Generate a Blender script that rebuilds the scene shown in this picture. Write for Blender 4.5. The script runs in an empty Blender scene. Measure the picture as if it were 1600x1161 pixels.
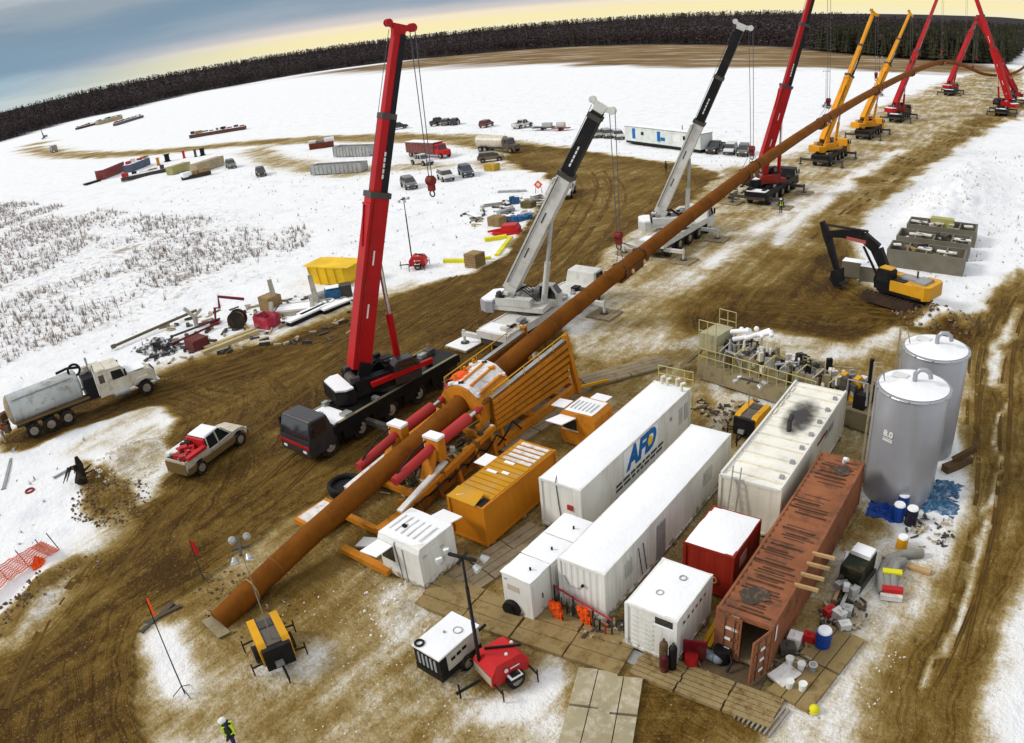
import bpy, bmesh, math, random
import numpy as np
from mathutils import Matrix, Vector
random.seed(7)
rng = np.random.default_rng(7)
sc = bpy.context.scene
COL = sc.collection
R = math.radians

# ------------------------------------------------------------------ camera (wide drone lens with barrel distortion)
cd = bpy.data.cameras.new('camera')
cam = bpy.data.objects.new('camera', cd)
COL.objects.link(cam)
sc.camera = cam
cd.type = 'PANO'
cd.panorama_type = 'FISHEYE_LENS_POLYNOMIAL'
cd.sensor_fit = 'HORIZONTAL'
cd.sensor_width = 36.0
cd.sensor_height = 36.0 * 743 / 1024
cd.fisheye_fov = R(180)
cd.fisheye_polynomial_k0 = 0.0
cd.fisheye_polynomial_k1 = -0.03697115
cd.fisheye_polynomial_k2 = -4.056708e-06
cd.fisheye_polynomial_k3 = 4.806821e-06
cd.fisheye_polynomial_k4 = -3.641803e-08
cd.clip_start = 0.1
cd.clip_end = 20000
CAM_H, PITCH, ROLL, HEAD = 22.95, R(25.071), R(5.757), R(39.7)
def _hd(v):
    c, s = math.cos(HEAD), math.sin(HEAD)
    return Vector((c * v[0] - s * v[1], s * v[0] + c * v[1], v[2]))
_r0 = _hd((1, 0, 0)); _u0 = _hd((0, math.sin(PITCH), math.cos(PITCH))); _f = _hd((0, math.cos(PITCH), -math.sin(PITCH)))
_r = _r0 * math.cos(ROLL) - _u0 * math.sin(ROLL)
_u = _r0 * math.sin(ROLL) + _u0 * math.cos(ROLL)
_m = Matrix((_r, _u, -_f)).transposed().to_4x4()
_m.translation = (0, 0, CAM_H)
cam.matrix_world = _m

# ------------------------------------------------------------------ sky: overcast layer over a physical sky, open yellow strip at the horizon
SUN_AZ, SUN_EL = R(232), R(36)          # compass from +Y clockwise
w = bpy.data.worlds.new('World'); sc.world = w; w.use_nodes = True
nt = w.node_tree; nt.nodes.clear()
def N(t, **k):
    n = nt.nodes.new(t)
    for a, b in k.items(): setattr(n, a, b)
    return n
out = N('ShaderNodeOutputWorld'); bg = N('ShaderNodeBackground')
sky = N('ShaderNodeTexSky', sky_type='NISHITA', sun_disc=False)
sky.sun_elevation = SUN_EL; sky.sun_rotation = SUN_AZ
tc = N('ShaderNodeTexCoord')
sep = N('ShaderNodeSeparateXYZ'); nt.links.new(tc.outputs['Generated'], sep.inputs[0])
def MATH(op, a, b=None, c=None, clamp=False):
    n = N('ShaderNodeMath', operation=op); n.use_clamp = clamp
    for i, x in enumerate((a, b, c)):
        if x is None: continue
        if isinstance(x, (int, float)): n.inputs[i].default_value = x
        else: nt.links.new(x, n.inputs[i])
    return n.outputs[0]
def RAMP(fac, pts, mode='EASE'):
    n = N('ShaderNodeValToRGB'); cr = n.color_ramp; cr.interpolation = mode
    while len(cr.elements) < len(pts): cr.elements.new(0.5)
    for e, (p, c) in zip(cr.elements, pts):
        e.position = p; e.color = (*c, 1)
    nt.links.new(fac, n.inputs[0])
    return n.outputs[0]
def MIX(f, a, b, blend='MIX'):
    n = N('ShaderNodeMix', data_type='RGBA', blend_type=blend)
    for s, x in ((0, f), (6, a), (7, b)):
        if isinstance(x, (int, float)): n.inputs[s].default_value = x
        elif isinstance(x, tuple): n.inputs[s].default_value = (*x, 1)
        else: nt.links.new(x, n.inputs[s])
    return n.outputs[2]
mp = N('ShaderNodeMapping'); nt.links.new(tc.outputs['Generated'], mp.inputs[0]); mp.inputs['Scale'].default_value = (1, 1, 9)
nz = N('ShaderNodeTexNoise'); nt.links.new(mp.outputs[0], nz.inputs['Vector']); nz.inputs['Scale'].default_value = 3.2; nz.inputs['Detail'].default_value = 6; nz.inputs['Roughness'].default_value = .6
el = MATH('ADD', sep.outputs[2], MATH('MULTIPLY', MATH('SUBTRACT', nz.outputs['Fac'], .5), .075))
e10 = MATH('MULTIPLY', MATH('MAXIMUM', el, 0.0), 4.0)       # 0..1 over elevation 0..14.5 deg
cloud = RAMP(e10, [(0.0, (.80, .94, 1.0)), (.08, (.52, .74, .90)), (.18, (.27, .46, .66)), (.30, (.29, .44, .60)), (.42, (.46, .55, .64)), (.56, (.84, .87, .90)), (1.0, (.92, .93, .95))])
zen = N('ShaderNodeMapRange'); nt.links.new(sep.outputs[2], zen.inputs[0]); zen.inputs[1].default_value = .15; zen.inputs[2].default_value = 1.0; zen.inputs[3].default_value = 1.0; zen.inputs[4].default_value = 1.62   # overcast sky brightens towards the zenith
warm = RAMP(MATH('MULTIPLY', MATH('MAXIMUM', sep.outputs[2], 0.0), 10.0), [(0.0, (1.45, 1.34, .92)), (.12, (1.5, 1.32, .72)), (.22, (1.45, 1.26, .92)), (.30, (1.0, .92, .92)), (.44, (.55, .63, .74)), (1.0, (.68, .72, .77))])
# share of the open strip: strongest around the direction the sun sets in
sd = Vector((math.sin(R(-22)), math.cos(R(-22)), 0))
dot = N('ShaderNodeVectorMath', operation='DOT_PRODUCT'); nt.links.new(tc.outputs['Generated'], dot.inputs[0]); dot.inputs[1].default_value = sd
mr = N('ShaderNodeMapRange'); mr.interpolation_type = 'SMOOTHSTEP'; nt.links.new(dot.outputs['Value'], mr.inputs[0])
mr.inputs[1].default_value = .60; mr.inputs[2].default_value = .90
low = N('ShaderNodeMapRange'); low.interpolation_type = 'SMOOTHSTEP'; nt.links.new(el, low.inputs[0])
low.inputs[1].default_value = .075; low.inputs[2].default_value = .03
col = MIX(MATH('MULTIPLY', mr.outputs[0], low.outputs[0]), cloud, warm)
skd = N('ShaderNodeVectorMath', operation='SCALE'); nt.links.new(sky.outputs[0], skd.inputs[0]); skd.inputs['Scale'].default_value = .10
col = MIX(.88, skd.outputs[0], col)
nt.links.new(col, bg.inputs[0]); nt.links.new(MATH('MULTIPLY', zen.outputs[0], .70), bg.inputs[1])
nt.links.new(bg.outputs[0], out.inputs[0])

# ------------------------------------------------------------------ one soft sun behind the overcast
sl = bpy.data.lights.new('sun', 'SUN'); sl.energy = 2.0; sl.angle = R(14); sl.color = (1, .95, .87)
so = bpy.data.objects.new('sun', sl); COL.objects.link(so)
sv = Vector((math.sin(SUN_AZ) * math.cos(SUN_EL), math.cos(SUN_AZ) * math.cos(SUN_EL), math.sin(SUN_EL)))
so.rotation_euler = sv.to_track_quat('Z', 'Y').to_euler()
so.location = (0, 0, 60)
sc.view_settings.view_transform = 'Standard'; sc.view_settings.look = 'None'
sc.view_settings.exposure = 0.0; sc.view_settings.gamma = 1; sc.view_settings.use_curve_mapping = False
sc.cycles.max_bounces = 5; sc.cycles.diffuse_bounces = 3; sc.cycles.glossy_bounces = 2; sc.cycles.transmission_bounces = 2
sc.cycles.use_denoising = True

# ------------------------------------------------------------------ materials
MATS = {}
def mat(name, colr, rough=.6, metal=0.0, dirt=.25, dcol=(.16, .10, .045), dscale=1.3, var=.12, streak=False, bump=0.0, bscale=6.0, spec=.16, splash=0.0):
    if name in MATS: return MATS[name]
    m = bpy.data.materials.new(name); m.use_nodes = True; t = m.node_tree
    b = t.nodes['Principled BSDF']
    b.inputs['Roughness'].default_value = rough; b.inputs['Metallic'].default_value = metal
    b.inputs['Specular IOR Level'].default_value = spec
    co = t.nodes.new('ShaderNodeTexCoord'); geo = t.nodes.new('ShaderNodeNewGeometry')
    src = geo.outputs['Position']
    if streak:
        mpn = t.nodes.new('ShaderNodeMapping'); mpn.inputs['Scale'].default_value = (1, 1, .12); t.links.new(src, mpn.inputs[0]); src = mpn.outputs[0]
    n1 = t.nodes.new('ShaderNodeTexNoise'); n1.inputs['Scale'].default_value = dscale; n1.inputs['Detail'].default_value = 5; n1.inputs['Roughness'].default_value = .68
    t.links.new(src, n1.inputs['Vector'])
    n2 = t.nodes.new('ShaderNodeTexNoise'); n2.inputs['Scale'].default_value = .55; n2.inputs['Detail'].default_value = 3
    t.links.new(geo.outputs['Position'], n2.inputs['Vector'])
    r1 = t.nodes.new('ShaderNodeMapRange'); t.links.new(n1.outputs['Fac'], r1.inputs[0]); r1.inputs[1].default_value = .50; r1.inputs[2].default_value = .74; r1.inputs[3].default_value = 0; r1.inputs[4].default_value = dirt * 2.2; r1.clamp = True
    v = t.nodes.new('ShaderNodeMapRange'); t.links.new(n2.outputs['Fac'], v.inputs[0]); v.inputs[1].default_value = .3; v.inputs[2].default_value = .7; v.inputs[3].default_value = 1 - var; v.inputs[4].default_value = 1 + var
    hs = t.nodes.new('ShaderNodeHueSaturation'); hs.inputs['Color'].default_value = (*colr, 1); t.links.new(v.outputs[0], hs.inputs['Value'])
    mx = t.nodes.new('ShaderNodeMix'); mx.data_type = 'RGBA'; t.links.new(r1.outputs[0], mx.inputs[0]); t.links.new(hs.outputs[0], mx.inputs[6]); mx.inputs[7].default_value = (*dcol, 1)
    fin = mx.outputs[2]
    if splash:      # mud thrown up by wheels and boots: ragged patches low down
        sz_ = t.nodes.new('ShaderNodeSeparateXYZ'); t.links.new(geo.outputs['Position'], sz_.inputs[0])
        ns = t.nodes.new('ShaderNodeTexNoise'); ns.inputs['Scale'].default_value = 2.6; ns.inputs['Detail'].default_value = 5; ns.inputs['Roughness'].default_value = .7; t.links.new(geo.outputs['Position'], ns.inputs['Vector'])
        sm = t.nodes.new('ShaderNodeMath'); sm.operation = 'MULTIPLY_ADD'; t.links.new(ns.outputs['Fac'], sm.inputs[0]); sm.inputs[1].default_value = 2.4*splash; 
        sb = t.nodes.new('ShaderNodeMath'); sb.operation = 'MULTIPLY_ADD'; t.links.new(sz_.outputs[2], sb.inputs[0]); sb.inputs[1].default_value = -1.0; sb.inputs[2].default_value = -.75*splash; t.links.new(sb.outputs[0], sm.inputs[2])
        rs = t.nodes.new('ShaderNodeMapRange'); t.links.new(sm.outputs[0], rs.inputs[0]); rs.inputs[1].default_value = 0; rs.inputs[2].default_value = .25; rs.inputs[4].default_value = .8
        m2 = t.nodes.new('ShaderNodeMix'); m2.data_type = 'RGBA'; t.links.new(rs.outputs[0], m2.inputs[0]); t.links.new(fin, m2.inputs[6]); m2.inputs[7].default_value = (.17, .10, .03, 1); fin = m2.outputs[2]
    t.links.new(fin, b.inputs['Base Color'])
    if bump:
        n3 = t.nodes.new('ShaderNodeTexNoise'); n3.inputs['Scale'].default_value = bscale; n3.inputs['Detail'].default_value = 5; t.links.new(geo.outputs['Position'], n3.inputs['Vector'])
        bp = t.nodes.new('ShaderNodeBump'); bp.inputs['Strength'].default_value = bump; bp.inputs['Distance'].default_value = .05; t.links.new(n3.outputs['Fac'], bp.inputs['Height']); t.links.new(bp.outputs[0], b.inputs['Normal'])
    MATS[name] = m
    return m
SNOW = mat('snow', (.86, .87, .89), .7, dirt=.04, dcol=(.5, .45, .38), var=.03, bump=.5, bscale=5)
DSNOW = mat('trodden_snow', (.74, .72, .70), .8, dirt=.35, dcol=(.30, .22, .13), dscale=2.5, bump=.5)
WHITE = mat('white_paint', (.74, .74, .70), .45, dirt=.22, dcol=(.46, .41, .31), streak=True, dscale=2, var=.07, splash=.8)
CREAM = mat('cream_paint', (.70, .66, .55), .5, dirt=.25, dcol=(.3, .22, .12), streak=True, dscale=2, splash=.8)
GREYP = mat('grey_paint', (.30, .31, .32), .5, dirt=.3)
TANKG = mat('tank_grey', (.36, .37, .40), .32, metal=.35, dirt=.10, dcol=(.2, .18, .15), streak=True, var=.06)
STEEL = mat('dark_steel', (.055, .053, .050), .6, dirt=.35, spec=.25)
BLACK = mat('black_paint', (.009, .009, .010), .5, dirt=.14, dcol=(.06, .045, .03), spec=.18)
RUBBER = mat('rubber', (.016, .015, .015), .8, dirt=.5, dcol=(.10, .062, .025), dscale=4)
RIM = mat('wheel_rim', (.30, .27, .22), .5, dirt=.5)
GLASS = mat('dark_glass', (.012, .016, .018), .08, dirt=.03, spec=.8)
RED = mat('crane_red', (.40, .008, .010), .38, dirt=.10, dcol=(.16, .02, .01), dscale=2.5)
REDT = mat('machine_red', (.50, .020, .022), .4, dirt=.10, dcol=(.2, .05, .03))
CYLRED = mat('cylinder_red', (.42, .035, .035), .5, dirt=.25, dcol=(.22, .06, .04))
DKRED = mat('container_red', (.26, .020, .010), .5, dirt=.2, streak=True)
BROWN = mat('rust_brown', (.265, .100, .046), .8, dirt=.5, dcol=(.10, .055, .035), dscale=1.3, streak=False, var=.2)
ORANGE = mat('thruster_orange', (.55, .20, .015), .5, dirt=.35, dcol=(.22, .10, .02), dscale=2)
ORBOX = mat('container_orange', (.52, .185, .010), .5, dirt=.22, dcol=(.30, .12, .01), streak=True)
ORTOP = mat('container_orange_roof', (.52, .26, .012), .55, dirt=.25, dcol=(.40, .30, .16))
YELLOW = mat('machine_yellow', (.66, .33, .010), .42, dirt=.15, dcol=(.3, .17, .03))
CRYEL = mat('crane_yellow', (.70, .29, .008), .45, dirt=.12, dcol=(.35, .16, .02))
BINYEL = mat('bin_yellow', (.80, .50, .012), .5, dirt=.15, dcol=(.4, .25, .04))
LIME = mat('beam_yellow', (.72, .66, .02), .5, dirt=.12)
HIVIS = mat('safety_orange', (.85, .10, .012), .6, dirt=.05)
BLUE = mat('barrel_blue', (.012, .06, .30), .4, dirt=.08)
TARP = mat('tarp_blue', (.025, .12, .27), .55, dirt=.2, dcol=(.2, .25, .3), dscale=3)
PIPE = mat('pipe_rust', (.185, .061, .006), .78, dirt=.45, dcol=(.11, .034, .004), dscale=.9, var=.15, spec=.08)
WOOD = mat('mat_timber', (.27, .215, .135), .85, dirt=.45, dcol=(.15, .10, .05), dscale=1.6, bump=.4)
WOODL = mat('pale_timber', (.46, .30, .14), .8, dirt=.3)
CRATE = mat('crate_timber', (.30, .20, .09), .8, dirt=.35)
LOGOB = mat('logo_blue', (.008, .13, .40), .4, dirt=.02)
LOGOY = mat('logo_yellow', (.85, .55, .03), .4, dirt=.0)
PLACARD = mat('placard_white', (.72, .73, .70), .5, dirt=.03)
CHROME = mat('chrome_rod', (.6, .6, .6), .2, metal=.9, dirt=.1)
ALU = mat('galvanised', (.42, .43, .42), .4, metal=.5, dirt=.25)
DRAB = mat('mud_unit_drab', (.28, .235, .14), .6, dirt=.45, dcol=(.14, .10, .05), dscale=2)
GREYB = mat('pale_grey_paint', (.46, .47, .45), .5, dirt=.25, dcol=(.25, .2, .13))
LAMPM = mat('lamp_glass', (.80, .80, .84), .25, dirt=0)
SOOT = mat('soot', (.05, .048, .045), .9, dirt=.2)

# ------------------------------------------------------------------ mesh helpers
class MB:
    def __init__(s, M=None):
        s.v = []; s.f = []; s.M = M
    def add(s, vs, fs):
        o = len(s.v)
        if s.M is not None: vs = [tuple(s.M @ Vector(p)) for p in vs]
        s.v += [tuple(p) for p in vs]; s.f += [tuple(i + o for i in f) for f in fs]
        return s
    def box(s, x0, x1, y0, y1, z0, z1):
        return s.add([(x0,y0,z0),(x1,y0,z0),(x1,y1,z0),(x0,y1,z0),(x0,y0,z1),(x1,y0,z1),(x1,y1,z1),(x0,y1,z1)],
                     [(0,3,2,1),(4,5,6,7),(0,1,5,4),(1,2,6,5),(2,3,7,6),(3,0,4,7)])
    def obox(s, c, sz, rz=0.0, rx=0.0, ry=0.0):
        m = Matrix.Translation(c) @ Matrix.Rotation(rz, 4, 'Z') @ Matrix.Rotation(ry, 4, 'Y') @ Matrix.Rotation(rx, 4, 'X')
        a, b, d = sz[0]/2, sz[1]/2, sz[2]/2
        vs = [m @ Vector(p) for p in [(-a,-b,-d),(a,-b,-d),(a,b,-d),(-a,b,-d),(-a,-b,d),(a,-b,d),(a,b,d),(-a,b,d)]]
        return s.add(vs, [(0,3,2,1),(4,5,6,7),(0,1,5,4),(1,2,6,5),(2,3,7,6),(3,0,4,7)])
    def beam(s, p, q, w0, h0, w1=None, h1=None, up=(0,0,1)):
        p, q = Vector(p), Vector(q); d = (q - p).normalized(); u = Vector(up)
        if abs(d.dot(u)) > .98: u = Vector((0, 1, 0))
        x = d.cross(u).normalized(); y = x.cross(d).normalized()
        w1 = w0 if w1 is None else w1; h1 = h0 if h1 is None else h1
        vs = []
        for c, a, b in ((p, w0/2, h0/2), (q, w1/2, h1/2)):
            vs += [c - x*a - y*b, c + x*a - y*b, c + x*a + y*b, c - x*a + y*b]
        return s.add(vs, [(0,1,2,3),(7,6,5,4),(0,4,5,1),(1,5,6,2),(2,6,7,3),(3,7,4,0)])
    def cyl(s, p, q, r, r2=None, n=12, caps=True):
        p, q = Vector(p), Vector(q); d = (q - p).normalized(); r2 = r if r2 is None else r2
        u = Vector((0,0,1)) if abs(d.z) < .9 else Vector((1,0,0))
        x = d.cross(u).normalized(); y = d.cross(x)
        vs = []
        for c, rr in ((p, r), (q, r2)):
            for i in range(n):
                a = 2*math.pi*i/n; vs.append(c + x*(rr*math.cos(a)) + y*(rr*math.sin(a)))
        fs = [(i, (i+1) % n, n+(i+1) % n, n+i) for i in range(n)]
        if caps: fs += [tuple(range(n-1,-1,-1)), tuple(range(n, 2*n))]
        return s.add(vs, fs)
    def tube(s, pts, r, n=8):
        pts = [Vector(p) for p in pts]; rr = r if isinstance(r, (list, tuple)) else [r]*len(pts)
        vs = []; px = None
        for i, p in enumerate(pts):
            d = (pts[min(i+1, len(pts)-1)] - pts[max(i-1, 0)]).normalized()
            if px is None:
                u = Vector((0,0,1)) if abs(d.z) < .9 else Vector((1,0,0)); x = d.cross(u).normalized()
            else: x = (px - d*px.dot(d)).normalized()
            px = x; y = d.cross(x)
            for k in range(n):
                a = 2*math.pi*k/n; vs.append(p + x*(rr[i]*math.cos(a)) + y*(rr[i]*math.sin(a)))
        fs = []
        for i in range(len(pts)-1):
            for k in range(n):
                a = i*n+k; b = i*n+(k+1) % n; fs.append((a, b, b+n, a+n))
        fs += [tuple(range(n-1,-1,-1)), tuple(range((len(pts)-1)*n, len(pts)*n))]
        return s.add(vs, fs)
    def ring(s, c, r, t, n=20, axis='Z', m=6):
        c = Vector(c); vs = []; fs = []
        for i in range(n):
            a = 2*math.pi*i/n
            for k in range(m):
                b = 2*math.pi*k/m; rad = r + t*math.cos(b); h = t*math.sin(b)
                p = {'Z': (rad*math.cos(a), rad*math.sin(a), h), 'X': (h, rad*math.cos(a), rad*math.sin(a)), 'Y': (rad*math.cos(a), h, rad*math.sin(a))}[axis]
                vs.append(c + Vector(p))
        for i in range(n):
            for k in range(m):
                fs.append((i*m+k, ((i+1) % n)*m+k, ((i+1) % n)*m+(k+1) % m, i*m+(k+1) % m))
        return s.add(vs, fs)
    def prism(s, prof, hw):
        """side profile [(y, z)] spread over x from -hw to hw; hw may be a list per vertex"""
        n = len(prof); h = hw if isinstance(hw, (list, tuple)) else [hw]*n
        vs = [(-h[i], y, z) for i, (y, z) in enumerate(prof)] + [(h[i], y, z) for i, (y, z) in enumerate(prof)]
        fs = [tuple(range(n)), tuple(range(2*n-1, n-1, -1))] + [(i, n+i, n+(i+1) % n, (i+1) % n) for i in range(n)]
        return s.add(vs, fs)
    def slab(s, poly, z0, z1):
        n = len(poly)
        vs = [(x, y, z0) for x, y in poly] + [(x, y, z1) for x, y in poly]
        fs = [tuple(range(n-1,-1,-1)), tuple(range(n, 2*n))] + [(i, (i+1) % n, n+(i+1) % n, n+i) for i in range(n)]
        return s.add(vs, fs)
    def sphere(s, c, r, nu=10, nv=6, sc=(1,1,1)):
        c = Vector(c); vs = []; fs = []
        for j in range(nv+1):
            t = math.pi*j/nv
            for i in range(nu):
                a = 2*math.pi*i/nu; vs.append(c + Vector((r*sc[0]*math.sin(t)*math.cos(a), r*sc[1]*math.sin(t)*math.sin(a), r*sc[2]*math.cos(t))))
        for j in range(nv):
            for i in range(nu): fs.append((j*nu+i, (j+1)*nu+i, (j+1)*nu+(i+1) % nu, j*nu+(i+1) % nu))
        return s.add(vs, fs)
    def corr(s, p0, p1, z0, z1, nrm, pitch=.28, dep=.035):
        """upright corrugated sheet from p0 to p1 (x, y), proud of the line on the nrm side"""
        p0, p1 = Vector(p0), Vector(p1); L = (p1-p0).length; d = (p1-p0)/L; nn = Vector(nrm); k = max(1, round(L/pitch)); st = L/k
        pts = []
        for i in range(k):
            for t, h in ((0, 0), (.30, 0), (.5, dep), (.80, dep)): pts.append(p0 + d*(st*(i+t)) + nn*h)
        pts.append(p1)
        n = len(pts)
        return s.add([(p.x, p.y, z0) for p in pts] + [(p.x, p.y, z1) for p in pts], [(i, i+1, n+i+1, n+i) for i in range(n-1)])
    def corr_roof(s, x0, x1, y0, y1, z, pitch=.42, dep=.05):
        k = round((y1-y0)/pitch); st = (y1-y0)/k; ys = []
        for i in range(k):
            for t, h in ((0, 0), (.35, 0), (.5, -dep), (.85, -dep)): ys.append((y0+st*(i+t), z+h))
        ys.append((y1, z)); n = len(ys)
        return s.add([(x0, y, h) for y, h in ys] + [(x1, y, h) for y, h in ys], [(i, n+i, n+i+1, i+1) for i in range(n-1)])
    def mesh(s, name, m, smooth=False):
        me = bpy.data.meshes.new(name); me.from_pydata(s.v, [], s.f); me.materials.append(m)
        if smooth:
            me.polygons.foreach_set('use_smooth', [True]*len(me.polygons))
            me.set_sharp_from_angle(angle=R(40))
        me.update()
        return me
    def build(s, name, m, parent=None, smooth=False, loc=None, rz=0.0, label=None, bevel=0.0):
        o = bpy.data.objects.new(name, s.mesh(name, m, smooth)); COL.objects.link(o)
        if bevel:
            bv = o.modifiers.new('bevel', 'BEVEL'); bv.width = bevel; bv.segments = 2; bv.limit_method = 'ANGLE'; bv.angle_limit = R(25)
        if parent is not None: o.parent = parent
        if loc is not None: o.location = loc
        if rz: o.rotation_euler = (0, 0, rz)
        if label: o['label'] = label
        return o
def tag(o, label, cat, group=None):
    o['label'] = label; o['category'] = cat
    if 'kind' not in o: o['kind'] = 'thing'
    if group: o['group'] = group
    return o
def T(name, label, cat, loc=(0, 0, 0), rz=0.0, group=None):
    o = bpy.data.objects.new(name, None); COL.objects.link(o)
    o.empty_display_size = .5
    o.location = (loc[0], loc[1], loc[2] if len(loc) > 2 else 0.0); o.rotation_euler = (0, 0, rz)
    return tag(o, label, cat, group)
def inst(me, name, parent=None, loc=(0, 0, 0), rot=(0, 0, 0), scale=None):
    o = bpy.data.objects.new(name, me); COL.objects.link(o); o.location = loc; o.rotation_euler = rot
    if parent is not None: o.parent = parent
    if scale: o.scale = scale
    return o
def text_mesh(body, size, m, shear=0.0, offset=0.0):
    c = bpy.data.curves.new('lettering', 'FONT'); c.body = body; c.size = size; c.shear = shear; c.extrude = .004; c.offset = offset
    c.align_x = 'CENTER'; c.align_y = 'CENTER'; c.resolution_u = 3
    o = bpy.data.objects.new('lettering', c); COL.objects.link(o)
    dg = bpy.context.evaluated_depsgraph_get(); me = bpy.data.meshes.new_from_object(o.evaluated_get(dg))
    bpy.data.objects.remove(o); bpy.data.curves.remove(c)
    me.materials.clear(); me.materials.append(m)
    return me
def head(a, b):
    """heading (rotation about Z that turns +Y to a->b), middle and length"""
    dx, dy = b[0]-a[0], b[1]-a[1]
    return math.atan2(-dx, dy), ((a[0]+b[0])/2, (a[1]+b[1])/2), math.hypot(dx, dy)

# ================================================================== ground
def smooth(e0, e1, x):
    t = np.clip((x-e0)/(e1-e0), 0, 1); return t*t*(3-2*t)
def poly_sd(px, py, poly):
    """signed distance, positive inside"""
    d2 = np.full(px.shape, 1e12); ins = np.zeros(px.shape, bool); n = len(poly)
    for i in range(n):
        ax, ay = poly[i]; bx, by = poly[(i+1) % n]; ex, ey = bx-ax, by-ay
        L = ex*ex+ey*ey+1e-12
        t = np.clip(((px-ax)*ex+(py-ay)*ey)/L, 0, 1)
        d2 = np.minimum(d2, (px-ax-t*ex)**2+(py-ay-t*ey)**2)
        c = (ay > py) != (by > py)
        with np.errstate(divide='ignore', invalid='ignore'):
            xi = (bx-ax)*(py-ay)/(by-ay+1e-12)+ax
        ins ^= c & (px < xi)
    return np.where(ins, 1, -1)*np.sqrt(d2)
def line_d(px, py, pts):
    d2 = np.full(px.shape, 1e12)
    for (ax, ay), (bx, by) in zip(pts[:-1], pts[1:]):
        ex, ey = bx-ax, by-ay; L = ex*ex+ey*ey+1e-12
        t = np.clip(((px-ax)*ex+(py-ay)*ey)/L, 0, 1)
        d2 = np.minimum(d2, (px-ax-t*ex)**2+(py-ay-t*ey)**2)
    return np.sqrt(d2)
def vnoise(x, y, s, seed):
    r = np.random.default_rng(seed); g = r.random((256, 256))
    u = x*s; v = y*s; i = np.floor(u).astype(int); j = np.floor(v).astype(int); a = u-i; b = v-j
    a = a*a*(3-2*a); b = b*b*(3-2*b)
    f = lambda p, q: g[p % 256, q % 256]
    return (f(i, j)*(1-a)+f(i+1, j)*a)*(1-b)+(f(i, j+1)*(1-a)+f(i+1, j+1)*a)*b
def fbm(x, y, s, seed, o=4):
    t = 0; a = .5
    for k in range(o): t = t+a*vnoise(x, y, s*2**k, seed+k); a *= .5
    return t
def axis(segs):
    o = []
    for a, b, st in segs: o += list(np.arange(a, b, st))
    return np.array(sorted(set(np.round(o, 3))))
gx = axis([(-9000, -3000, 1200), (-3000, -1000, 200), (-1000, -300, 35), (-300, -100, 5), (-100, -72, 1.2), (-72, 8, .32), (8, 30, 2), (30, 200, 20), (200, 1000, 150), (1000, 9001, 1600)])
gy = axis([(-3000, -400, 600), (-400, -40, 60), (-40, 0, 4), (0, 62, .32), (62, 140, .9), (140, 380, 4), (380, 900, 20), (900, 3000, 150), (3000, 12001, 1500)])
X, Y = np.meshgrid(gx, gy, indexing='ij')
x = X.ravel(); y = Y.ravel()
wob = np.clip((np.hypot(x, y)-20)/200, 0.15, 1)
wx = x+(fbm(x, y, .35, 11)-.5)*2.4*np.clip(wob*3, .6, 4); wy = y+(fbm(x, y, .35, 21)-.5)*2.4*np.clip(wob*3, .6, 4)
dirt = np.zeros(x.shape); trk = np.zeros(x.shape)
MUD_MAIN = [(-27.4, -6.9), (-35.5, -3.4), (-35.3, 2.2), (-35.4, 4.8), (-37.5, 8.1), (-38.7, 11.1), (-40.6, 14.8), (-43.4, 17.5), (-46.1, 18.3), (-48.2, 21.0), (-51.7, 20.4), (-53.7, 17.6), (-55.1, 14.4), (-55.7, 10.9), (-57.0, 9.8), (-59.1, 10.5), (-60.5, 14.3), (-59.0, 18.9), (-56.2, 22.9), (-58.7, 24.5), (-56.9, 29.0), (-53.6, 32.8), (-53.0, 38.0), (-52.6, 42.4), (-51.1, 47.6), (-48.9, 54.5), (-49.6, 61.8), (-53.5, 69.1), (-58.7, 80.6), (-61.2, 87.8), (-68.4, 95.9), (-77.6, 101.2), (-87.0, 109.0), (-96.1, 122.9), (-85.6, 121.2), (-73.9, 116.4), (-61.8, 112.9), (-49.8, 109.6), (-44.1, 104.8), (-41.2, 83.0), (-41.4, 72.9), (-37.9, 57.8), (-33.5, 47.4), (-28.3, 41.7), (-29.5, 35.4), (-30.5, 29.9), (-31.1, 22.8), (-31.1, 17.6), (-30.7, 12.6), (-30.7, 10.2), (-30.7, 8.5), (-29.4, 6.8), (-26.9, 5.3), (-24.0, 4.1), (-19.0, 2.1)]
ROW = [(-27.5, 38.6), (-37.3, 58.1), (-41.7, 75.7), (-46.4, 109.2), (-40.0, 130.5), (-40.9, 205.1), (-36.9, 300.1), (-25.5, 396.5), (-13.1, 376.4), (-5.9, 194.4), (-11.8, 196.1), (-19.9, 141.0), (-22.8, 100.6), (-22.6, 74.8), (-22.9, 62.5), (-21.7, 50.0), (-22.4, 40.0)]
PAD = [(-23.9, 4.2), (-26.8, 5.4), (-29.4, 6.8), (-30.7, 8.8), (-30.6, 12.1), (-31.2, 19.0), (-30.4, 26.4), (-29.4, 32.4), (-27.6, 40.2), (-22.9, 46.8), (-19.8, 50.3), (-11.0, 52.0), (-9.0, 56.3), (-3.8, 53.7), (-2.4, 46.0), (-1.3, 37.2), (-0.8, 31.5), (-1.2, 24.9), (-1.8, 18.9)]
DIG = [(-23.4, 47.9), (-26.2, 55.6), (-26.2, 63.0), (-24.4, 70.3), (-24.1, 83.2), (-22.4, 86.3), (-17.8, 77.1), (-14.3, 66.7), (-7.9, 60.9), (-4.7, 60.6), (-2.5, 69.9), (-0.7, 76.9), (0.5, 55.9), (-2.2, 51.1), (-4.1, 55.4), (-8.7, 57.1), (-11.0, 52.0), (-17.8, 51.9), (-21.6, 50.8)]
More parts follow.
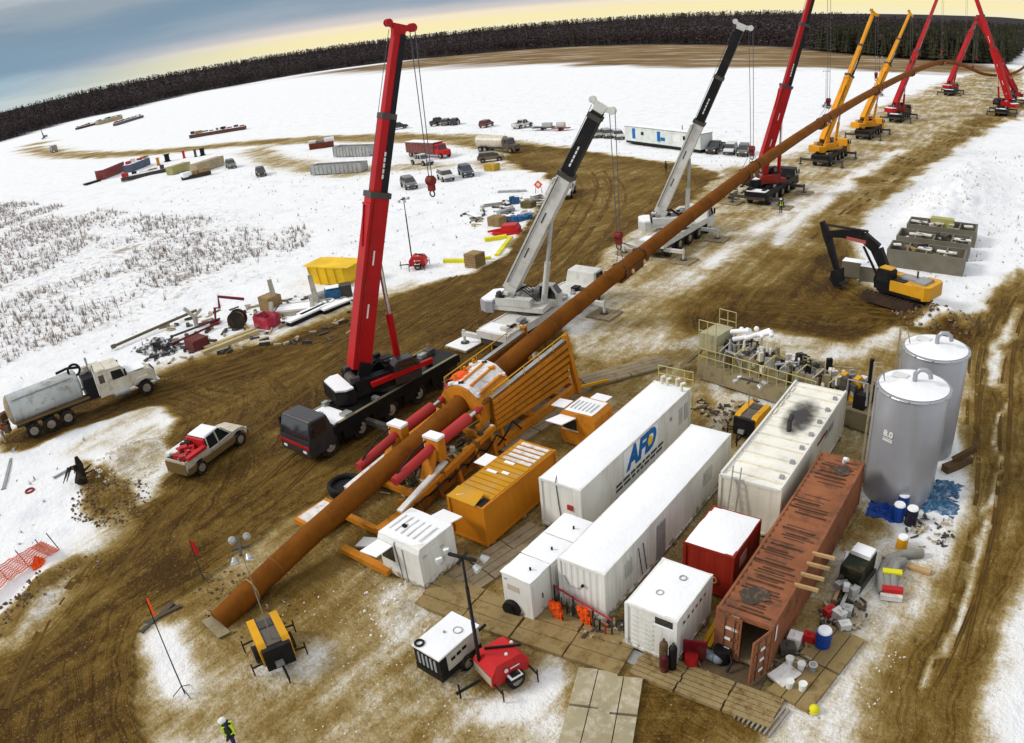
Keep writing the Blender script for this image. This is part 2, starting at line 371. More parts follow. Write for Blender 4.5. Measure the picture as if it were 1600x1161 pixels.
SIDE = [(1.7, 79.3), (3.5, 33.5), (2.6, 28.3), (2.2, 20.8), (1.4, 15.7), (-2.2, 13.9), (-1.9, 18.9), (-1.8, 23.5), (-1.3, 29.0), (-1.0, 34.8), (-1.8, 41.3), (-3.3, 49.5), (-3.3, 56.5), (-1.9, 69.4)]
def lay(val, sd, feather, amt=1.0):
    global dirt
    m = smooth(-feather, feather, sd)*amt
    dirt = dirt*(1-m)+val*m
    return m
far_loop = [(-77.7, 111.8), (-94.0, 120.2), (-114.2, 128.0), (-136.9, 130.6), (-160.3, 129.9), (-183.6, 128.1), (-210.2, 123.2), (-240.2, 116.5), (-288.9, 116.6), (-345.7, 123.6), (-441.5, 145.4), (-494.8, 169.6)]
lay(.55, 5.5-line_d(wx, wy, far_loop), 3.0)
lay(.50, 4.0-line_d(wx, wy, [(-177.2, 126.7), (-175.5, 114.9), (-148.5, 102.6), (-123.8, 95.9), (-109.6, 93.6)]), 3.0, .8)
lay(.36, 3.0-line_d(wx, wy, [(-80.1, 101.9), (-90.5, 104.2), (-98.4, 99.2), (-114.2, 97.7)]), 2.5, .8)
sdm = poly_sd(wx, wy, ROW); lay(.41, sdm, 3.0)
sdp = poly_sd(wx, wy, PAD); lay(.49, sdp, 1.2)
lay(.60, 4.5-line_d(wx, wy, [(-26, 12), (-26, 36)]), 2.5)
lay(.58, poly_sd(wx, wy, [(-20.5, 16), (-15.5, 14), (-5, 18.2), (-5, 21), (-12, 19), (-20.5, 24), (-20.5, 34), (-24, 34), (-24, 20)]), 1.2)
sd1 = poly_sd(wx, wy, MUD_MAIN); lay(.90, sd1, .7)
sd2 = poly_sd(wx, wy, DIG); lay(.92, sd2, 1.6)
row2 = [(-23.9, 63.6), (-22.5, 84.0), (-21.0, 117.1), (-18.1, 152.4), (-12.2, 202.5), (-7.8, 242.8)]
lay(.62, 3.2-line_d(wx, wy, row2), 1.6)
sd3 = poly_sd(wx, wy, SIDE); lay(.76, sd3, 1.2)
lay(.68, poly_sd(wx, wy, [(-91.5, 116.9), (-76.3, 115.9), (-49.2, 108.2), (-42.7, 84.2), (-42.7, 71.5), (-38.8, 55.5), (-43.4, 57.7), (-54.6, 74.9), (-61.2, 89.9)]), 5.0, .85)
for pts, wd, v, fe in [([(-0.4, 50.9), (-0.0, 42.9), (0.4, 32.1), (0.1, 25.1), (-0.1, 22.9)], .12, .12, .26), ([(-0.6, 66.6), (-1.4, 57.4), (-1.3, 50.5)], .5, .30, .4),
                       ([(-4.9, 46.7), (-2.8, 39.2), (-1.8, 34.4)], 1.0, .05, .7), ([(-3.6, 30.7), (-2.1, 30.4), (-1.8, 33.3)], .8, .12, .6),
                       ([(-4.4, 23.0), (-4.2, 19.4), (-4.3, 17.6)], 1.0, .24, .8), ([(-3.4, 26.9), (-3.5, 23.4), (-3.4, 20.1), (-3.4, 18.1)], 1.1, .24, .8),
                       ([(-21.3, 16.0), (-20.0, 15.7)], .9, .05, .6), ([(-28.8, 7.8), (-26.5, 7.1), (-25.3, 6.8)], 1.0, .05, .7), ([(-22.6, 9.7), (-21.7, 10.7), (-21.7, 11.6)], .5, .10, .5),
                       ([(-14.4, 13.8), (-13.3, 14.9), (-13.3, 16.1)], .7, .08, .6), ([(-15.8, 13.3), (-15.2, 12.2), (-15.1, 11.1)], .8, .22, .7), ([(-12.0, 14.6), (-10.5, 14.1)], .7, .2, .7),
                       ([(-16.0, 41.2), (-14.4, 41.5), (-12.5, 42.0)], 1.0, .15, .8), ([(-17.9, 42.3), (-16.1, 39.3), (-15.2, 35.4)], .6, .2, .5),
                       ([(-39.6, 66.1), (-39.2, 71.0), (-36.1, 56.6)], 1.0, .30, 1.2), ([(-29.4, 54.1), (-29.9, 61.3), (-29.0, 68.2)], 1.2, .38, 1.2), ([(-25.4, 74.8), (-26.3, 100.9), (-24.9, 138.0)], 1.2, .12, 1.2),
                       ([(-28.4, 65.1), (-28.9, 78.7), (-28.2, 104.5)], .9, .20, 1.0), ([(-14.6, 48.4), (-11.1, 50.7), (-9.0, 56.3)], .9, .22, 1.0), ([(-5.8, 62.3), (-3.7, 65.3)], .7, .1, .7), ([(-7.6, 59.1), (-5.1, 61.1)], .6, .08, .5)]:
    lay(v, wd-line_d(wx, wy, pts), fe)
lay(.80, poly_sd(wx, wy, [(-10.4, 18.6), (-8.3, 19.0), (-5.3, 18.5), (-5.0, 17.3), (-9.9, 14.5), (-10.3, 17.1)]), .5)
lay(.66, poly_sd(wx, wy, [(-29.3, 11.3), (-28.7, 16.5), (-28.2, 20.1), (-25.0, 18.9), (-25.3, 14.1), (-25.4, 11.1), (-27.2, 9.8)]), .8)
lay(.41, poly_sd(wx, wy, [(-22.6, 9.7), (-21.1, 13.5), (-22.2, 17.8), (-17.5, 17.7), (-16.9, 14.5), (-13.6, 12.1), (-19.7, 7.7)]), 1.2, .8)
lay(.27, poly_sd(wx, wy, [(-5.8, 29.1), (-3.5, 30.8), (-2.1, 36.8), (-0.8, 33.2), (-1.3, 26.6), (-2.1, 22.2), (-2.8, 18.4), (-4.0, 17.8), (-4.2, 22.3)]), .9)
lay(.05, poly_sd(wx, wy, [(-4.5, 48.9), (-2.9, 46.7), (-1.6, 39.9), (-1.3, 34.7), (-1.8, 30.8), (-3.7, 31.2), (-4.9, 33.5), (-5.2, 32.8), (-6.1, 34.2), (-5.7, 36.5)]), .5)
lay(.72, poly_sd(wx, wy, [(-49.7, 13.1), (-43.7, 14.2), (-39.1, 13.1), (-38.7, 10.7), (-42.8, 10.5)]), .6)
lay(.30, poly_sd(wx, wy, [(-51.1, 15.3), (-48.9, 19.7), (-43.6, 17.4), (-41.1, 14.2), (-44.9, 13.8)]), .8)
lay(.22, 1.3-line_d(wx, wy, [(-51.1, 14.3), (-52.1, 17.4), (-51.1, 19.6)]), 1.0)
lay(.30, 1.4-line_d(wx, wy, [(-35.6, 2.3), (-36.2, 4.8), (-38.1, 7.9), (-39.1, 10.5)]), 1.2, .7)
lay(.75, .8-line_d(wx, wy, [(-36.3, 2.6), (-37.3, 4.9), (-38.0, 7.7)]), .5, .8)
lay(.45, 1.4-line_d(wx, wy, [(-58.8, 24.9), (-57.3, 29.2), (-54.2, 33.3), (-53.6, 38.6), (-53.5, 43.1), (-52.2, 48.7)]), 1.4, .6)
sdall = np.maximum.reduce([sd1, sd2, sd3, 3.0-line_d(wx, wy, row2), 5.0-line_d(wx, wy, far_loop)])
trk = np.where(sd3 > 0, sd3, np.where(sd1 > 0, sd1, sd2))
# treeline and field
TREES = [(-655.1, 160.4), (-655.0, 192.2), (-733.3, 278.3), (-712.3, 335.5), (-767.0, 438.2), (-734.6, 500.7), (-717.7, 578.0), (-651.0, 616.2), (-565.0, 627.7), (-497.3, 650.4), (-418.1, 648.0), (-336.2, 624.9), (-258.7, 587.4), (-193.6, 553.0), (-124.9, 470.3), (-80.6, 434.6), (-45.1, 414.5), (-23.8, 427.7)]
FIELD = [(-679.3, 520.5), (-505.3, 447.5), (-455.3, 429.7), (-378.1, 418.8), (-296.3, 386.1), (-245.3, 372.3), (-225.8, 348.6), (-181.3, 335.9), (-114.2, 325.8), (-86.6, 326.4), (-58.9, 318.4), (-40.6, 310.6), (-30.6, 356.0), (-23.6, 440.9), (-85.7, 461.4), (-210.3, 600.6), (-362.7, 674.3), (-454.3, 704.5), (-560.7, 733.7), (-619.4, 759.2), (-593.9, 599.2), (-637.7, 565.8)]
fx = x+(fbm(x, y, .03, 31)-.5)*60; fy = y+(fbm(x, y, .03, 41)-.5)*60
fieldm = smooth(-8, 12, poly_sd(fx, fy, FIELD))
fieldm = np.maximum(fieldm, .8*smooth(6, 0, np.abs(line_d(fx, fy, [(-771.4, 363.8), (-724.7, 413.8), (-693.2, 472.2), (-642.1, 491.7)])-12)))
SCRUB = [(-216.7, 52.2), (-182.9, 58.5), (-140.4, 54.8), (-114.9, 61.0), (-86.7, 56.7), (-77.5, 48.2), (-79.2, 42.8), (-76.6, 33.0), (-77.6, 25.0), (-83.4, 15.4)]
scrubm = smooth(-10, 8, poly_sd(x+(fbm(x, y, .08, 51)-.5)*30, y+(fbm(x, y, .08, 61)-.5)*30, SCRUB))
woods = [(-655.1, 160.4), (-655.0, 192.2), (-733.3, 278.3), (-712.3, 335.5), (-767.0, 438.2), (-734.6, 500.7), (-717.7, 578.0), (-651.0, 616.2), (-565.0, 627.7), (-497.3, 650.4), (-418.1, 648.0), (-336.2, 624.9), (-258.7, 587.4), (-193.6, 553.0), (-124.9, 470.3), (-80.6, 434.6), (-45.1, 414.5), (-23.8, 427.7)]
woods_poly = woods+[(-24, 480), (-24, 9000), (-9000, 9000), (-9000, -100)]
wsd = poly_sd(x, y, woods_poly)
woodm = smooth(-6, 4, wsd)
# relief
near = smooth(260, 60, np.hypot(x+25, y-45))
z = (fbm(x, y, .5, 71)-.5)*.10*near+(fbm(x, y, .16, 77)-.5)*.5*smooth(2, 14, -sdall)*smooth(900, 80, np.hypot(x, y))+(fbm(x, y, 2.2, 81, 3)-.5)*.06*near
rut = vnoise(trk*1.0, trk*0, 3.1, 91)-.5
inm = smooth(.2, 1.2, np.maximum(sd1, np.maximum(sd2, sd3)))
z += rut*.10*inm*near-.05*inm*near
edge = np.exp(-(np.clip(-sdall, -2, 8)-.6)**2/.8)*(1-smooth(.3, .5, np.where(sdp > 0, 1, 0)))
z += edge*.16*near*(.4+1.2*fbm(x, y, .6, 95))
def mound(cx, cy, rx, ry, h, rot, seed, rough=.6):
    global z
    c, s = math.cos(rot), math.sin(rot); u = ((x-cx)*c+(y-cy)*s)/rx; v = (-(x-cx)*s+(y-cy)*c)/ry
    q = np.sqrt(u*u+v*v); z += h*smooth(1, 0, q)*(1-rough+2*rough*fbm(x, y, 1.1, seed, 4))
p = (-43.14, 12.39); mound(*p, 3.2, 2.4, .55, .4, 101, .9)
p = (-46.09, 15.38); mound(*p, 2.6, 3.4, .9, .2, 103)
p = (-20.79, 15.85); mound(*p, 1.6, 1.0, .5, .3, 105)
p = (-6.27, 60.54); mound(*p, 4.5, 2.2, .9, .1, 107)
p = (-10.71, 109.34); mound(*p, 8, 34, 1.7, .05, 109, .5)
p = (-12.04, 90.02); mound(*p, 7, 15, .9, .0, 113, .5)
p = (-37.29, 5.22); mound(*p, 1.2, 5.0, .5, .9, 115)
z += np.where(wsd > 0, 16*smooth(0, 500, wsd), 0)
z += np.where(x > 4, .25*smooth(4, 9, x), 0)
nx, ny = len(gx), len(gy)
idx = np.arange(nx*ny).reshape(nx, ny)
quads = np.stack([idx[:-1, :-1].ravel(), idx[1:, :-1].ravel(), idx[1:, 1:].ravel(), idx[:-1, 1:].ravel()], 1)
fd = dirt[quads].mean(1); ff = fieldm[quads].mean(1); fw = wsd[quads].mean(1)
roadm = (np.maximum.reduce([sd1, sd2, sd3, 3.0-line_d(wx, wy, row2), 5.0-line_d(wx, wy, far_loop)])[quads].mean(1) > 0)
padm = (sdp[quads].mean(1) > 0) & ~roadm
fldm = (ff > .5) & ~roadm & ~padm
gmat = bpy.data.materials.new('ground_snow_and_mud'); gmat.use_nodes = True
nt = gmat.node_tree; pb = nt.nodes['Principled BSDF']
def ATTR(n):
    a = N('ShaderNodeAttribute'); a.attribute_name = n; return a.outputs['Fac']
geo = N('ShaderNodeNewGeometry'); POS = geo.outputs['Position']
def NOISE(scale, detail=5, rough=.6, vec=None, sx=None):
    detail = min(detail, 4)
    n = N('ShaderNodeTexNoise'); n.inputs['Scale'].default_value = scale; n.inputs['Detail'].default_value = detail; n.inputs['Roughness'].default_value = rough
    v = vec or POS
    if sx:
        m_ = N('ShaderNodeMapping'); m_.inputs['Scale'].default_value = sx; m_.inputs['Rotation'].default_value = (0, 0, R(-4)); nt.links.new(v, m_.inputs[0]); v = m_.outputs[0]
    nt.links.new(v, n.inputs['Vector']); return n.outputs['Fac']
D = ATTR('dirt'); TR = ATTR('track'); FD = ATTR('field'); SCR = ATTR('scrub')
tv = N('ShaderNodeCombineXYZ'); nt.links.new(TR, tv.inputs[0])
def MR(v, a, b, c=0.0, d=1.0):
    n = N('ShaderNodeMapRange'); n.interpolation_type = 'SMOOTHSTEP'
    if isinstance(v, (int, float)): n.inputs[0].default_value = v
    else: nt.links.new(v, n.inputs[0])
    for i, q in ((1, a), (2, b), (3, c), (4, d)): n.inputs[i].default_value = q
    return n.outputs[0]
tw = N('ShaderNodeCombineXYZ'); nt.links.new(MATH('ADD', TR, MATH('MULTIPLY', NOISE(.5, 3, .5), .55)), tw.inputs[0])
trkn = NOISE(2.4, 4, .75, tw.outputs[0])
big = NOISE(.16, 5, .6); mid = NOISE(1.1, 8, .68); fine = NOISE(6.5, 6, .7); streak = NOISE(.9, 6, .65, sx=(1.0, .16, 1.0))
has = MR(D, .03, .25)                                        # only where the ground is worked at all
mudm = MR(D, .5, .75)
a1 = MATH('MULTIPLY', MATH('SUBTRACT', big, .5), .75)
a2 = MATH('MULTIPLY', MATH('SUBTRACT', mid, .5), .50)
a3 = MATH('MULTIPLY', MATH('SUBTRACT', fine, .5), .45)
a4 = MATH('MULTIPLY', MATH('SUBTRACT', streak, .5), .75)
a5 = MATH('MULTIPLY', MATH('MULTIPLY', MATH('SUBTRACT', trkn, .5), .85), mudm)
tot = MATH('ADD', MATH('ADD', MATH('ADD', a1, a2), a3), MATH('ADD', a4, a5))
calm = MR(D, .6, .9, 1.0, 1.0)
dd = MATH('ADD', D, MATH('MULTIPLY', MATH('MULTIPLY', tot, has), calm))
colr = RAMP(dd, [(0.0, (.86, .87, .88)), (.14, (.80, .785, .75)), (.30, (.58, .515, .39)), (.44, (.385, .295, .140)), (.60, (.245, .162, .050)), (.76, (.176, .106, .023)), (.90, (.122, .068, .013)), (1.0, (.070, .036, .008))], 'LINEAR')
spk2 = MATH('MULTIPLY', MR(NOISE(8.0, 3, .6), .61, .68), mudm)
colr = MIX(MATH('MULTIPLY', spk2, .40), colr, (.42, .34, .21))
spk3 = MATH('MULTIPLY', MR(NOISE(4.2, 4, .7), .60, .70), has)
colr = MIX(MATH('MULTIPLY', spk3, .55), colr, (.07, .045, .02))
# clean snow gets faint specks, the scrub patch gets mottling
sn = NOISE(1.7, 9, .78)
spk = MATH('MULTIPLY', MR(sn, .64, .72), MATH('SUBTRACT', 1.0, has))
colr = MIX(MATH('MULTIPLY', spk, .5), colr, (.36, .36, .38))
icy = MATH('MULTIPLY', MR(NOISE(.30, 6, .7), .48, .70), MATH('SUBTRACT', 1.0, has))
colr = MIX(MATH('MULTIPLY', icy, .55), colr, (.66, .70, .77))
sc1 = MR(NOISE(.9, 9, .8), .50, .64); sc2 = MR(NOISE(.16, 6, .75), .56, .66)
colr = MIX(MATH('MULTIPLY', MATH('MULTIPLY', sc1, SCR), .8), colr, (.42, .39, .37))
colr = MIX(MATH('MULTIPLY', MATH('MULTIPLY', sc2, SCR), .7), colr, (.26, .19, .11))
fcol = RAMP(NOISE(.05, 8, .7, sx=(.35, 1.6, 1)), [(.30, (.10, .058, .024)), (.45, (.18, .115, .05)), (.56, (.27, .19, .10)), (.68, (.58, .52, .45))], 'LINEAR')
colr = MIX(FD, colr, fcol)
colr = MIX(ATTR('woods'), colr, (.035, .028, .030))
nt.links.new(colr, pb.inputs['Base Color'])
rg = MR(dd, .55, 1.0, .85, .62); nt.links.new(rg, pb.inputs['Roughness'])
pb.inputs['Specular IOR Level'].default_value = .05
hgt = MATH('ADD', MATH('MULTIPLY', NOISE(3.0, 8, .7), .7), MATH('MULTIPLY', NOISE(11.0, 4, .6), .3))
hgt = MATH('ADD', hgt, MATH('MULTIPLY', MATH('MULTIPLY', trkn, mudm), 1.3))
hgt = MATH('ADD', hgt, MATH('MULTIPLY', NOISE(.55, 4, .6), 1.6))
bmp = N('ShaderNodeBump'); bmp.inputs['Distance'].default_value = .26
nt.links.new(MR(D, .0, .4, .65, 1.0), bmp.inputs['Strength']); nt.links.new(hgt, bmp.inputs['Height']); nt.links.new(bmp.outputs[0], pb.inputs['Normal'])
def ground_piece(name, sel):
    q = quads[sel]; used, inv = np.unique(q, return_inverse=True); q = inv.reshape(q.shape)
    me = bpy.data.meshes.new(name)
    me.from_pydata(np.stack([x[used], y[used], z[used]], 1).tolist(), [], q.tolist())
    for an, arr in (('dirt', dirt), ('track', trk), ('field', fieldm), ('scrub', scrubm), ('woods', woodm)):
        at = me.attributes.new(an, 'FLOAT', 'POINT'); at.data.foreach_set('value', arr[used].astype(np.float32))
    me.polygons.foreach_set('use_smooth', [True]*len(me.polygons))
    me.materials.append(gmat); me.update()
    o = bpy.data.objects.new(name, me); COL.objects.link(o); o['kind'] = 'structure'
    return o
tag(ground_piece('ground', ~(roadm | padm | fldm)), 'flat snow covered ground around the pipeline site', 'ground')
road = tag(ground_piece('dirt_road', roadm), 'brown churned mud tracks and haul roads through the snow', 'road')
tag(ground_piece('work_pad', padm), 'trodden tan work pad under the containers and the pipe thruster', 'pad')
tag(ground_piece('field', fldm), 'strip of brown dead grass before the far woods', 'field')
_ix = lambda a, v: int(np.clip(np.searchsorted(a, v), 0, len(a)-1))
Z2 = z.reshape(nx, ny)
def gz(px, py): return float(Z2[_ix(gx, px), _ix(gy, py)])

def gzb(px, py):
    i = np.clip(np.searchsorted(gx, px)-1, 0, nx-2); j = np.clip(np.searchsorted(gy, py)-1, 0, ny-2)
    a = (px-gx[i])/(gx[i+1]-gx[i]); b = (py-gy[j])/(gy[j+1]-gy[j])
    return Z2[i, j]*(1-a)*(1-b)+Z2[i+1, j]*a*(1-b)+Z2[i, j+1]*(1-a)*b+Z2[i+1, j+1]*a*b
# wheel ruts pressed into the mud: narrow ribbons with squeezed-up edges
def ruts(line, offs, seed, wmul=1.0):
    r = np.random.default_rng(seed); P = np.array(line, float)
    # resample
    seg = np.hypot(*np.diff(P, axis=0).T); cum = np.r_[0, np.cumsum(seg)]; n = int(cum[-1]/.3); t = np.linspace(0, cum[-1], n)
    # smooth the polyline
    Q = np.stack([np.interp(t, cum, P[:, 0]), np.interp(t, cum, P[:, 1])], 1); k = 25
    for _ in range(3):
        pad = np.r_[np.repeat(Q[:1], k, 0), Q, np.repeat(Q[-1:], k, 0)]; ker = np.ones(2*k+1)/(2*k+1)
        Q = np.stack([np.convolve(pad[:, 0], ker, 'valid'), np.convolve(pad[:, 1], ker, 'valid')], 1)
    T_ = np.gradient(Q, axis=0); T_ /= np.linalg.norm(T_, axis=1)[:, None]+1e-9; Nn = np.stack([-T_[:, 1], T_[:, 0]], 1)
    out = []
    for o in offs:
        a = int(r.uniform(0, .45)*n); b = int(r.uniform(.55, 1)*n); ph = r.uniform(0, 6, 3); w = wmul*r.uniform(.08, .14)
        tt = t[a:b]; of = o+.5*np.sin(tt*.045+ph[0])+.18*np.sin(tt*.17+ph[1])
        for pr in (0, 1.95):
            C = Q[a:b]+Nn[a:b]*(of+pr)[:, None]; fade = .35+.65*np.clip(np.sin(tt*.11+ph[2])*1.4+.5, 0, 1)
            rows = []
            for dx, h in ((-2.1, -.03), (-1.25, .055), (-.85, .012), (.85, .012), (1.25, .055), (2.1, -.03)):
                S = C+Nn[a:b]*(dx*w); rows.append(np.c_[S, gzb(S[:, 0], S[:, 1])+h*fade+.004+.02*(fade-.6)])
            out.append(np.stack(rows, 1))
    return out
RIB = []
main_line = [(-24.6, 0.7), (-27.5, 2.4), (-30.6, 4.7), (-33.6, 8.1), (-36.0, 12.2), (-37.9, 17.4), (-38.4, 22.7), (-41.1, 30.6), (-42.6, 38.9), (-42.4, 46.7), (-44.6, 58.3), (-49.8, 73.3), (-56.1, 89.3), (-68.8, 104.2)]
RIB += ruts(main_line, np.arange(-5.5, 4.5, 1.15), 5)
RIB += ruts([(-57.4, 11.0), (-56.4, 16.0), (-55.0, 22.2), (-52.4, 26.7), (-49.3, 31.6), (-47.8, 38.0), (-46.8, 44.8)], [-1.2, .2, 1.6], 6)
RIB += ruts([(-0.8, 73.7), (-2.1, 57.1), (-1.6, 48.3), (-0.2, 40.5), (0.4, 32.6), (0.1, 26.4), (-0.2, 21.0), (-0.2, 18.5)], [-2.4, -1.3, -.3, .6], 7, .6)
RIB += ruts(row2, [-2.6, -1.4, 0, 1.2], 8)
RIB += ruts([(-22.6, 49.6), (-20.2, 58.4), (-14.5, 57.9), (-8.5, 58.7), (-2.9, 62.3)], [-1.5, 0, 1.2], 10)
RIB += ruts([(-37.6, 58.0), (-40.7, 73.7), (-43.5, 93.5), (-41.6, 112.7)], [-1.5, 0, 1.5], 12)
rv = []; rf = []; o0 = 0
for A in RIB:
    n_, m_ = A.shape[:2]; rv.append(A.reshape(-1, 3)); I = np.arange(n_*m_).reshape(n_, m_)+o0
    rf.append(np.stack([I[:-1, :-1].ravel(), I[1:, :-1].ravel(), I[1:, 1:].ravel(), I[:-1, 1:].ravel()], 1)); o0 += n_*m_
rv = np.concatenate(rv); rf = np.concatenate(rf); D2 = dirt.reshape(nx, ny)
dv = D2[np.clip(np.searchsorted(gx, rv[:, 0]), 0, nx-1), np.clip(np.searchsorted(gy, rv[:, 1]), 0, ny-1)]+(fbm(rv[:, 0], rv[:, 1], .6, 131)-.5)*.5
rf = rf[dv[rf].min(1) > .62]
me = bpy.data.meshes.new('wheel_ruts'); me.from_pydata(rv.tolist(), [], rf.tolist())
me.polygons.foreach_set('use_smooth', [True]*len(me.polygons)); me.materials.append(mat('rut_mud', (.112, .063, .014), .8, dirt=.5, dcol=(.075, .042, .012), dscale=.9, var=.3, bump=.8, bscale=7, spec=.1)); me.update()
wr_ = bpy.data.objects.new('wheel_ruts', me); COL.objects.link(wr_); wr_.parent = road; wr_['kind'] = 'stuff'

# ================================================================== pipeline string
PX0 = -27.2
PR = .56
ctrl = [(PX0, 10.35, .12), (PX0, 11.0, .28), (PX0, 12.6, .62), (PX0, 16.1, 1.3), (PX0, 21.6, 2.15), (PX0, 26.7, 2.85), (PX0, 32.2, 3.7), (PX0, 40.1, 4.75), (PX0, 49.1, 5.7), (PX0, 61, 6.9), (PX0, 77.5, 8.3), (PX0, 102.8, 9.8), (PX0, 135.7, 11.0), (PX0, 176, 11.7), (PX0, 206, 11.4), (PX0, 234, 9.9), (PX0, 262, 7.6), (PX0, 290, 4.9), (-25.6, 312, 2.2), (-21.6, 327, .9), (-17, 345, .7), (-14, 370, 1.4), (-13, 400, 2.0), (-13, 440, 1.2)]
def catmull(P, n):
    P = [Vector(p) for p in P]; o = []
    for i in range(len(P)-1):
        a, b, c, d = P[max(i-1, 0)], P[i], P[i+1], P[min(i+2, len(P)-1)]
        k = max(2, int(n*(c-b).length/10))
        for j in range(k):
            t = j/k
            o.append(.5*((2*b)+(c-a)*t+(2*a-5*b+4*c-d)*t*t+(3*b-a-3*c+d)*t**3))
    return o+[P[-1]]
PATH = catmull(ctrl, 5)
def pipe_at(yy):
    for a, b in zip(PATH[:-1], PATH[1:]):
        if a.y <= yy <= b.y:
            t = (yy-a.y)/max(1e-6, b.y-a.y); return a.lerp(b, t), (b-a).normalized()
    return PATH[-1], Vector((0, 1, 0))
pl = T('pipeline', 'long rust orange steel pipe arching over the cranes into the distance', 'pipe', (PX0, 10.5, 0))
off = Vector((PX0, 10.5, 0))
MB().tube([p-off for p in PATH], PR, 20).build('pipe', PIPE, pl, True)
for yy in [14, 24.5, 37, 49.5, 62, 74.5, 87, 99.5, 112, 124.5, 137, 149.5]:
    p, d = pipe_at(yy)
    MB().cyl(p-off-d*.035, p-off+d*.035, PR+.008, n=20).build('weld_band', mat('weld_band', (.22, .07, .015), .6, dirt=.3), pl, True)

p, d = pipe_at(12.4)
MB().ring((p-off), PR+.02, .035, 24, 'Y').build('strap', mat('strap_tan', (.35, .26, .10), .7), pl)
o = MB().slab([(-.9, -.35), (.8, -.5), (.95, .1), (-.7, .2)], 0, .05).build('cover_plate', DRAB); o.location = (PX0+.05, 10.2, .06); tag(o, 'grey mud caked plate at the end of the pipe', 'plate')
# ================================================================== telescopic cranes
def wheel_mesh(r, wd, rimr):
    a = MB().cyl((-wd/2, 0, 0), (wd/2, 0, 0), r, n=16).mesh('tyre', RUBBER, True)
    b = MB().cyl((-wd/2-.015, 0, 0), (wd/2+.015, 0, 0), rimr, n=12).cyl((-wd/2-.05, 0, 0), (wd/2+.05, 0, 0), rimr*.35, n=8).mesh('rim', RIM, True)
    return a, b
WH = wheel_mesh(.68, .42, .36)
WHT = wheel_mesh(.54, .34, .30)
WHC = wheel_mesh(.37, .25, .22)
def wheel(parent, me, loc):
    o = inst(me[0], 'wheel', parent, loc); r = inst(me[1], 'rim', o); return o
CABLE = mat('wire_rope', (.10, .10, .11), .5, dirt=.1)
PALEG = mat('crane_white', (.62, .62, .58), .45, dirt=.22, dcol=(.32, .27, .19), dscale=1.8)
HOOKM = mat('hook_red', (.20, .022, .018), .5, dirt=.3, dcol=(.05, .03, .02))
def crane(label, cx, cy, tip, col, colb, L=12.5, front=1, sup=None, pivot_back=1.6, cabm=None, cwm=None, boomw=1.15, first=.5, hook=None, upper=None, snow=True, sdir=None, mats=True, under=None, detail=True, second=None, outr=True, cabside=-1, cablen=None, wd=2.9):
    """carrier along Y, cab at the `front` end; superstructure turned towards the boom tip"""
    c = T('mobile_crane', label, 'crane', (cx, cy, 0), 0, 'cranes holding up the pipe')
    cabm = cabm or colb; cwm = cwm or col
    h0, h1 = 1.0, 1.75
    y0, y1 = -L/2, L/2
    fy = y1 if front > 0 else y0
    sg = front
    MB().box(-wd/2+.25, wd/2-.25, y0+.1, y1-.1, .75, h0+.25).build('chassis', STEEL, c)
    dk = MB(); a, b = (y0, y1-2.0) if sg > 0 else (y0+2.0, y1)
    dk.box(-wd/2, wd/2, a, b, h0+.2, h1); dk.box(-wd/2-.004, -wd/2+.12, a+.3, b-.3, h1, h1+.07); dk.box(wd/2-.12, wd/2+.004, a+.3, b-.3, h1, h1+.07)
    d = dk.build('deck', colb, c)
    if snow:
        MB().slab([(-wd/2+.2, a+.15), (wd/2-.2, a+.15), (wd/2-.2, a+1.6), (-wd/2+.2, a+1.6)], h1+.002, h1+.09).build('snow_cover', SNOW, c)
    # driver's cab at the front
    cabo = MB(Matrix.Translation((0, fy, 0)) @ Matrix.Rotation(0 if sg > 0 else math.pi, 4, 'Z'))
    cabo.prism([(-2.0, .62), (-2.0, 1.75), (-1.75, 2.75), (-.45, 2.82), (-.02, 1.62), (.05, 1.1), (0, .55)], [wd/2]*2+[wd/2-.12]*2+[wd/2]*3)
    cb = cabo.build('cab', cabm, c, bevel=.08)
    gl = MB(cabo.M)
    gl.add([(-wd/2+.18, -.415, 2.72), (wd/2-.18, -.415, 2.72), (wd/2-.1, -.055, 1.70), (-wd/2+.1, -.055, 1.70)], [(0, 1, 2, 3)])
    gl.v = [tuple(Vector(p)+Vector((0, .03*sg, .01))) for p in gl.v]
    gl.build('windscreen', GLASS, cb)
    for s in (-1, 1):
        g2 = MB(cabo.M); g2.add([(s*(wd/2+.006), -1.55, 1.78), (s*(wd/2+.006), -.32, 1.78), (s*(wd/2-.095), -.52, 2.62), (s*(wd/2-.095), -1.5, 2.62)], [(0, 1, 2, 3)]).build('side_window', GLASS, cb)
    for s in (-1, 1):
        MB(cabo.M).box(s*.95-.16, s*.95+.16, .02, .07, .85, 1.0).build('headlight', LAMPM, cb)
    MB(cabo.M).beam((-wd/2, .06, 1.28), (wd/2, .06, 1.28), .05, .16).build('bumper_stripe', RED if col is RED else WHITE, cb)
    n = 5 if L > 12 else 4
    ys = [y0+1.5+i*(L-3.2)/(n-1) for i in range(n)]
    for yy in ys:
        for s in (-1, 1): wheel(c, WH, (s*(wd/2-.24), yy, .68))
    # outriggers
    for yy in (y0+.6, y1-3.6 if sg > 0 else y1-.6) if outr else (y0+4.6,):
        for s in (-1, 1) if outr else (1,):
            o = MB().beam((s*1.0, yy, .95), (s*3.4, yy, .95), .32, .34).cyl((s*3.3, yy, .18), (s*3.3, yy, 1.25), .11, n=8).build('outrigger', colb if colb is not BLACK else STEEL, c)
            MB().cyl((s*3.3, yy, .12), (s*3.3, yy, .24), .34, n=10).build('pad', STEEL, o)
    # superstructure
    tip = Vector(tip)-Vector((cx, cy, 0))
    sy = sup if sup is not None else 0.0
    az = math.atan2(-(tip.x), tip.y-sy) if sdir is None else sdir
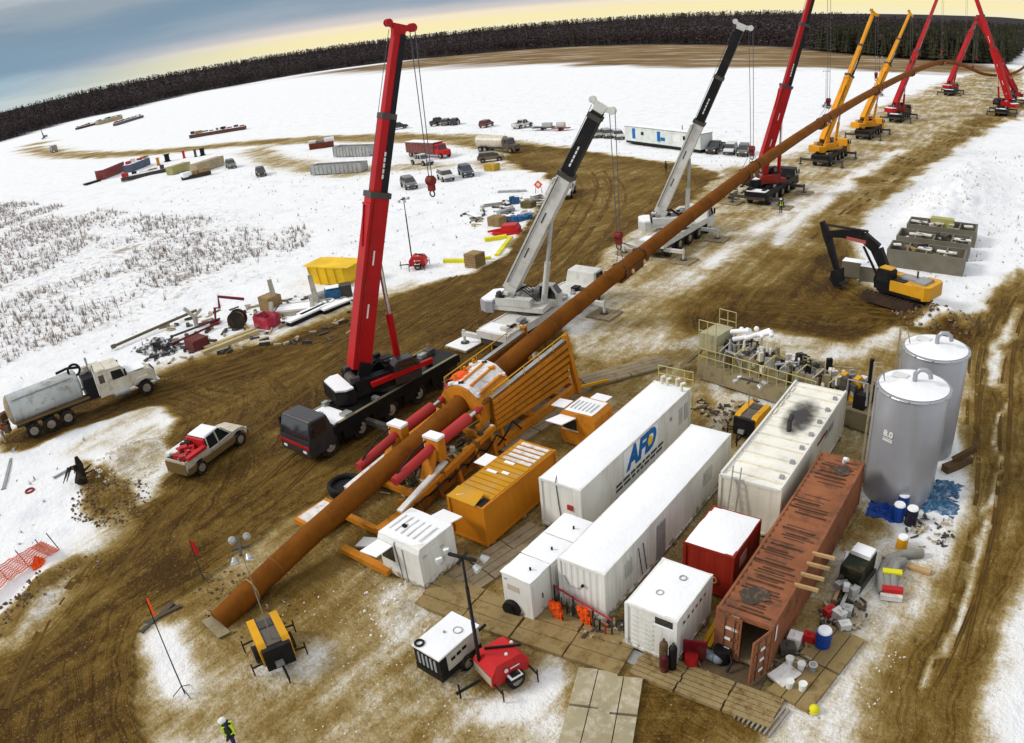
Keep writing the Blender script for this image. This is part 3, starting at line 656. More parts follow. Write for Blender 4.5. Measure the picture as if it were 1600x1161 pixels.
    M = Matrix.Translation((0, sy, 0)) @ Matrix.Rotation(az, 4, 'Z')
    MB(M).cyl((0, 0, h1), (0, 0, h1+.35), 1.15, n=18).build('turntable', STEEL, c, True)
    sp = MB(M); sp.box(-1.25, 1.25, -2.6, 1.6, h1+.35, h1+.75); sp.box(-1.3, -.62, -2.4, 1.1, h1+.75, h1+1.45); sp.box(.62, 1.3, -2.4, .6, h1+.75, h1+1.35)
    sp.beam((-.62, -1.9, h1+.7), (-.62, -1.2, h1+2.1), .14, .9); sp.beam((.62, -1.9, h1+.7), (.62, -1.2, h1+2.1), .14, .9)
    sp.build('slewing_body', upper or col, c)
    MB(M).cyl((-.5, -2.2, h1+1.1), (.5, -2.2, h1+1.1), .38, n=12).build('winch', STEEL, c, True)
    cw = MB(M).slab([(-1.45, -2.6), (1.45, -2.6), (1.5, -3.2), (1.1, -3.85), (-1.1, -3.85), (-1.5, -3.2)], h1+.15, h1+1.05).build('counterweight', cwm, c)
    if snow: MB(M).slab([(-1.35, -2.65), (1.35, -2.65), (1.4, -3.2), (1.02, -3.75), (-1.02, -3.75), (-1.4, -3.2)], h1+1.052, h1+1.16).build('snow_cover', SNOW, cw)
    oc = MB(M @ Matrix.Translation((cabside*1.05, 1.35, h1+.35)))
    oc.prism([(-1.2, 0), (-1.2, 1.35), (-.8, 1.6), (.25, 1.6), (.75, .9), (.7, 0)], [.46, .46, .4, .4, .46, .46]); oco = oc.build('operator_cab', cabm, c, bevel=.05)
    g3 = MB(oc.M)
    for s in (-1, 1): g3.add([(s*.472, -.95, .55), (s*.472, .55, .55), (s*.472, .5, .95), (s*.425, .12, 1.5), (s*.425, -.75, 1.5)], [(0, 1, 2, 3, 4)])
    g3.add([(-.4, .74, .95), (.4, .74, .95), (.36, .29, 1.58), (-.36, .29, 1.58)], [(0, 1, 2, 3)]); g3.build('window', GLASS, oco)
    # boom
    pv = M @ Vector((0, -pivot_back, h1+1.75)); ax = (tip-pv); bl = ax.length; ax = ax/bl
    nsec = 3; f = [0, first, second or first+(1-first)*.5, 1.0]
    side = ax.cross(Vector((0, 0, 1))).normalized(); upv = side.cross(ax).normalized()
    for i in range(nsec):
        p, q = pv+ax*(bl*f[i]-(0 if i == 0 else .2)), pv+ax*(bl*f[i+1])
        wq = boomw*((1, .80, .72) if col is PALEG else (1, .70, .55))[i]; hq = wq*1.18
        colx = col if i == 0 or under is None or under[1] is None else under[1]
        sec = MB().beam(p, q, wq, hq, wq*.97, hq*.97, upv).build('boom_section', colx, c)
        if under and under[0] and i > 0:  # black strips paint the shade of the upper boom's underside and flank
            MB().beam(p-upv*(hq/2+.03)+side*.0, q-upv*(hq*.485+.03), wq*1.02, .08, wq*.99, .08, upv).build('shade_strip', under[0], sec)
            MB().beam(p+side*(wq/2+.02)-upv*hq*.28, q+side*(wq*.485+.02)-upv*hq*.28, .05, hq*.42, .05, hq*.4, upv).build('shade_strip', under[0], sec)
        if i < nsec-1: MB().beam(q-ax*.35, q, wq*1.10, hq*1.10, None, None, upv).build('boom_collar', STEEL if col is not WHITE else GREYB, sec)
    hd = MB().beam(tip-ax*.2, tip+ax*.6, .42, .7, .40, .95, upv).beam(tip+ax*.4-upv*.35, tip+ax*.55-upv*.95, .36, .4, .3, .3).beam(tip+ax*.4+upv*.3, tip+ax*.55+upv*.75, .3, .35, .25, .25)
    for q_, r_ in ((tip+ax*.55+upv*.72, .24), (tip+ax*.55-upv*.85, .27)):
        for s in (-.2, .08): hd.cyl(q_+side*s, q_+side*(s+.1), r_, n=14)
    hd.build('boom_head', col if col is not BLACK else STEEL, c)
    # luffing ram
    fb = M @ Vector((0, 1.15, h1+.8)); ft = pv+ax*min(bl*first*.62, 7.5)-upv*boomw*.6
    mdl = fb.lerp(ft, .52)
    ram = MB().cyl(fb, mdl, .24, n=10).build('luffing_ram', col, c, True); MB().cyl(mdl, ft, .15, n=10).build('rod', CHROME if col is RED else GREYB, ram, True)
    # hoist lines and block
    nose = tip+ax*.55-upv*.85
    hk = hook if hook is not None else 9.0
    for s in (-.22, .22):
        MB().cyl((nose.x+s, nose.y, nose.z), (nose.x+s*.6, nose.y, hk+1.1), .03, n=5).build('hoist_cable', CABLE, c)
    hb = MB().box(nose.x-.22, nose.x+.22, nose.y-.13, nose.y+.13, hk+.3, hk+1.25).cyl((nose.x-.25, nose.y, hk+.95), (nose.x+.25, nose.y, hk+.95), .27, n=12).build('hook_block', HOOKM, c)
    MB().ring((nose.x, nose.y, hk+.12), .2, .05, 12, 'Y').build('hook', STEEL, hb)
    MB().cyl(tip+ax*.2+upv*.62, M @ Vector((0, -2.2, h1+1.6)), .025, n=4).build('hoist_cable', CABLE, c)
    # hoses, boxes and pipes that clutter carrier and upper works
    rr_ = random.Random(int(cx*7+cy*13))
    for k in range(16):
        yy = rr_.uniform(a+.4, b-.4); xx = rr_.choice((-1, 1))*rr_.uniform(.55, wd/2-.25); sz = (rr_.uniform(.2, .6), rr_.uniform(.3, 1.0), rr_.uniform(.12, .42))
        if abs(yy-sy) < 1.4 and abs(xx) < 1.2: continue
        MB().box(xx-sz[0]/2, xx+sz[0]/2, yy-sz[1]/2, yy+sz[1]/2, h1+.003, h1+sz[2]).build('deck_box', rr_.choice([STEEL, colb, GREYP, ALU, BLACK]), c)
    for k in range(14):
        q = M @ Vector((rr_.uniform(-1.2, 1.2), rr_.uniform(-2.4, 1.4), h1+rr_.uniform(.8, 1.7))); MB().obox(q, (rr_.uniform(.15, .5), rr_.uniform(.2, .7), rr_.uniform(.12, .4)), az+rr_.uniform(-.2, .2)).build('machinery', rr_.choice([STEEL, upper or col, GREYP, BLACK, ALU]), c)
    for k in range(4):
        q0 = M @ Vector((-.5+.3*k, -1.9, h1+1.2)); q1 = M @ Vector((-.6+.35*k, -.4, h1+1.9)); q2 = M @ Vector((-.4+.3*k, .9, h1+1.0)); MB().tube([q0, q1, q2], .045, 5).build('hydraulic_hose', BLACK, c)
    for s in (-1, 1):
        MB().cyl(pv+side*s*(boomw*.5+.06)+upv*.35+ax*.6, pv+ax*(bl*first*.96)+side*s*(boomw*.49+.06)+upv*.35, .035, n=5).build('boom_pipe', BLACK if col is not RED else DKRED, c)
        for yy in ys: MB().box(s*(wd/2-.46), s*(wd/2-.02), yy-.72, yy+.72, 1.405, 1.45).build('fender', BLACK, c) if False else None
        MB().box(s*(wd/2-.30)-.1, s*(wd/2-.30)+.1, y0+2.3, y1-2.6, .62, 1.18).build('side_skirt', BLACK, c)
        MB().box(cabo.M.translation.x+s*(wd/2+.12)-.08, s*(wd/2+.12)+.08, fy-sg*.35-.06, fy-sg*.35+.06, 1.9, 2.5).build('mirror', BLACK, cb)
    lt = pv+ax*(bl*first*.93)+upv*boomw*.62
    MB().beam(lt-side*.5, lt+side*.75, .12, .12).beam(lt+side*.7, lt+side*.7-ax*1.3, .10, .10).beam(lt-side*.4, lt+side*.1-ax*2.6, .08, .08).build('boom_bracket', col, c)
    for s in (-1, 1):
        q = pv+ax*(bl*(f[1]+.04))+side*s*(boomw*.40+.035)
        for j in range(5): MB().beam(q+ax*(.34*j), q+ax*(.34*j+.26), .012, .12, None, None, upv).build('decal', PLACARD, c)
        for j in range(2): MB().beam(pv+ax*(bl*first*(.3+.3*j))+side*s*(boomw*.5+.012), pv+ax*(bl*first*(.3+.3*j)+.9)+side*s*(boomw*.5+.012), .012, .10, None, None, upv).build('decal', PLACARD if col is RED else STEEL, c)
    for k in (.12, .3, .62): MB().obox(pv+ax*(bl*first*k)-side*(boomw*.5+.05)+upv*.1, (.12, .35, .3), az).build('boom_fitting', rr_.choice([ALU, STEEL, col]), c)
    return c, nose+Vector((cx, cy, 0))
GRYCW = mat('counterweight_grey', (.34, .34, .37), .5, dirt=.1)
cr = []
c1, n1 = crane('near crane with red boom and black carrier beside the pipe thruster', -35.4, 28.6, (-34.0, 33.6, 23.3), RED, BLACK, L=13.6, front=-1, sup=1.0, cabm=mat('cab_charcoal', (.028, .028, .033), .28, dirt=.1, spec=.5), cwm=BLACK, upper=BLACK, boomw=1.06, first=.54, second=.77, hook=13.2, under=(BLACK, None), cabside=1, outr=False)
for yy in (-3.4, -.9, 1.9, 4.6): MB().box(-1.44, 1.44, yy-.75, yy+.75, .55, 1.2).build('side_skirt', BLACK, c1)
for s in (-1, 1): MB().box(s*1.36-.1, s*1.36+.1, -4.4, 6.6, 1.822, 1.86).build('deck_edge', mat('deck_olive', (.22, .20, .12), .6, dirt=.3), c1)
MB(Matrix.Translation((0, 1.0, 0)) @ Matrix.Rotation(R(-16), 4, 'Z')).beam((1.42, -1.6, 2.75), (1.5, 2.9, 2.95), .28, .3).build('jib_ram', RED, c1)
c2, n2 = crane('white crane with short black tipped boom, second from the thruster', -34.3, 46.4, (-28.0, 45.6, 16.9), PALEG, PALEG, L=14.0, front=1, sup=-2.0, cwm=GRYCW, boomw=.94, first=.68, second=.985, hook=7.2, under=(None, BLACK), cabside=-1)
c3, n3 = crane('white crane with long black tipped boom behind the pipe', -34.6, 71.0, (-27.8, 71.6, 21.5), PALEG, PALEG, L=12.6, front=1, sup=-.6, boomw=.94, first=.52, second=.76, hook=9.2, under=(None, BLACK), sdir=R(-60), cabside=-1)
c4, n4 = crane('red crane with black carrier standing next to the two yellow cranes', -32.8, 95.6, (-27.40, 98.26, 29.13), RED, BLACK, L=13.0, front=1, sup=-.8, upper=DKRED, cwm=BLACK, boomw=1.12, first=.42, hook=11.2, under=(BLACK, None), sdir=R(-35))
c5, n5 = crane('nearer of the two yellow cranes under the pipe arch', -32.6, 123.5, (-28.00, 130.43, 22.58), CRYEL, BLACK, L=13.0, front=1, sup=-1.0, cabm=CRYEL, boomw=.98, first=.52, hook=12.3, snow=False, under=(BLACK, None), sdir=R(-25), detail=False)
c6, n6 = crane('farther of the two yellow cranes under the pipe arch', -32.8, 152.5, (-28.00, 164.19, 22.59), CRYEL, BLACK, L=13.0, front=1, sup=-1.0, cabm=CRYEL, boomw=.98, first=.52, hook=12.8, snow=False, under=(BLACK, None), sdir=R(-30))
c7, n7 = crane('red crane just beyond the two yellow cranes', -32.0, 180.0, (-27.60, 207.85, 29.75), RED, BLACK, L=12.6, front=1, sup=-1.0, upper=DKRED, boomw=1.05, first=.42, hook=13, snow=True, sdir=R(-30))
c8, n8 = crane('far red crane whose boom leans right behind the crossing booms', -26.5-2.5, 247, (-24.0, 262, 22), RED, BLACK, L=12.6, sup=0, boomw=1.2, first=.8, hook=9.5, snow=True, cabm=BLACK)
c9, n9 = crane('red crane beyond the pipe end with its boom leaning left', -11.5, 206, (-21.00, 210.58, 30.43), RED, BLACK, L=12.6, sup=0, boomw=1.25, first=.45, hook=12, cabm=BLACK)
c10, n10 = crane('farthest red crane half hidden behind the left leaning boom', -11.0, 232, (-20.00, 221.23, 22.00), RED, BLACK, L=12.6, sup=0, boomw=1.15, first=.6, hook=9, cabm=BLACK)

# cradles hanging on the pipe, one per working crane
CRAD = mat('cradle_rust', (.12, .045, .02), .6, dirt=.3)
crad_lab = ['rust brown roller cradle on the pipe under the short white crane', 'roller cradle on the pipe under the long boomed white crane', 'roller cradle on the pipe below the red crane beside the yellow ones',
            'roller cradle on the pipe below the nearer yellow crane', 'roller cradle on the pipe below the farther yellow crane', 'roller cradle near the top of the pipe arch']
for (nn, lb, yy) in zip((n2, n3, n4, n5, n6, n7), crad_lab, (47.6, 72.3, n4.y, n5.y, n6.y, n7.y)):
    p, d = pipe_at(yy)
    t = T('pipe_cradle', lb, 'cradle', (p.x, p.y, p.z), 0, 'cradles slung under the pipe')
    d = d.normalized()
    fr = MB()
    for s in (-1, 1):
        for k in (-1.5, 1.5):
            a = d*k
            fr.tube([a+Vector((0, 0, PR+.02)), a+Vector((s*.48, 0, .42)), a+Vector((s*.66, 0, 0)), a+Vector((s*.5, 0, -.46)), a+Vector((0, 0, -PR-.14))], .07, 6)
        fr.beam(-d*1.7+Vector((s*.66, 0, -.15)), d*1.7+Vector((s*.66, 0, -.15)), .12, .34)
    fr.beam(-d*1.7+Vector((0, 0, -PR-.2)), d*1.7+Vector((0, 0, -PR-.2)), .5, .22)
    fr.build('cradle_frame', CRAD, t)
    for k in (-.9, .9):
        q = d*k+Vector((.7, 0, -.18)); MB().cyl(q, q+Vector((.1, 0, .02)), .17, n=10).build('roller', mat('roller_amber', (.8, .42, .16), .4, dirt=.1), t)
    for s in (-1, 1):
        for k in (-1, 1):
            MB().cyl(d*(k*1.4)+Vector((s*.3, 0, PR-.05)), Vector((nn.x-p.x, nn.y-p.y, 2.2)), .025, n=5).build('sling', CABLE, t)
# timber mats under outriggers
def mat_plank_mesh(l, wdt, th=.16, m=WOOD):
    return MB().box(-wdt/2, wdt/2, 0, l, 0, th).mesh('plank', m)
def timber_mat(label, cx, cy, wid, lng, rz=0.0, n=5, z=.02, group='timber mats laid on the ground', snow=False, m=WOOD, th=.16):
    t = T('timber_mat', label, 'mat', (cx, cy, gz(cx, cy)*.5+z), rz, group)
    pw = wid/n; me = mat_plank_mesh(lng, pw-.04, th, m)
    for i in range(n): inst(me, 'plank', t, (-wid/2+pw*(i+.5), -lng/2+random.uniform(-.04, .04), 0))
    if snow: MB().slab([(-wid/2+.06, -lng/2+.08), (wid/2-.06, -lng/2+.05), (wid/2-.03, lng/2-.1), (-wid/2+.1, lng/2-.06)], th+.002, th+.06).build('snow_cover', SNOW, t)
    return t
for cob, nm in ((c2, 'short white crane'), (c4, 'red crane next to the yellow cranes'), (c3, 'long boomed white crane')):
    L = {c2: 14.0, c4: 13.0, c3: 12.6}[cob]; cx, cy = cob.location.x, cob.location.y
    for yy, e in ((-L/2+.6, 'thruster end'), (L/2-3.6, 'far end')):
        for s, sd_ in ((-1, 'road'), (1, 'pipe')):
            timber_mat('outrigger mat of the %s, %s side, %s' % (nm, sd_, e), cx+s*3.3, cy+yy, 2.3, 2.3, random.uniform(-.1, .1), 5, -.02, 'mats under crane outriggers', snow=(cob is c2 and s < 0), th=.14)

# ================================================================== pipe thruster
th = T('pipe_thruster', 'orange pipe thruster with red hydraulic rams clamped round the pipe', 'pipe thruster', (PX0, 26, 0))
def tp(yy, dx=0.0, up=0.0):
    p, d = pipe_at(yy); return Vector((dx, p.y-26, p.z+up))
bf = MB()
for s in (-1, 1):
    bf.beam((s*1.75, -7.0, .45), (s*1.75, 11.5, .45), .35, .5)
for yy in (-6.8, -3.5, 0, 3.2, 6.4, 9.6, 11.3): bf.beam((-1.75, yy, .38), (1.75, yy, .38), .3, .3)
bf.build('base_frame', ORANGE, th)
# sloped near-side beam and its dark trough
THD = mat('thruster_brown', (.22, .085, .012), .65, dirt=.45, dcol=(.07, .04, .015))
for s in (-1, 1):
    MB().beam((s*2.05, -5.6, .75), (s*2.1, 2.2, 2.0), .26, .34).build('side_rail', ORANGE, th)
    MB().beam((s*1.85, -5.2, .45), (s*1.85, 2.0, 1.1), .5, .8).build('trough', THD, th)
    for yy in (-4.4, -2.8, -1.2, .4, 1.8):
        zt = .75+(yy+5.6)*.16; MB().beam((s*2.1, yy, zt), (s*2.25, yy+.1, .25), .2, .2).build('strut', ORANGE if yy > -2 else THD, th)
# ribbed flank boxes either side of the far half
for s in (-1, 1):
    a, b = Vector((0, 2.7, 0)), Vector((0, 10.2, 0)); za0, za1, zb0, zb1 = 1.45, 3.45, 1.15, 4.05
    xo, xi = s*1.78, s*1.36
    MB().add([(xo, a.y, za0), (xo, b.y, zb0), (xo, b.y, zb1), (xo, a.y, za1), (xi, a.y, za0), (xi, b.y, zb0), (xi, b.y, zb1), (xi, a.y, za1)], [(0, 1, 2, 3), (4, 7, 6, 5), (0, 4, 5, 1), (3, 2, 6, 7), (0, 3, 7, 4), (1, 5, 6, 2)]).build('flank_panel', THD, th)
    for k in range(6):
        tt = (k+.4)/6; MB().beam((s*1.84, a.y-.05, za0+(za1-za0)*tt), (s*1.84, b.y+.05, zb0+(zb1-zb0)*tt), .12, .24).build('slat', ORANGE, th)
    MB().beam((s*1.6, a.y, za1+.06), (s*1.6, b.y, zb1+.06), .30, .05).build('walkway_grating', ALU, th)
    rr = MB()
    for k in range(6):
        q = Vector((s*1.8, a.y+(b.y-a.y)*k/5, za1+(zb1-za1)*k/5)); rr.cyl(q, q+Vector((0, 0, .55)), .028, n=6)
    rr.cyl((s*1.8, a.y, za1+.55), (s*1.8, b.y, zb1+.55), .035, n=6); rr.build('handrail', YELLOW, th)
    MB().beam((s*1.6, 10.3, 4.4), (s*2.0, 10.9, .2), .3, .35).build('leg', ORANGE, th); MB().beam((s*1.6, 6.0, 1.3), (s*1.9, 6.3, .2), .22, .26).build('leg', ORANGE, th); MB().beam((s*1.6, 3.2, 1.5), (s*1.9, 3.2, .2), .22, .26).build('leg', ORANGE, th)
    MB().beam((s*1.9, 10.9, .5), (s*2.9, 13.2, .25), .14, .16).build('stay', YELLOW, th)
MB().beam((-1.6, 10.3, 2.0), (1.6, 10.3, 2.0), .3, .35).build('cross_beam', ORANGE, th)
# clamp housing with snow on top
p0, p1 = tp(27.9), tp(30.7)
ch = MB(); d = (p1-p0).normalized()
def arch(c, ro, w2):
    return [Vector((-w2, c.y, c.z-1.0)), Vector((-w2, c.y, c.z+.15)), Vector((-ro*.92, c.y, c.z+.62)), Vector((-ro*.5, c.y, c.z+1.0)), Vector((0, c.y, c.z+1.12)), Vector((ro*.5, c.y, c.z+1.0)), Vector((ro*.92, c.y, c.z+.62)), Vector((w2, c.y, c.z+.15)), Vector((w2, c.y, c.z-1.0))]
A0, A1 = arch(p0, 1.3, 1.5), arch(p1, 1.3, 1.5); n = len(A0)
ch.add(A0+A1, [(i, i+1, n+i+1, n+i) for i in range(n-1)])
for AA, c in ((A0, p0), (A1, p1)):
    inn = [Vector((math.cos(math.pi*(1-i/(n-1)))*PR*1.06, c.y, c.z+math.sin(math.pi*(1-i/(n-1)))*PR*1.06)) for i in range(n)]
    ch.add(AA+inn, [(i, i+1, n+i+1, n+i) for i in range(n-1)])
chh = ch.build('clamp_housing', ORANGE, th)
S0 = [q+Vector((0, .1, .05)) for q in A0[2:7]]; S1 = [q+Vector((0, -.1, .05)) for q in A1[2:7]]
sn_ = MB().add(S0+S1, [(i, i+1, 6+i, 5+i) for i in range(4)]); sn_.v += [(a, b, c+.05) for a, b, c in sn_.v]; sn_.f += [tuple(j+10 for j in f) for f in sn_.f]
sn_.build('snow_cover', DSNOW, chh)
for k in range(5):
    q0 = A0[2+k if k < 5 else 6].lerp(A1[2+k], .15)+Vector((0, 0, .12)); q1 = A0[2+k].lerp(A1[2+k], .9)+Vector((0, 0, .12))
    MB().beam(q0, q1, .14, .10).build('rib', ORANGE, chh)
for k in (0, 1, 2):
    MB().cyl(A0[3].lerp(A1[3], .2+.3*k)+Vector((0, 0, .05)), A0[3].lerp(A1[3], .2+.3*k)+Vector((0, 0, .45)), .09, n=8).build('valve', ORANGE, chh)
for k in range(16):
    u_ = random.random(); q = A0[1+k % 7].lerp(A1[1+k % 7], u_)+Vector((0, 0, .1)); MB().obox(q, (random.uniform(.12, .4), random.uniform(.15, .45), random.uniform(.1, .3)), random.random()*3).build('clamp_fitting', [ORANGE, CYLRED, PLACARD, BLACK, ORANGE, DSNOW, THD][k % 7], chh)
# orange tarp thrown over the housing
tg = MB(); bq = p0.lerp(p1, .45)+Vector((-.55, 0, 1.08))
gv = []
for i in range(7):
    for j in range(7): gv.append((bq.x-.75+i*.24+random.uniform(-.06, .06), bq.y-.8+j*.26+random.uniform(-.06, .06), bq.z+.18-.10*abs(i-3.2)-.045*abs(j-3)+random.uniform(-.07, .09)))
tg.add(gv, [(i*7+j, (i+1)*7+j, (i+1)*7+j+1, i*7+j+1) for i in range(6) for j in range(6)])
o = tg.build('orange_tarp', HIVIS); o.location = (PX0, 26, 0); tag(o, 'crumpled bright orange tarp on the clamp housing of the thruster', 'tarp')
# the two rams: lower barrel, bracket, upper barrel, rod
for s in (-1, 1):
    a, bkt, e = Vector((s*1.35, -5.0, 2.2)), Vector((s*1.35, -1.8, 2.72)), Vector((s*1.35, .95, 2.98))
    cyl = MB().cyl(a, bkt, .26, n=14).cyl(bkt, e, .33, n=14).build('ram', CYLRED, th, True)
    MB().cyl(e, (s*1.35, 1.75, 3.06), .13, n=10).build('rod', CHROME, cyl, True)
    MB().cyl((s*1.35, 1.6, 3.05), (s*1.35, 2.1, 3.1), .2, n=10).build('rod_eye', CYLRED, cyl, True)
    bq = bkt
    bb = MB().box(bq.x-.5, bq.x+.5, bq.y-.28, bq.y+.28, bq.z-.75, bq.z+.48).beam((bq.x, bq.y-.3, bq.z-.1), (bq.x+s*.2, bq.y-1.5, .6), .7, .25).build('bracket', ORANGE, th)
    MB().slab([(bq.x-.52, bq.y-.34), (bq.x+.54, bq.y-.3), (bq.x+.5, bq.y+.32), (bq.x-.48, bq.y+.3)], bq.z+.482, bq.z+.62).build('snow_cover', SNOW, bb)
    MB().slab([(bq.x-.62, bq.y-.2), (bq.x-.5, bq.y-.2), (bq.x-.5, bq.y+.3), (bq.x-.62, bq.y+.3)], bq.z-.3, bq.z+.3).build('snow_patch', SNOW, bb)
    MB().tube([(a.x-s*.05, a.y+.3, a.z+.32), (bq.x, bq.y-1.5, bq.z+.42), (bq.x, bq.y-.6, bq.z+.55)], .05, 6).build('hydraulic_hose', BLACK, th)
# white snow-covered slide beams under the rams and near-end plates
for s in (-1, 1):
    MB().beam((s*2.05, -5.6, 1.0), (s*1.75, -1.6, 1.7), .34, .12).build('slide_beam', DSNOW, th)
MB().box(-3.1, -.9, -8.6, -6.3, .12, .42).build('end_plate', ORANGE, th); MB().box(-2.9, -1.1, -8.4, -6.6, .42, .5).build('snow_cover', DSNOW, th)
MB().box(1.0, 4.3, -8.9, -8.5, .12, .4).build('end_beam', ORANGE, th)
MB().add([(1.6, -8.4, .5), (4.1, -7.2, .55), (3.9, -6.6, .6), (1.5, -7.7, .55), (1.6, -8.4, .42), (4.1, -7.2, .47), (3.9, -6.6, .52), (1.5, -7.7, .47)], [(0, 1, 2, 3), (7, 6, 5, 4), (0, 4, 5, 1), (1, 5, 6, 2), (2, 6, 7, 3), (3, 7, 4, 0)]).build('deck_plate', GREYB, th)
# clutter of brackets, hoses on the near flank
for k in range(18):
    yy = -5.0+k*.42+random.uniform(-.2, .2); hh = .7+.08*k
    MB().obox((1.75+random.uniform(-.5, .35), yy, hh+random.uniform(-.1, .25)), (random.uniform(.12, .35), random.uniform(.15, .45), random.uniform(.15, .4)), random.uniform(-.6, .6)).build('bracket', [ORANGE, THD, THD, STEEL, ORANGE, DSNOW][k % 6], th)
for k in range(6):
    y0_ = -5+k*1.5
    MB().tube([(2.0, y0_, .6), (2.5, y0_+.5, 1.1+.1*k), (2.2, y0_+1.2, .9+.15*k), (2.0, y0_+2.2, .6)], .05, 6).build('hydraulic_hose', BLACK, th)
rg_ = MB().ring((0, 0, .5), .85, .16, 22, 'Z', 8).cyl((0, 0, .1), (0, 0, .42), .95, n=20).build('hose_reel', BLACK, None, True); rg_.location = (*(-30.29, 21.10), 0); tag(rg_, 'round black rubber ring beside the near end of the thruster', 'ring')

# ================================================================== containers and cabins
def snow_slab(parent, x0, x1, y0, y1, z, th=.10, m=SNOW):
    """uneven snow blanket with a soft rounded edge"""
    nx_, ny_ = max(4, int((x1-x0)/.45)), max(4, int((y1-y0)/.45)); vs = []; fs = []
    for i in range(nx_+1):
        for j in range(ny_+1):
            e = min(i, nx_-i, j, ny_-j); h = th*(0.0 if e == 0 else .8 if e == 1 else 1.0)
            vs.append((x0+(x1-x0)*i/nx_+(random.uniform(-.03, .03) if e == 0 else 0), y0+(y1-y0)*j/ny_+(random.uniform(-.03, .03) if e == 0 else 0), z+.004+h+(random.uniform(-.012, .012) if e else 0)))
    fs = [(i*(ny_+1)+j, (i+1)*(ny_+1)+j, (i+1)*(ny_+1)+j+1, i*(ny_+1)+j+1) for i in range(nx_) for j in range(ny_)]
    return MB().add(vs, fs).build('snow_cover', m, parent, True)
def container(name, label, cat, x0, x1, y0, y1, H, m, snow=True, pitch=.28, dep=.03, front=True, roofm=None, railm=None, z0=.16, group=None, snowth=.09, corr_roof=False, skid=True):
    """origin at the near corner on the ground; local axes follow the box"""
    c = T(name, label, cat, (x0, y0, gz((x0+x1)/2, (y0+y1)/2)*.5), 0, group)
    w_, l_ = x1-x0, y1-y0; rm = railm or m
    if front: MB().corr((0, 0), (w_, 0), z0+.12, H-.10, (0, -1), pitch, dep).build('end_wall', m, c)
    MB().corr((w_, 0), (w_, l_), z0+.12, H-.10, (1, 0), pitch, dep).build('side_wall', m, c)
    MB().corr((w_, l_), (0, l_), z0+.12, H-.10, (0, 1), pitch, dep).build('end_wall', m, c)
    MB().corr((0, l_), (0, 0), z0+.12, H-.10, (-1, 0), pitch, dep).build('side_wall', m, c)
    for px_, py_ in ((0, 0), (w_, 0), (0, l_), (w_, l_)):
        MB().box(px_-.07, px_+.07, py_-.07, py_+.07, z0, H-.002).build('corner_post', rm, c)
    for zz in (z0, H-.13):
        for b_ in ((.07, w_-.07, -.05, .06), (.07, w_-.07, l_-.06, l_+.05), (-.05, .06, .07, l_-.07), (w_-.06, w_+.05, .07, l_-.07)):
            if zz == z0 and not front and b_[2] < 0: continue
            MB().box(*b_, zz, zz+.13).build('rail', rm, c)
    if corr_roof: MB().corr_roof(.06, w_-.06, .06, l_-.06, H-.02).build('roof', roofm or m, c)
    else: MB().box(.06, w_-.06, .06, l_-.06, H-.06, H-.012).build('roof', roofm or m, c)
    if not front: MB().box(.06, w_-.06, 0, l_-.06, z0, z0+.14).build('floor', WOOD, c)
    if skid:
        for yy in (.4, l_/2, l_-.4): MB().box(-.1, w_+.1, yy-.12, yy+.12, .0, z0).build('sleeper', WOOD, c)
    if snow: snow_slab(c, -.03, w_+.03, -.03, l_+.03, H-.012, snowth)
    return c, w_, l_
def panel(c, name, m, p, sz, label=None):
    return MB().box(p[0], p[0]+sz[0], p[1], p[1]+sz[1], p[2], p[2]+sz[2]).build(name, m, c, label=label)

# A: long white container with the logo
ca, wa, la = container('office_container', 'long white container with blue logo lettering on its side', 'container', -19.0, -16.78, 24.2, 35.75, 2.9, WHITE, pitch=.6, dep=.012, snowth=.12)
lg = MB().box(wa+.014, wa+.034, 4.0, 7.6, 1.25, 2.72).build('logo_panel', SNOW, ca)
ROTX = (R(90), 0, R(90))
inst(text_mesh('AFD', 1.58, LOGOB, .24, .085), 'logo_letters', lg, (wa+.04, 5.8, 2.02), ROTX)
MB().cyl((wa+.036, 6.72, 2.05), (wa+.060, 6.72, 2.05), .26, n=18).build('logo_sun', LOGOY, lg)
INK = mat('printed_ink', (.06, .07, .10), .6, dirt=0)
for r_, zz in enumerate((1.05, .78)):
    yy = 3.2
    while yy < 8.3-r_*.3:
        l_ = random.uniform(.25, .7); MB().box(wa+.014, wa+.02, yy, yy+l_, zz, zz+.15).build('print_line', INK, ca); yy += l_+.13
MB().cyl((wa+.01, 9.2, 2.1), (wa+.05, 9.2, 2.1), .12, n=10).build('vent', GREYP, ca)
for yy in (10.2, 10.9): panel(ca, 'louvre', GREYB, (wa+.012, yy, 1.2), (.03, .4, 1.0))
panel(ca, 'junction_box', CYLRED, (1.5, -.09, 1.6), (.28, .08, .26))
MB().tube([(.55, .6, 2.98), (.9, -.03, 2.95), (1.0, -.04, 1.6), (1.15, -.05, .4)], .02, 5).build('cable', BLACK, ca)
vp = MB()
for k, (xx, yy) in enumerate([(.6, 11.3), (1.0, 11.2), (1.5, 11.4), (2.0, 11.0)]): vp.cyl((xx, yy, 2.8), (xx, yy, 3.4), .09, n=8).cyl((xx, yy, 3.4), (xx+.25, yy, 3.5), .08, n=8)
vp.build('roof_vent', CREAM, ca)
gr = MB()
for xx in np.linspace(0, wa, 5): gr.cyl((xx, la+.5, .2), (xx, la+.5, 3.7), .025, n=6)
for zz in (2.7, 3.2, 3.7): gr.cyl((0, la+.5, zz), (wa, la+.5, zz), .025, n=6)
gr.build('guard_rail', mat('rail_yellow', (.55, .50, .16), .5), ca)

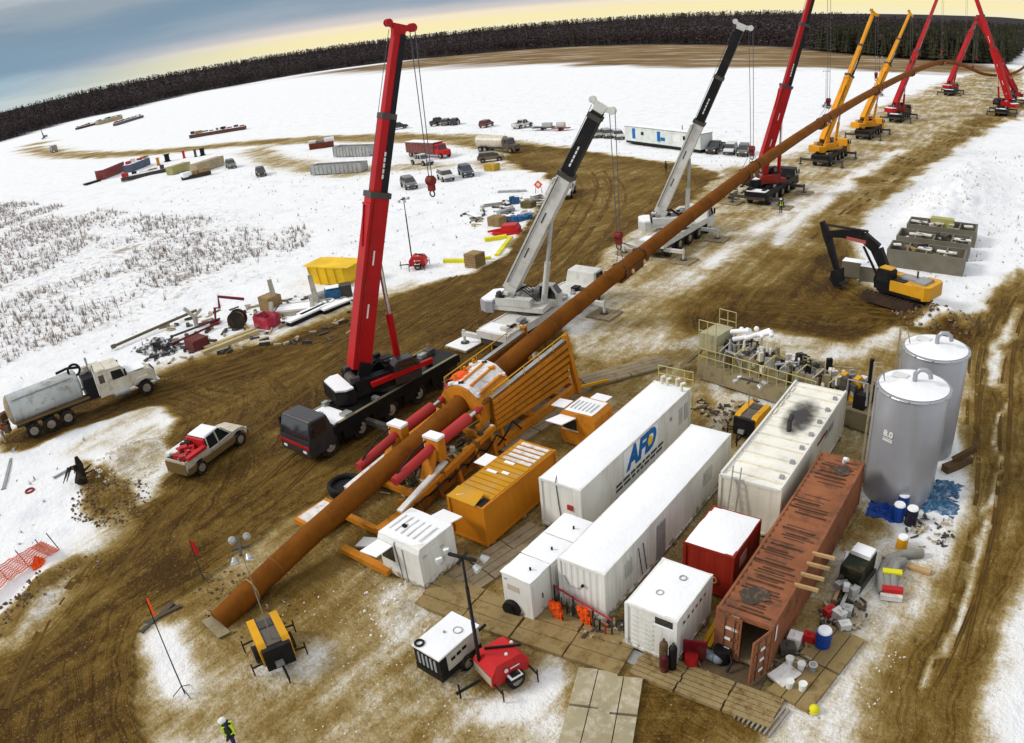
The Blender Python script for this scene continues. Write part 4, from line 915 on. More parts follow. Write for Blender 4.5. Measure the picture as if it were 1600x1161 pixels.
# B: long white container in front of it
cb_, wb, lb_ = container('site_container', 'long plain white container with a grey side door, nearer than the logo one', 'container', -15.0, -12.86, 19.9, 32.35, 2.75, WHITE, pitch=.30, dep=.03, snowth=.14)
panel(cb_, 'door', GREYP, (wb+.034, 4.4, .3), (.04, .75, 1.9))
panel(cb_, 'window', GREYB, (wb+.034, 1.6, 1.3), (.03, .55, .8))
panel(cb_, 'vent_panel', GREYB, (wb+.034, 9.3, 1.4), (.03, .9, .8))
for yy in (2.7, 3.1): MB().tube([(wb+.06, yy, 2.2), (wb+.06, yy+.2, 1.2), (wb+.06, yy+.35, .5)], .02, 5).build('cable', BLACK, cb_)
MB().tube([(.2, -.05, 1.9), (.45, -.06, 1.45), (.85, -.06, 1.45), (1.15, -.06, 1.75)], .022, 5).build('cable', GREYP, cb_)
MB().cyl((1.15, -.06, 1.76), (1.15, -.14, 1.76), .07, n=8).build('socket', BLACK, cb_)

# C: white generator house with soot, ladder, roof seams
cc, wc, lc = container('generator_house', 'white generator house with a soot stained roof and leaning ladder', 'generator house', -11.62, -8.66, 28.4, 39.25, 2.9, CREAM, snow=False, pitch=.9, dep=.012, roofm=mat('house_roof', (.80, .78, .70), .7, dirt=.22, dcol=(.48, .42, .28), dscale=1.6, var=.08))
for k in range(11):
    yy = .5+k*.98; MB().box(.12, wc-.12, yy-.03, yy+.03, 2.89, 2.955).build('roof_seam', CREAM, cc)
for k in range(7):
    yy = .9+k*1.45; MB().box(wc-.42, wc-.2, yy, yy+.18, 2.89, 3.06).build('roof_bracket', GREYP, cc)
for k in range(4): MB().box(.12, .22, 6.6+k*.95, 7.2+k*.95, 2.89, 2.97).build('roof_bracket', CREAM, cc)
for xx in (-.04, wc-.06): MB().box(xx, xx+.1, .05, lc-.05, 2.88, 3.03).build('roof_kerb', WHITE, cc)
MB().box(-.02, wc+.02, -.07, .03, 2.88, 2.98).build('roof_kerb', WHITE, cc)
st = bpy.data.materials.new('soot_stain'); st.use_nodes = True
t_ = st.node_tree; bs = t_.nodes['Principled BSDF']; bs.inputs['Base Color'].default_value = (.05, .048, .045, 1); bs.inputs['Roughness'].default_value = .9
tx = t_.nodes.new('ShaderNodeTexCoord'); mpn = t_.nodes.new('ShaderNodeMapping'); gra = t_.nodes.new('ShaderNodeTexGradient'); gra.gradient_type = 'SPHERICAL'
t_.links.new(tx.outputs['Object'], mpn.inputs[0]); mpn.inputs['Scale'].default_value = (1/1.05, 1/2.6, 1); t_.links.new(mpn.outputs[0], gra.inputs[0])
nz_ = t_.nodes.new('ShaderNodeTexNoise'); nz_.inputs['Scale'].default_value = 2.2; nz_.inputs['Detail'].default_value = 6; t_.links.new(tx.outputs['Object'], nz_.inputs['Vector'])
mu = t_.nodes.new('ShaderNodeMath'); mu.operation = 'MULTIPLY'; t_.links.new(gra.outputs['Fac'], mu.inputs[0]); t_.links.new(nz_.outputs['Fac'], mu.inputs[1])
mrr = t_.nodes.new('ShaderNodeMapRange'); t_.links.new(mu.outputs[0], mrr.inputs[0]); mrr.inputs[1].default_value = .05; mrr.inputs[2].default_value = .34; mrr.inputs[4].default_value = .95; t_.links.new(mrr.outputs[0], bs.inputs['Alpha'])
MB().add([(-1.1, -2.2, 0), (1.1, -2.2, 0), (1.1, 2.6, 0), (-1.1, 2.6, 0)], [(0, 1, 2, 3)]).build('soot_stain', st, cc, loc=(wc*.52, 6.9, 2.962))
MB().cyl((wc*.5, 5.3, 2.88), (wc*.5, 5.3, 3.5), .13, n=10).cyl((wc*.5, 5.3, 3.45), (wc*.5, 5.65, 3.62), .13, n=10).build('exhaust_stack', SOOT, cc, True)
ld = MB()
for xx in (.62, 1.02): ld.beam((xx, -.75, .0), (xx, -.05, 3.6), .05, .07)
for k in range(11): ld.cyl((.62, -.72+.064*k, .2+.31*k), (1.02, -.72+.064*k, .2+.31*k), .02, n=5)
lo = ld.build('ladder', ALU); lo.location = (-11.62, 28.4, 0); tag(lo, 'aluminium ladder leaning on the near end of the generator house', 'ladder')
for yy in (5.8, 6.6): panel(cc, 'vent_slot', GREYP, (wc+.014, yy+1.2, 1.9), (.02, .7, .35))
panel(cc, 'side_plate', DKRED, (wc+.014, 5.6, 2.2), (.02, 1.6, .16))

# brown shipping container with open doors
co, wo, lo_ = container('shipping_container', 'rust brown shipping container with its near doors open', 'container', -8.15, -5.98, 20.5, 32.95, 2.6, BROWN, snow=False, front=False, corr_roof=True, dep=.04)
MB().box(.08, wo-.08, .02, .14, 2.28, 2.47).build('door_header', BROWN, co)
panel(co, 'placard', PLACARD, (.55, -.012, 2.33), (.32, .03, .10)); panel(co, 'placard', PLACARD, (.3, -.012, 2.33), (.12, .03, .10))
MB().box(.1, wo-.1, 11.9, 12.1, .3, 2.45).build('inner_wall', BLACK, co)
def door(parent, hinge, ang, wdt, left):
    M = Matrix.Translation((*hinge, 0)) @ Matrix.Rotation(ang, 4, 'Z')
    dv = MB(M); s = 1 if left else -1
    dv.box(min(0, s*wdt), max(0, s*wdt), -.05, 0, .28, 2.44)
    do = dv.build('door', BROWN, parent)
    for k in range(4):
        z0_ = .36+k*.52; bx_ = MB(M); bx_.box(min(s*.1, s*(wdt-.1)), max(s*.1, s*(wdt-.1)), -.085, -.05, z0_, z0_+.34); bx_.build('door_panel', BROWN, do)
    for k in (.35, .75):
        MB(M).cyl((s*wdt*k, -.11, .3), (s*wdt*k, -.11, 2.4), .02, n=6).build('lock_rod', STEEL, do)
    for k in range(3): MB(M).box(s*wdt*.5-.12, s*wdt*.5+.12, -.12, -.09, .7+.55*k, .82+.55*k).build('placard', PLACARD, do)
    return do
door(co, (.02, -.02), R(-4), 1.02, True)
door(co, (wo-.02, -.02), R(72), 1.05, False)
MB().box(.62, .98, -.13, -.12, 1.55, 1.95).build('placard', PLACARD, co)
for k in range(4):
    o = MB().beam((0, 0, 0), (.95, .05, .02), .10, .14).build('timber_stub', WOODL); o.location = (-6.05, 23.0+k*.72, 2.62); tag(o, ['pale timber stub on the brown roof edge, nearest the open doors', 'second pale timber stub on the brown roof edge', 'third pale timber stub on the brown roof edge', 'pale timber stub on the brown roof edge, farthest from the doors'][k], 'timber', 'timber stubs on the brown container')
RST = mat('roof_rust', (.085, .042, .026), .9, dirt=.4, dcol=(.20, .09, .05), dscale=3)
for k in range(66):
    yy = .3+k*.181; cen = math.sin(k*.23)*.25; l0 = max(.1, .35+cen*.6+random.uniform(-.25, .35)); l1 = min(wo-.1, 1.75+cen+random.uniform(-.45, .25))
    if 34 < k < 38 or 46 < k < 53 or random.random() < .12 or l1-l0 < .3: continue
    MB().box(l0, l1, yy-.035, yy+.035, 2.555, 2.590).build('roof_corrugation', RST, co)
for q_ in ((.95, 1.25, .55), (1.4, 11.3, .5)):
    pl_ = [(q_[0]+q_[2]*random.uniform(.7, 1.2)*math.cos(a_*.7), q_[1]+q_[2]*random.uniform(.7, 1.2)*math.sin(a_*.7)) for a_ in range(9)]
    MB().slab(pl_, 2.592, 2.598).build('oil_stain', mat('oil_stain', (.06, .05, .04), .8, dirt=.6, dcol=(.2, .1, .06), dscale=4), co)
MB().tube([(wo*.6, 12.0, 2.62), (wo*.62, 11.9, 2.9), (wo*.7, 11.8, 2.95)], .10, 8).build('vent', PLACARD, co)
panel(co, 'side_lettering', PLACARD, (wo+.05, .35, 1.5), (.012, .16, .75))

# red low box with snow roof
cr_, wr, lr = container('red_container', 'small dark red container with a thick snow roof', 'container', -11.1, -8.9, 23.6, 26.5, 2.5, DKRED, pitch=.75, dep=.02, snowth=.16)
panel(cr_, 'placard', mat('placard_pink', (.55, .30, .25), .5), (wr+.024, .7, 1.4), (.02, .75, .55))
MB().ring((1.4, -.08, 1.0), .16, .03, 14, 'Y').build('hose_loop', mat('hose_ochre', (.45, .33, .10), .6), cr_)
# small white container near the brown doors
cs, ws_, ls = container('white_container', 'small white container with a dark window beside the open brown doors', 'container', -11.4, -9.26, 19.2, 22.2, 2.45, WHITE, pitch=.5, dep=.02, snowth=.10)
MB().box(1.25, 2.0, -.035, -.02, 1.95, 2.28).build('window', GLASS, cs)
MB().box(1.2, 2.05, -.05, -.022, 1.86, 1.95).build('window_sill', SNOW, cs)
for k in range(7): MB().box(.2, 1.15, -.045, -.022, .45+k*.25, .50+k*.25).build('slat', WHITE, cs)
for k in range(6): panel(cs, 'vent_mark', DKRED if k % 2 else STEEL, (ws_+.024, .55+k*.36, 1.80), (.012, .16, .11))
for p in ((.9, 1.0), (1.3, 2.2)): MB().ring((p[0], p[1], 2.55), .14, .025, 12, 'Z').build('lifting_eye', ALU, cs)
panel(cs, 'ladder_plate', ALU, (.05, -.8, .05), (.9, .7, .05))
# three white cabinets
labs = ['white equipment cabinet at the near end of the row of three', 'middle white equipment cabinet of the row of three', 'white equipment cabinet of the row of three, next to the logo container']
for k, (y0_, y1_) in enumerate(((18.33, 19.68), (19.8, 21.35), (21.47, 23.05))):
    cq = T('equipment_cabinet', labs[k], 'cabinet', (-16.87, y0_, 0), 0, 'white cabinets beside the long container')
    l_ = y1_-y0_; w_ = 1.47
    MB().box(0, w_, 0, l_, .08, 2.22).build('body', WHITE, cq); MB().box(-.03, w_+.03, -.03, l_+.03, 2.22, 2.29).build('roof', WHITE, cq)
    snow_slab(cq, -.03, w_+.03, -.03, l_+.03, 2.288, .09)
    MB().box(w_+.002, w_+.03, .15, l_-.15, .3, 2.0).build('door', WHITE, cq)
    MB().box(w_+.03, w_+.07, l_*.5, l_*.5+.05, 1.0, 1.25).build('handle', STEEL, cq)
    MB().cyl((w_*.72, l_*.45, 2.29), (w_*.72, l_*.45, 2.50), .045, n=8).build('vent', BLACK, cq)
    if k == 0:
        MB().box(.25, .85, -.02, -.002, 1.45, 1.75).build('label_plate', mat('label_tan', (.55, .47, .38), .5), cq); MB().box(.1, .25, -.02, -.002, 1.95, 2.02).build('label_plate', GREYP, cq)
# black hose reel
o = MB().cyl((0, 0, .15), (0, .22, .15+.02), .42, n=18).cyl((0, -.06, .16), (0, .3, .16), .16, n=12).build('hose_reel', BLACK, None, True); o.location = (*(-16.42, 18.13), .32); o.rotation_euler = (0, 0, R(10)); tag(o, 'black hose reel on the ground in front of the white cabinets', 'hose reel')

# orange container with a slatted roof
cg, wg, lg_ = container('orange_container', 'orange power pack container with an open roof flap', 'container', -22.45, -20.3, 21.35, 27.2, 2.42, ORBOX, snow=False, pitch=1.2, dep=.008)
for k in range(13):
    y_ = .75+k*.39
    MB().box(.06, wg-.06, y_, y_+.31, 2.41, 2.45).build('roof_slat', ORTOP, cg)
for k in range(5): MB().box(.2+random.uniform(0, .2), wg-.15, 3.9+k*.38, 4.12+k*.38, 2.451, 2.50).build('snow_patch', DSNOW, cg)
for x0_, x1_, y_ in ((.3, .9, 2.55), (1.1, 1.5, 2.75), (.6, 1.2, 3.6)): MB().box(x0_, x1_, y_, y_+.18, 2.451, 2.49).build('snow_patch', SNOW, cg)
MB().add([(.04, -.10, 2.44), (1.75, -.14, 2.46), (1.70, .72, 2.66), (.06, .70, 2.58), (.04, -.10, 2.40), (1.75, -.14, 2.42), (1.70, .72, 2.62), (.06, .70, 2.54)], [(0, 1, 2, 3), (7, 6, 5, 4), (0, 4, 5, 1), (1, 5, 6, 2), (2, 6, 7, 3), (3, 7, 4, 0)]).build('roof_flap', ORTOP, cg)
MB().add([(1.66, -.02, 2.425), (2.08, -.02, 2.425), (2.05, .68, 2.428), (1.66, .68, 2.428)], [(0, 1, 2, 3)]).build('roof_opening', BLACK, cg)
MB().add([(.45, .02, 2.475), (.95, .30, 2.54), (.90, .42, 2.57), (.40, .14, 2.50)], [(0, 1, 2, 3)]).build('snow_patch', SNOW, cg)
MB().box(-.9, -.02, 3.0, 4.0, 2.30, 2.34).build('awning_flap', SNOW, cg)

# white operator cabin with awnings
k0 = T('operator_cabin', 'white operator cabin with propped open window flaps', 'cabin', (-23.4, 17.4, 0))
w_, l_ = 2.6, 2.35
MB().prism([(0, .12), (0, 2.05), (.15, 2.32), (l_-.1, 2.32), (l_, 2.2), (l_, .12)], w_/2).build('body', WHITE, k0, loc=(w_/2, 0, 0))
snow_slab(k0, .02, w_-.02, .1, l_-.02, 2.31, .07)
for k in range(6): MB().box(.3+.38*k, .36+.38*k, .5, 1.7, 2.385, 2.42).build('roof_rib', WHITE, k0)
MB().box(.1, .95, -.02, -.004, 1.0, 1.85).build('window', GLASS, k0)
MB().add([(-.25, -.95, 1.78), (.72, -.85, 1.78), (.98, -.02, 1.98), (.05, -.02, 1.98), (-.25, -.95, 1.73), (.72, -.85, 1.73), (.98, -.02, 1.93), (.05, -.02, 1.93)], [(0, 1, 2, 3), (7, 6, 5, 4), (0, 4, 5, 1), (1, 5, 6, 2), (2, 6, 7, 3), (3, 7, 4, 0)]).build('window_flap', SNOW, k0)
MB().add([(1.0, l_, 2.1), (2.2, l_, 2.1), (2.3, l_+1.0, 2.0), (1.1, l_+1.0, 2.0), (1.0, l_, 2.05), (2.2, l_, 2.05), (2.3, l_+1.0, 1.95), (1.1, l_+1.0, 1.95)], [(0, 1, 2, 3), (7, 6, 5, 4), (0, 4, 5, 1), (1, 5, 6, 2), (2, 6, 7, 3), (3, 7, 4, 0)]).build('window_flap', SNOW, k0)
MB().box(w_+.003, w_+.02, .5, 1.3, .3, 1.9).build('door', WHITE, k0)
for p in ((.25, 1.75), (1.35, 1.6), (1.6, 1.2)): MB().box(w_+.022, w_+.035, p[0], p[0]+.22, p[1], p[1]+.1).build('vent', GREYB, k0)
MB().box(1.55, 1.60, -.03, -.004, .2, 2.0).build('door_edge', GREYP, k0)
MB().tube([(.9, 1.2, 2.4), (1.1, -.02, 2.15), (1.35, -.08, .2)], .022, 5).build('cable', STEEL, k0)
MB().box(.8, 1.0, .9, 1.05, 2.38, 2.50).build('roof_hatch', BLACK, k0)

# small rounded orange cabin with flaps
k1 = T('orange_cabin', 'small orange control cabin with three snowy window flaps', 'cabin', (-22.8, 31.3, 0))
w_, l_ = 2.35, 2.0
prof = [(.0, .35), (.25, .12), (w_-.25, .12), (w_, .35), (w_, 1.95), (w_-.25, 2.2), (.25, 2.2), (0, 1.95)]
MB(Matrix.Translation((0, l_/2, 0)) @ Matrix.Rotation(R(-90), 4, 'Z') @ Matrix.Translation((0, 0, 0))).prism([(a, b) for a, b in prof], l_/2).build('body', ORANGE, k1)
snow_slab(k1, .28, w_-.25, .15, l_-.08, 2.2, .06)
for k in range(6): MB().box(.5+.26*k, .55+.26*k, .4, 1.4, 2.262, 2.285).build('roof_rib', GREYB, k1)
MB().box(.25, 1.15, -.02, -.003, 1.1, 1.75).build('window', GLASS, k1); MB().box(.15, 1.25, -.05, -.021, 1.02, 1.1).build('window_sill', CREAM, k1)
def flap(parent, pts, m=SNOW, t=.05):
    vs = [Vector(p) for p in pts]; vs += [p-Vector((0, 0, t)) for p in vs]
    return MB().add(vs, [(0, 1, 2, 3), (7, 6, 5, 4), (0, 4, 5, 1), (1, 5, 6, 2), (2, 6, 7, 3), (3, 7, 4, 0)]).build('window_flap', m, parent)
flap(k1, [(-.35, -.9, 1.85), (.75, -.9, 1.85), (1.15, -.02, 1.95), (.1, -.02, 1.95)])
flap(k1, [(-.95, .55, 2.0), (-.02, .55, 2.05), (-.02, 1.5, 2.05), (-.95, 1.5, 2.0)])
flap(k1, [(.7, l_+.02, 2.1), (1.75, l_+.02, 2.1), (1.75, l_+1.0, 2.05), (.7, l_+1.0, 2.05)])

# ================================================================== tanks
def tank(label, cx, cy, r=1.77, H=6.0, sign=False, az=-90):
    t = T('storage_tank', label, 'tank', (cx, cy, 0), 0, 'grey storage tanks')
    MB().cyl((0, 0, 0), (0, 0, H), r, n=40).build('shell', TANKG, t, True)
    lid = MB().cyl((0, 0, H), (0, 0, H+.06), r+.05, n=40).cyl((0, 0, H+.06), (0, 0, H+.30), r+.02, .15, n=40).build('roof', TANKG, t, True)
    MB().cyl((0, 0, H+.10), (0, 0, H+.37), r-.06, .18, n=40).build('snow_cover', SNOW, lid, True)
    rg2 = MB()
    for k in range(12):
        a = 2*math.pi*k/12+.1; b = a+2*math.pi/12-.06
        pts = [((r+.06)*math.cos(q), (r+.06)*math.sin(q)) for q in np.linspace(a, b, 5)]
        rg2.tube([(p[0], p[1], H+.02) for p in pts], .045, 5)
    rg2.build('rim', ALU, t)
    MB().tube([(.0, -.12, H+.28), (.0, -.12, H+.75), (.18, -.10, H+.98), (.45, -.06, H+1.0), (.68, -.03, H+.85), (.74, -.02, H+.6)], .12, 10).build('gooseneck_vent', TANKG, t, True)
    MB().obox((-.75, .28, H+.33), (.75, .45, .12), R(-12)).build('hatch', PLACARD, t)
    # ladder with cage on the left side
    M = Matrix.Rotation(R(195), 4, 'Z')
    l2 = MB(M)
    for yy in (-.25, .25): l2.beam((r+.25, yy, 0), (r+.25, yy, H+1.0), .07, .07)
    for k in range(22): l2.cyl((r+.25, -.25, .25+.28*k), (r+.25, .25, .25+.28*k), .02, n=5)
    l2.tube([(r+.25, -.25, H+1.0), (r-.1, -.25, H+1.0), (r-.3, -.25, H+.3)], .03, 5).tube([(r+.25, .25, H+1.0), (r-.1, .25, H+1.0), (r-.3, .25, H+.3)], .03, 5)
    l2.build('ladder', mat('ladder_tan', (.34, .29, .20), .5, dirt=.4), t)
    M2 = Matrix.Rotation(R(187), 4, 'Z'); sp2 = MB(M2); sp2.box(r-.05, r+.12, -.5, -.38, .0, H-.2).build('downpipe', GREYB, t)
    MB(Matrix.Rotation(R(170), 4, 'Z')).cyl((r-.1, 0, .9), (r+.35, 0, .9), .18, n=10).build('nozzle', DRAB, t, True)
    if sign:
        a0 = R(-112)
        s1 = text_mesh('8.0', .44, PLACARD, 0, .02)
        p = Vector((math.cos(a0)*(r+.012), math.sin(a0)*(r+.012), 4.05))
        inst(s1, 'number_sign', t, p, (R(90), 0, a0+R(90)))
        MB(Matrix.Rotation(a0, 4, 'Z')).box(r+.004, r+.014, -.28, .28, 3.66, 3.74).build('number_sign', PLACARD, t)
        MB(Matrix.Rotation(a0, 4, 'Z')).box(r+.004, r+.014, -.28, .28, 3.78, 3.82).build('number_sign', PLACARD, t)
    return t
tank('nearer grey storage tank with white numerals on its shell', -4.45, 35.25, sign=True)
tank('farther grey storage tank behind the numbered one', -4.2, 40.35)
o = MB().beam((0, 0, .2), (.0, 2.0, .2), .5, .4).beam((-.2, .8, .4), (.3, 1.9, 1.1), .3, .3).build('pipe_fitting', mat('fitting_rust', (.10, .06, .025), .7, dirt=.3)); o.location = (*(-2.47, 38.14), 0); o.rotation_euler = (0, 0, R(-35)); tag(o, 'rusty pipe fitting on the snow between tank and side road', 'pipe fitting')

# ================================================================== light towers and generators
def light_tower(label, cx, cy, rz, bodym, H, scale=1.0, style='box', lamps=4, headrot=0.0):
    t = T('light_tower', label, 'light tower', (cx, cy, gz(cx, cy)*.6), rz, 'mobile light towers')
    bd = MB(); 
    if style == 'red':
        bd.prism([(-.85, .35), (-.85, .95), (-.55, 1.35), (.55, 1.35), (.85, .95), (.85, .35)], [.62, .68, .60, .60, .68, .62])
        b = bd.build('body', bodym, t)
        MB().add([(-.60, -.862, .42), (.60, -.862, .42), (.62, -.862, .92), (-.62, -.862, .92)], [(0, 1, 2, 3)]).build('end_panel', mat('panel_tan', (.42, .39, .30), .5), b)
        MB().beam((-.45, -.4, 1.42), (.3, .8, 1.42), .07, .08).build('mast_rest', BLACK, t)
        for p in ((.3, .1), (-.1, .62)): MB().sphere((p[0], p[1], 1.36), .08, 8, 5).build('cap', WHITE, b)
        MB().box(.69, .95, -.25, .45, .42, .62).build('fender', BLACK, t); MB().box(.66, .97, -.2, .35, .62, .66).build('snow_cover', SNOW, t)
        MB().cyl((.66, -.2, .95), (.70, -.2, .95), .09, n=10).build('emblem', PLACARD, b); MB().box(.675, .69, -.02, .4, .92, .98).build('lettering', PLACARD, b)
    else:
        bd.box(-.6, .6, -1.0, 1.0, .45, .60)
        b = bd.build('frame', BLACK, t)
        for s in (-1, 1):
            MB().prism([(-1.0, .5), (-1.0, 1.35), (-.75, 1.5), (.95, 1.5), (1.1, 1.2), (1.1, .5)], .17).build('side_panel', bodym, t, loc=(s*.52, 0, 0))
        MB().box(-.36, .36, -.9, .95, .55, 1.42).build('engine_cover', mat('engine_grey', (.12, .105, .095), .6, dirt=.3), t)
        MB().box(-.62, .62, -1.22, -1.0, .35, 1.42).build('end_panel', BLACK, t)
        MB().box(-.3, .3, .2, .7, 1.42, 1.47).build('vent_grille', STEEL, t)
        MB().box(-.25, .1, -1.40, -1.22, .55, .75).build('fuel_box', ALU, t)
    for s in (-1, 1):
        o_ = inst(WHC[0], 'wheel', t, (s*.78, .1, .36)); inst(WHC[1], 'rim', o_)
    MB().beam((0, -1.0, .42), (0, -2.1, .38), .09, .09).cyl((0, -1.95, .02), (0, -1.95, .8), .04, n=6).build('drawbar', BLACK, t)
    for s in (-1, 1):
        for yy in (-.75, .85): MB().beam((s*.5, yy, .5), (s*1.2, yy, .45), .06, .06).cyl((s*1.18, yy, .02), (s*1.18, yy, .7), .035, n=6).build('jack', BLACK, t)
    m0 = Vector((-.35, -.75, .6) if style == 'red' else (0, -.6, .6))
    mw = 1.0 if style == 'red' else .5
    ms = MB().beam(m0, (m0.x, m0.y, H*.5), .11*mw, .11*mw).beam((m0.x, m0.y, H*.5), (m0.x, m0.y, H*.78), .10*mw, .10*mw).beam((m0.x, m0.y, H*.78), (m0.x, m0.y, H), .07*mw, .07*mw).build('mast', BLACK if style == 'red' else DRAB, t)
    M = Matrix.Translation((m0.x, m0.y, H)) @ Matrix.Rotation(headrot, 4, 'Z')
    hd = MB(M).beam((-.55, 0, 0), (.55, 0, 0), .10, .10).beam((0, -.35, -.05), (0, .35, -.05), .08, .08).build('lamp_bar', STEEL if style != 'red' else BLACK, t)
    for i, (dx, dy) in enumerate([(-.6, -.16), (-.6, .16), (.6, -.16), (.6, .16)][:lamps]):
        sg = -1 if dx < 0 else 1
        l3 = MB(M).cyl((dx, dy*1.6, .0), (dx+sg*.18, dy*1.8, -.14), .09, .17, n=14).build('floodlight', ALU, t, True)
        MB(M).cyl((dx+sg*.18, dy*1.8, -.14), (dx+sg*.19, dy*1.8, -.15), .16, n=14).build('lens', LAMPM, l3, True)
    return t
light_tower('red light tower with tall black mast in the foreground', -14.75, 15.35, R(-18), REDT, 6.2, style='red', headrot=R(30))
light_tower('yellow light plant with raised mast beside the buried pipe end', -23.4, 10.75, R(69), YELLOW, 6.2, headrot=R(-100))
light_tower('yellow light plant standing between the generator house and the logo container', -13.5, 37.4, R(-4), YELLOW, 3.6)
q = (-55.52, 53.57); light_tower('small red light tower on the snow beyond the haul road', q[0], q[1], R(-60), REDT, 7.3, style='red')
p_ = (-52.70, 194.23); light_tower('light tower with a dark head on the snow behind the yellow cranes', p_[0], p_[1], R(20), GREYP, 9.0, style='red')
p_ = (-46.79, 228.69); light_tower('far light tower against the brown field behind the yellow cranes', p_[0], p_[1], R(20), GREYP, 11.0, style='red')
# white generator
g0 = T('generator', 'white topped towable generator beside the red light tower', 'generator', (-16.9, 14.7, 0), R(-2))
MB().box(-.72, .72, -1.15, 1.15, .32, .62).build('base', BLACK, g0)
MB().box(-.70, .70, -1.13, 1.13, .62, 1.52).build('body', BLACK, g0)
MB().box(.702, .73, -.75, 1.10, .66, 1.46).build('side_panel', mat('gen_panel', (.44, .42, .35), .5, dirt=.25), g0); MB().box(-.73, -.702, -.75, 1.10, .66, 1.46).build('side_panel', GREYB, g0)
MB().box(-.74, .74, -1.17, 1.17, 1.52, 1.60).build('roof', WHITE, g0); snow_slab(g0, -.74, .74, -1.17, 1.17, 1.598, .05)
MB().ring((-.5, -.95, 1.66), .17, .05, 14, 'Z').build('filler_cap', BLACK, g0); MB().ring((.25, .45, 1.66), .18, .02, 14, 'Z').build('lifting_eye', GREYP, g0); MB().cyl((-.1, .05, 1.64), (-.1, .05, 1.72), .05, n=8).build('cap', GREYP, g0)
for k in range(3): MB().box(.73, .745, -.55+.32*k, -.32+.32*k, 1.05+.03*k, 1.2+.03*k).build('lettering', BLACK, g0)
for k in range(5): MB().box(-.5+.22*k, -.4+.22*k, -1.16, -1.131, .75, 1.35).build('louvre', GREYP, g0)
for s in (-1, 1):
    o_ = inst(WHC[0], 'wheel', g0, (s*.72, .2, .36)); inst(WHC[1], 'rim', o_)
MB().beam((0, 1.15, .45), (0, 2.2, .42), .09, .09).build('drawbar', BLACK, g0); MB().sphere((0.2, 1.35, 1.4), .14, 10, 6).build('control_knob', mat('plastic_violet', (.18, .18, .5), .4), g0); MB().box(-.3, .3, 1.17, 1.3, 1.1, 1.4).build('control_box', BLACK, g0)

# ================================================================== mud recycling unit
mu_ = T('mud_recycling_unit', 'long drab mud recycling skid with tanks, railings and pumps', 'mud unit', (-19.3, 42.3, 0), R(-10))
Lm = 12.4
MB().box(0, Lm, .0, .25, .15, 1.25).build('skid_beam', DRAB, mu_); MB().box(0, Lm, 2.25, 2.5, .15, 1.25).build('skid_beam', DRAB, mu_)
MB().box(0, Lm, .26, 2.24, 1.05, 1.25).build('deck', DRAB, mu_)
for k in range(4): MB().box(.4+k*2.1, 2.2+k*2.1, .5, 2.1, 1.25, 2.1+.25*(k % 2)).build('tank', DRAB, mu_)
for k in range(4): MB().box(.5+k*2.1, 2.1+k*2.1, .6, 2.0, 2.102+.25*(k % 2), 2.13+.25*(k % 2)).build('screen', GREYP if k % 2 else ALU, mu_)
MB().box(.0, 1.3, .3, 2.3, 2.1, 3.3).build('cabinet', mat('cabinet_olive', (.42, .39, .25), .5, dirt=.3), mu_)
for k in range(9):
    xx = 2.0+.35*k; MB().cyl((xx, .8+.5*(k % 3), 2.2), (xx, .8+.5*(k % 3), 3.1+.2*(k % 2)), .13, .07, n=8).build('hydrocyclone', CREAM if k % 2 else GREYB, mu_, True)
for p, q in (((2.0, 1.2, 3.0), (4.6, 1.6, 4.0)), ((3.0, .9, 3.4), (4.2, 2.0, 3.9)), ((1.6, 1.6, 3.3), (3.2, 1.2, 3.9))):
    MB().cyl(p, q, .16, n=10).build('manifold', SNOW, mu_, True)
for k in range(5):
    MB().sphere((2.4+.55*k, 1.5-.2*(k % 2), 3.7+.15*(k % 3)), .17, 10, 6).build('flange_snow', SNOW, mu_, True)
for k in range(130):
    xx = 1.4+random.random()*(Lm-2); MB().obox((xx, random.uniform(.5, 2.1), random.uniform(1.7, 2.7)), (random.uniform(.1, .5), random.uniform(.1, .45), random.uniform(.12, .8)), random.uniform(0, 1.5)).build('fitting', random.choice([DRAB, STEEL, STEEL, GREYP, DRAB, DSNOW, BLACK, CREAM]), mu_)
RAILY = mat('rail_olive', (.50, .45, .18), .5, dirt=.2)
for s_, yy in ((0, .05), (1, 2.45)):
    r5 = MB()
    for k in range(14): r5.cyl((.1+k*.65, yy, 1.25), (.1+k*.65, yy, 2.35 if k > 2 else 4.3), .03, n=6)
    for zz in (1.8, 2.35): r5.cyl((.1, yy, zz), (8.6, yy, zz), .03, n=6)
    for zz in (3.6, 4.3): r5.cyl((.1, yy, zz), (1.4, yy, zz), .03, n=6)
    r5.build('railing', RAILY, mu_)
for k in range(8):
    xx = 1.5+k*1.1; MB().tube([(xx, .4, 1.5), (xx+.2, .1, 2.5), (xx+.6, .6, 3.0), (xx+.9, 1.5, 2.4)], .045, 6).build('hose', RAILY if k % 2 else GREYB, mu_)
for k in range(3): MB().cyl((8.9+.5*k, .9+.5*(k % 2), 1.3), (9.3+.5*k, 1.2+.4*(k % 2), 2.2), .25, n=10).build('pump', STEEL, mu_, True)
for s in (0, 1): MB().prism([(9.6, 1.25), (9.6, 2.3), (9.9, 2.7), (10.5, 2.7), (10.8, 2.3), (10.8, 1.25)], .28).build('pump_housing', YELLOW, mu_, loc=(0, 0, 0), rz=0) if False else MB(Matrix.Rotation(R(-90), 4, 'Z')).prism([(9.4+.9*s, 1.25), (9.4+.9*s, 2.35), (9.6+.9*s, 2.75), (9.9+.9*s, 2.75), (10.05+.9*s, 2.35), (10.05+.9*s, 1.25)], .3).build('pump_housing', YELLOW, mu_, loc=(0, 1.3, 0))
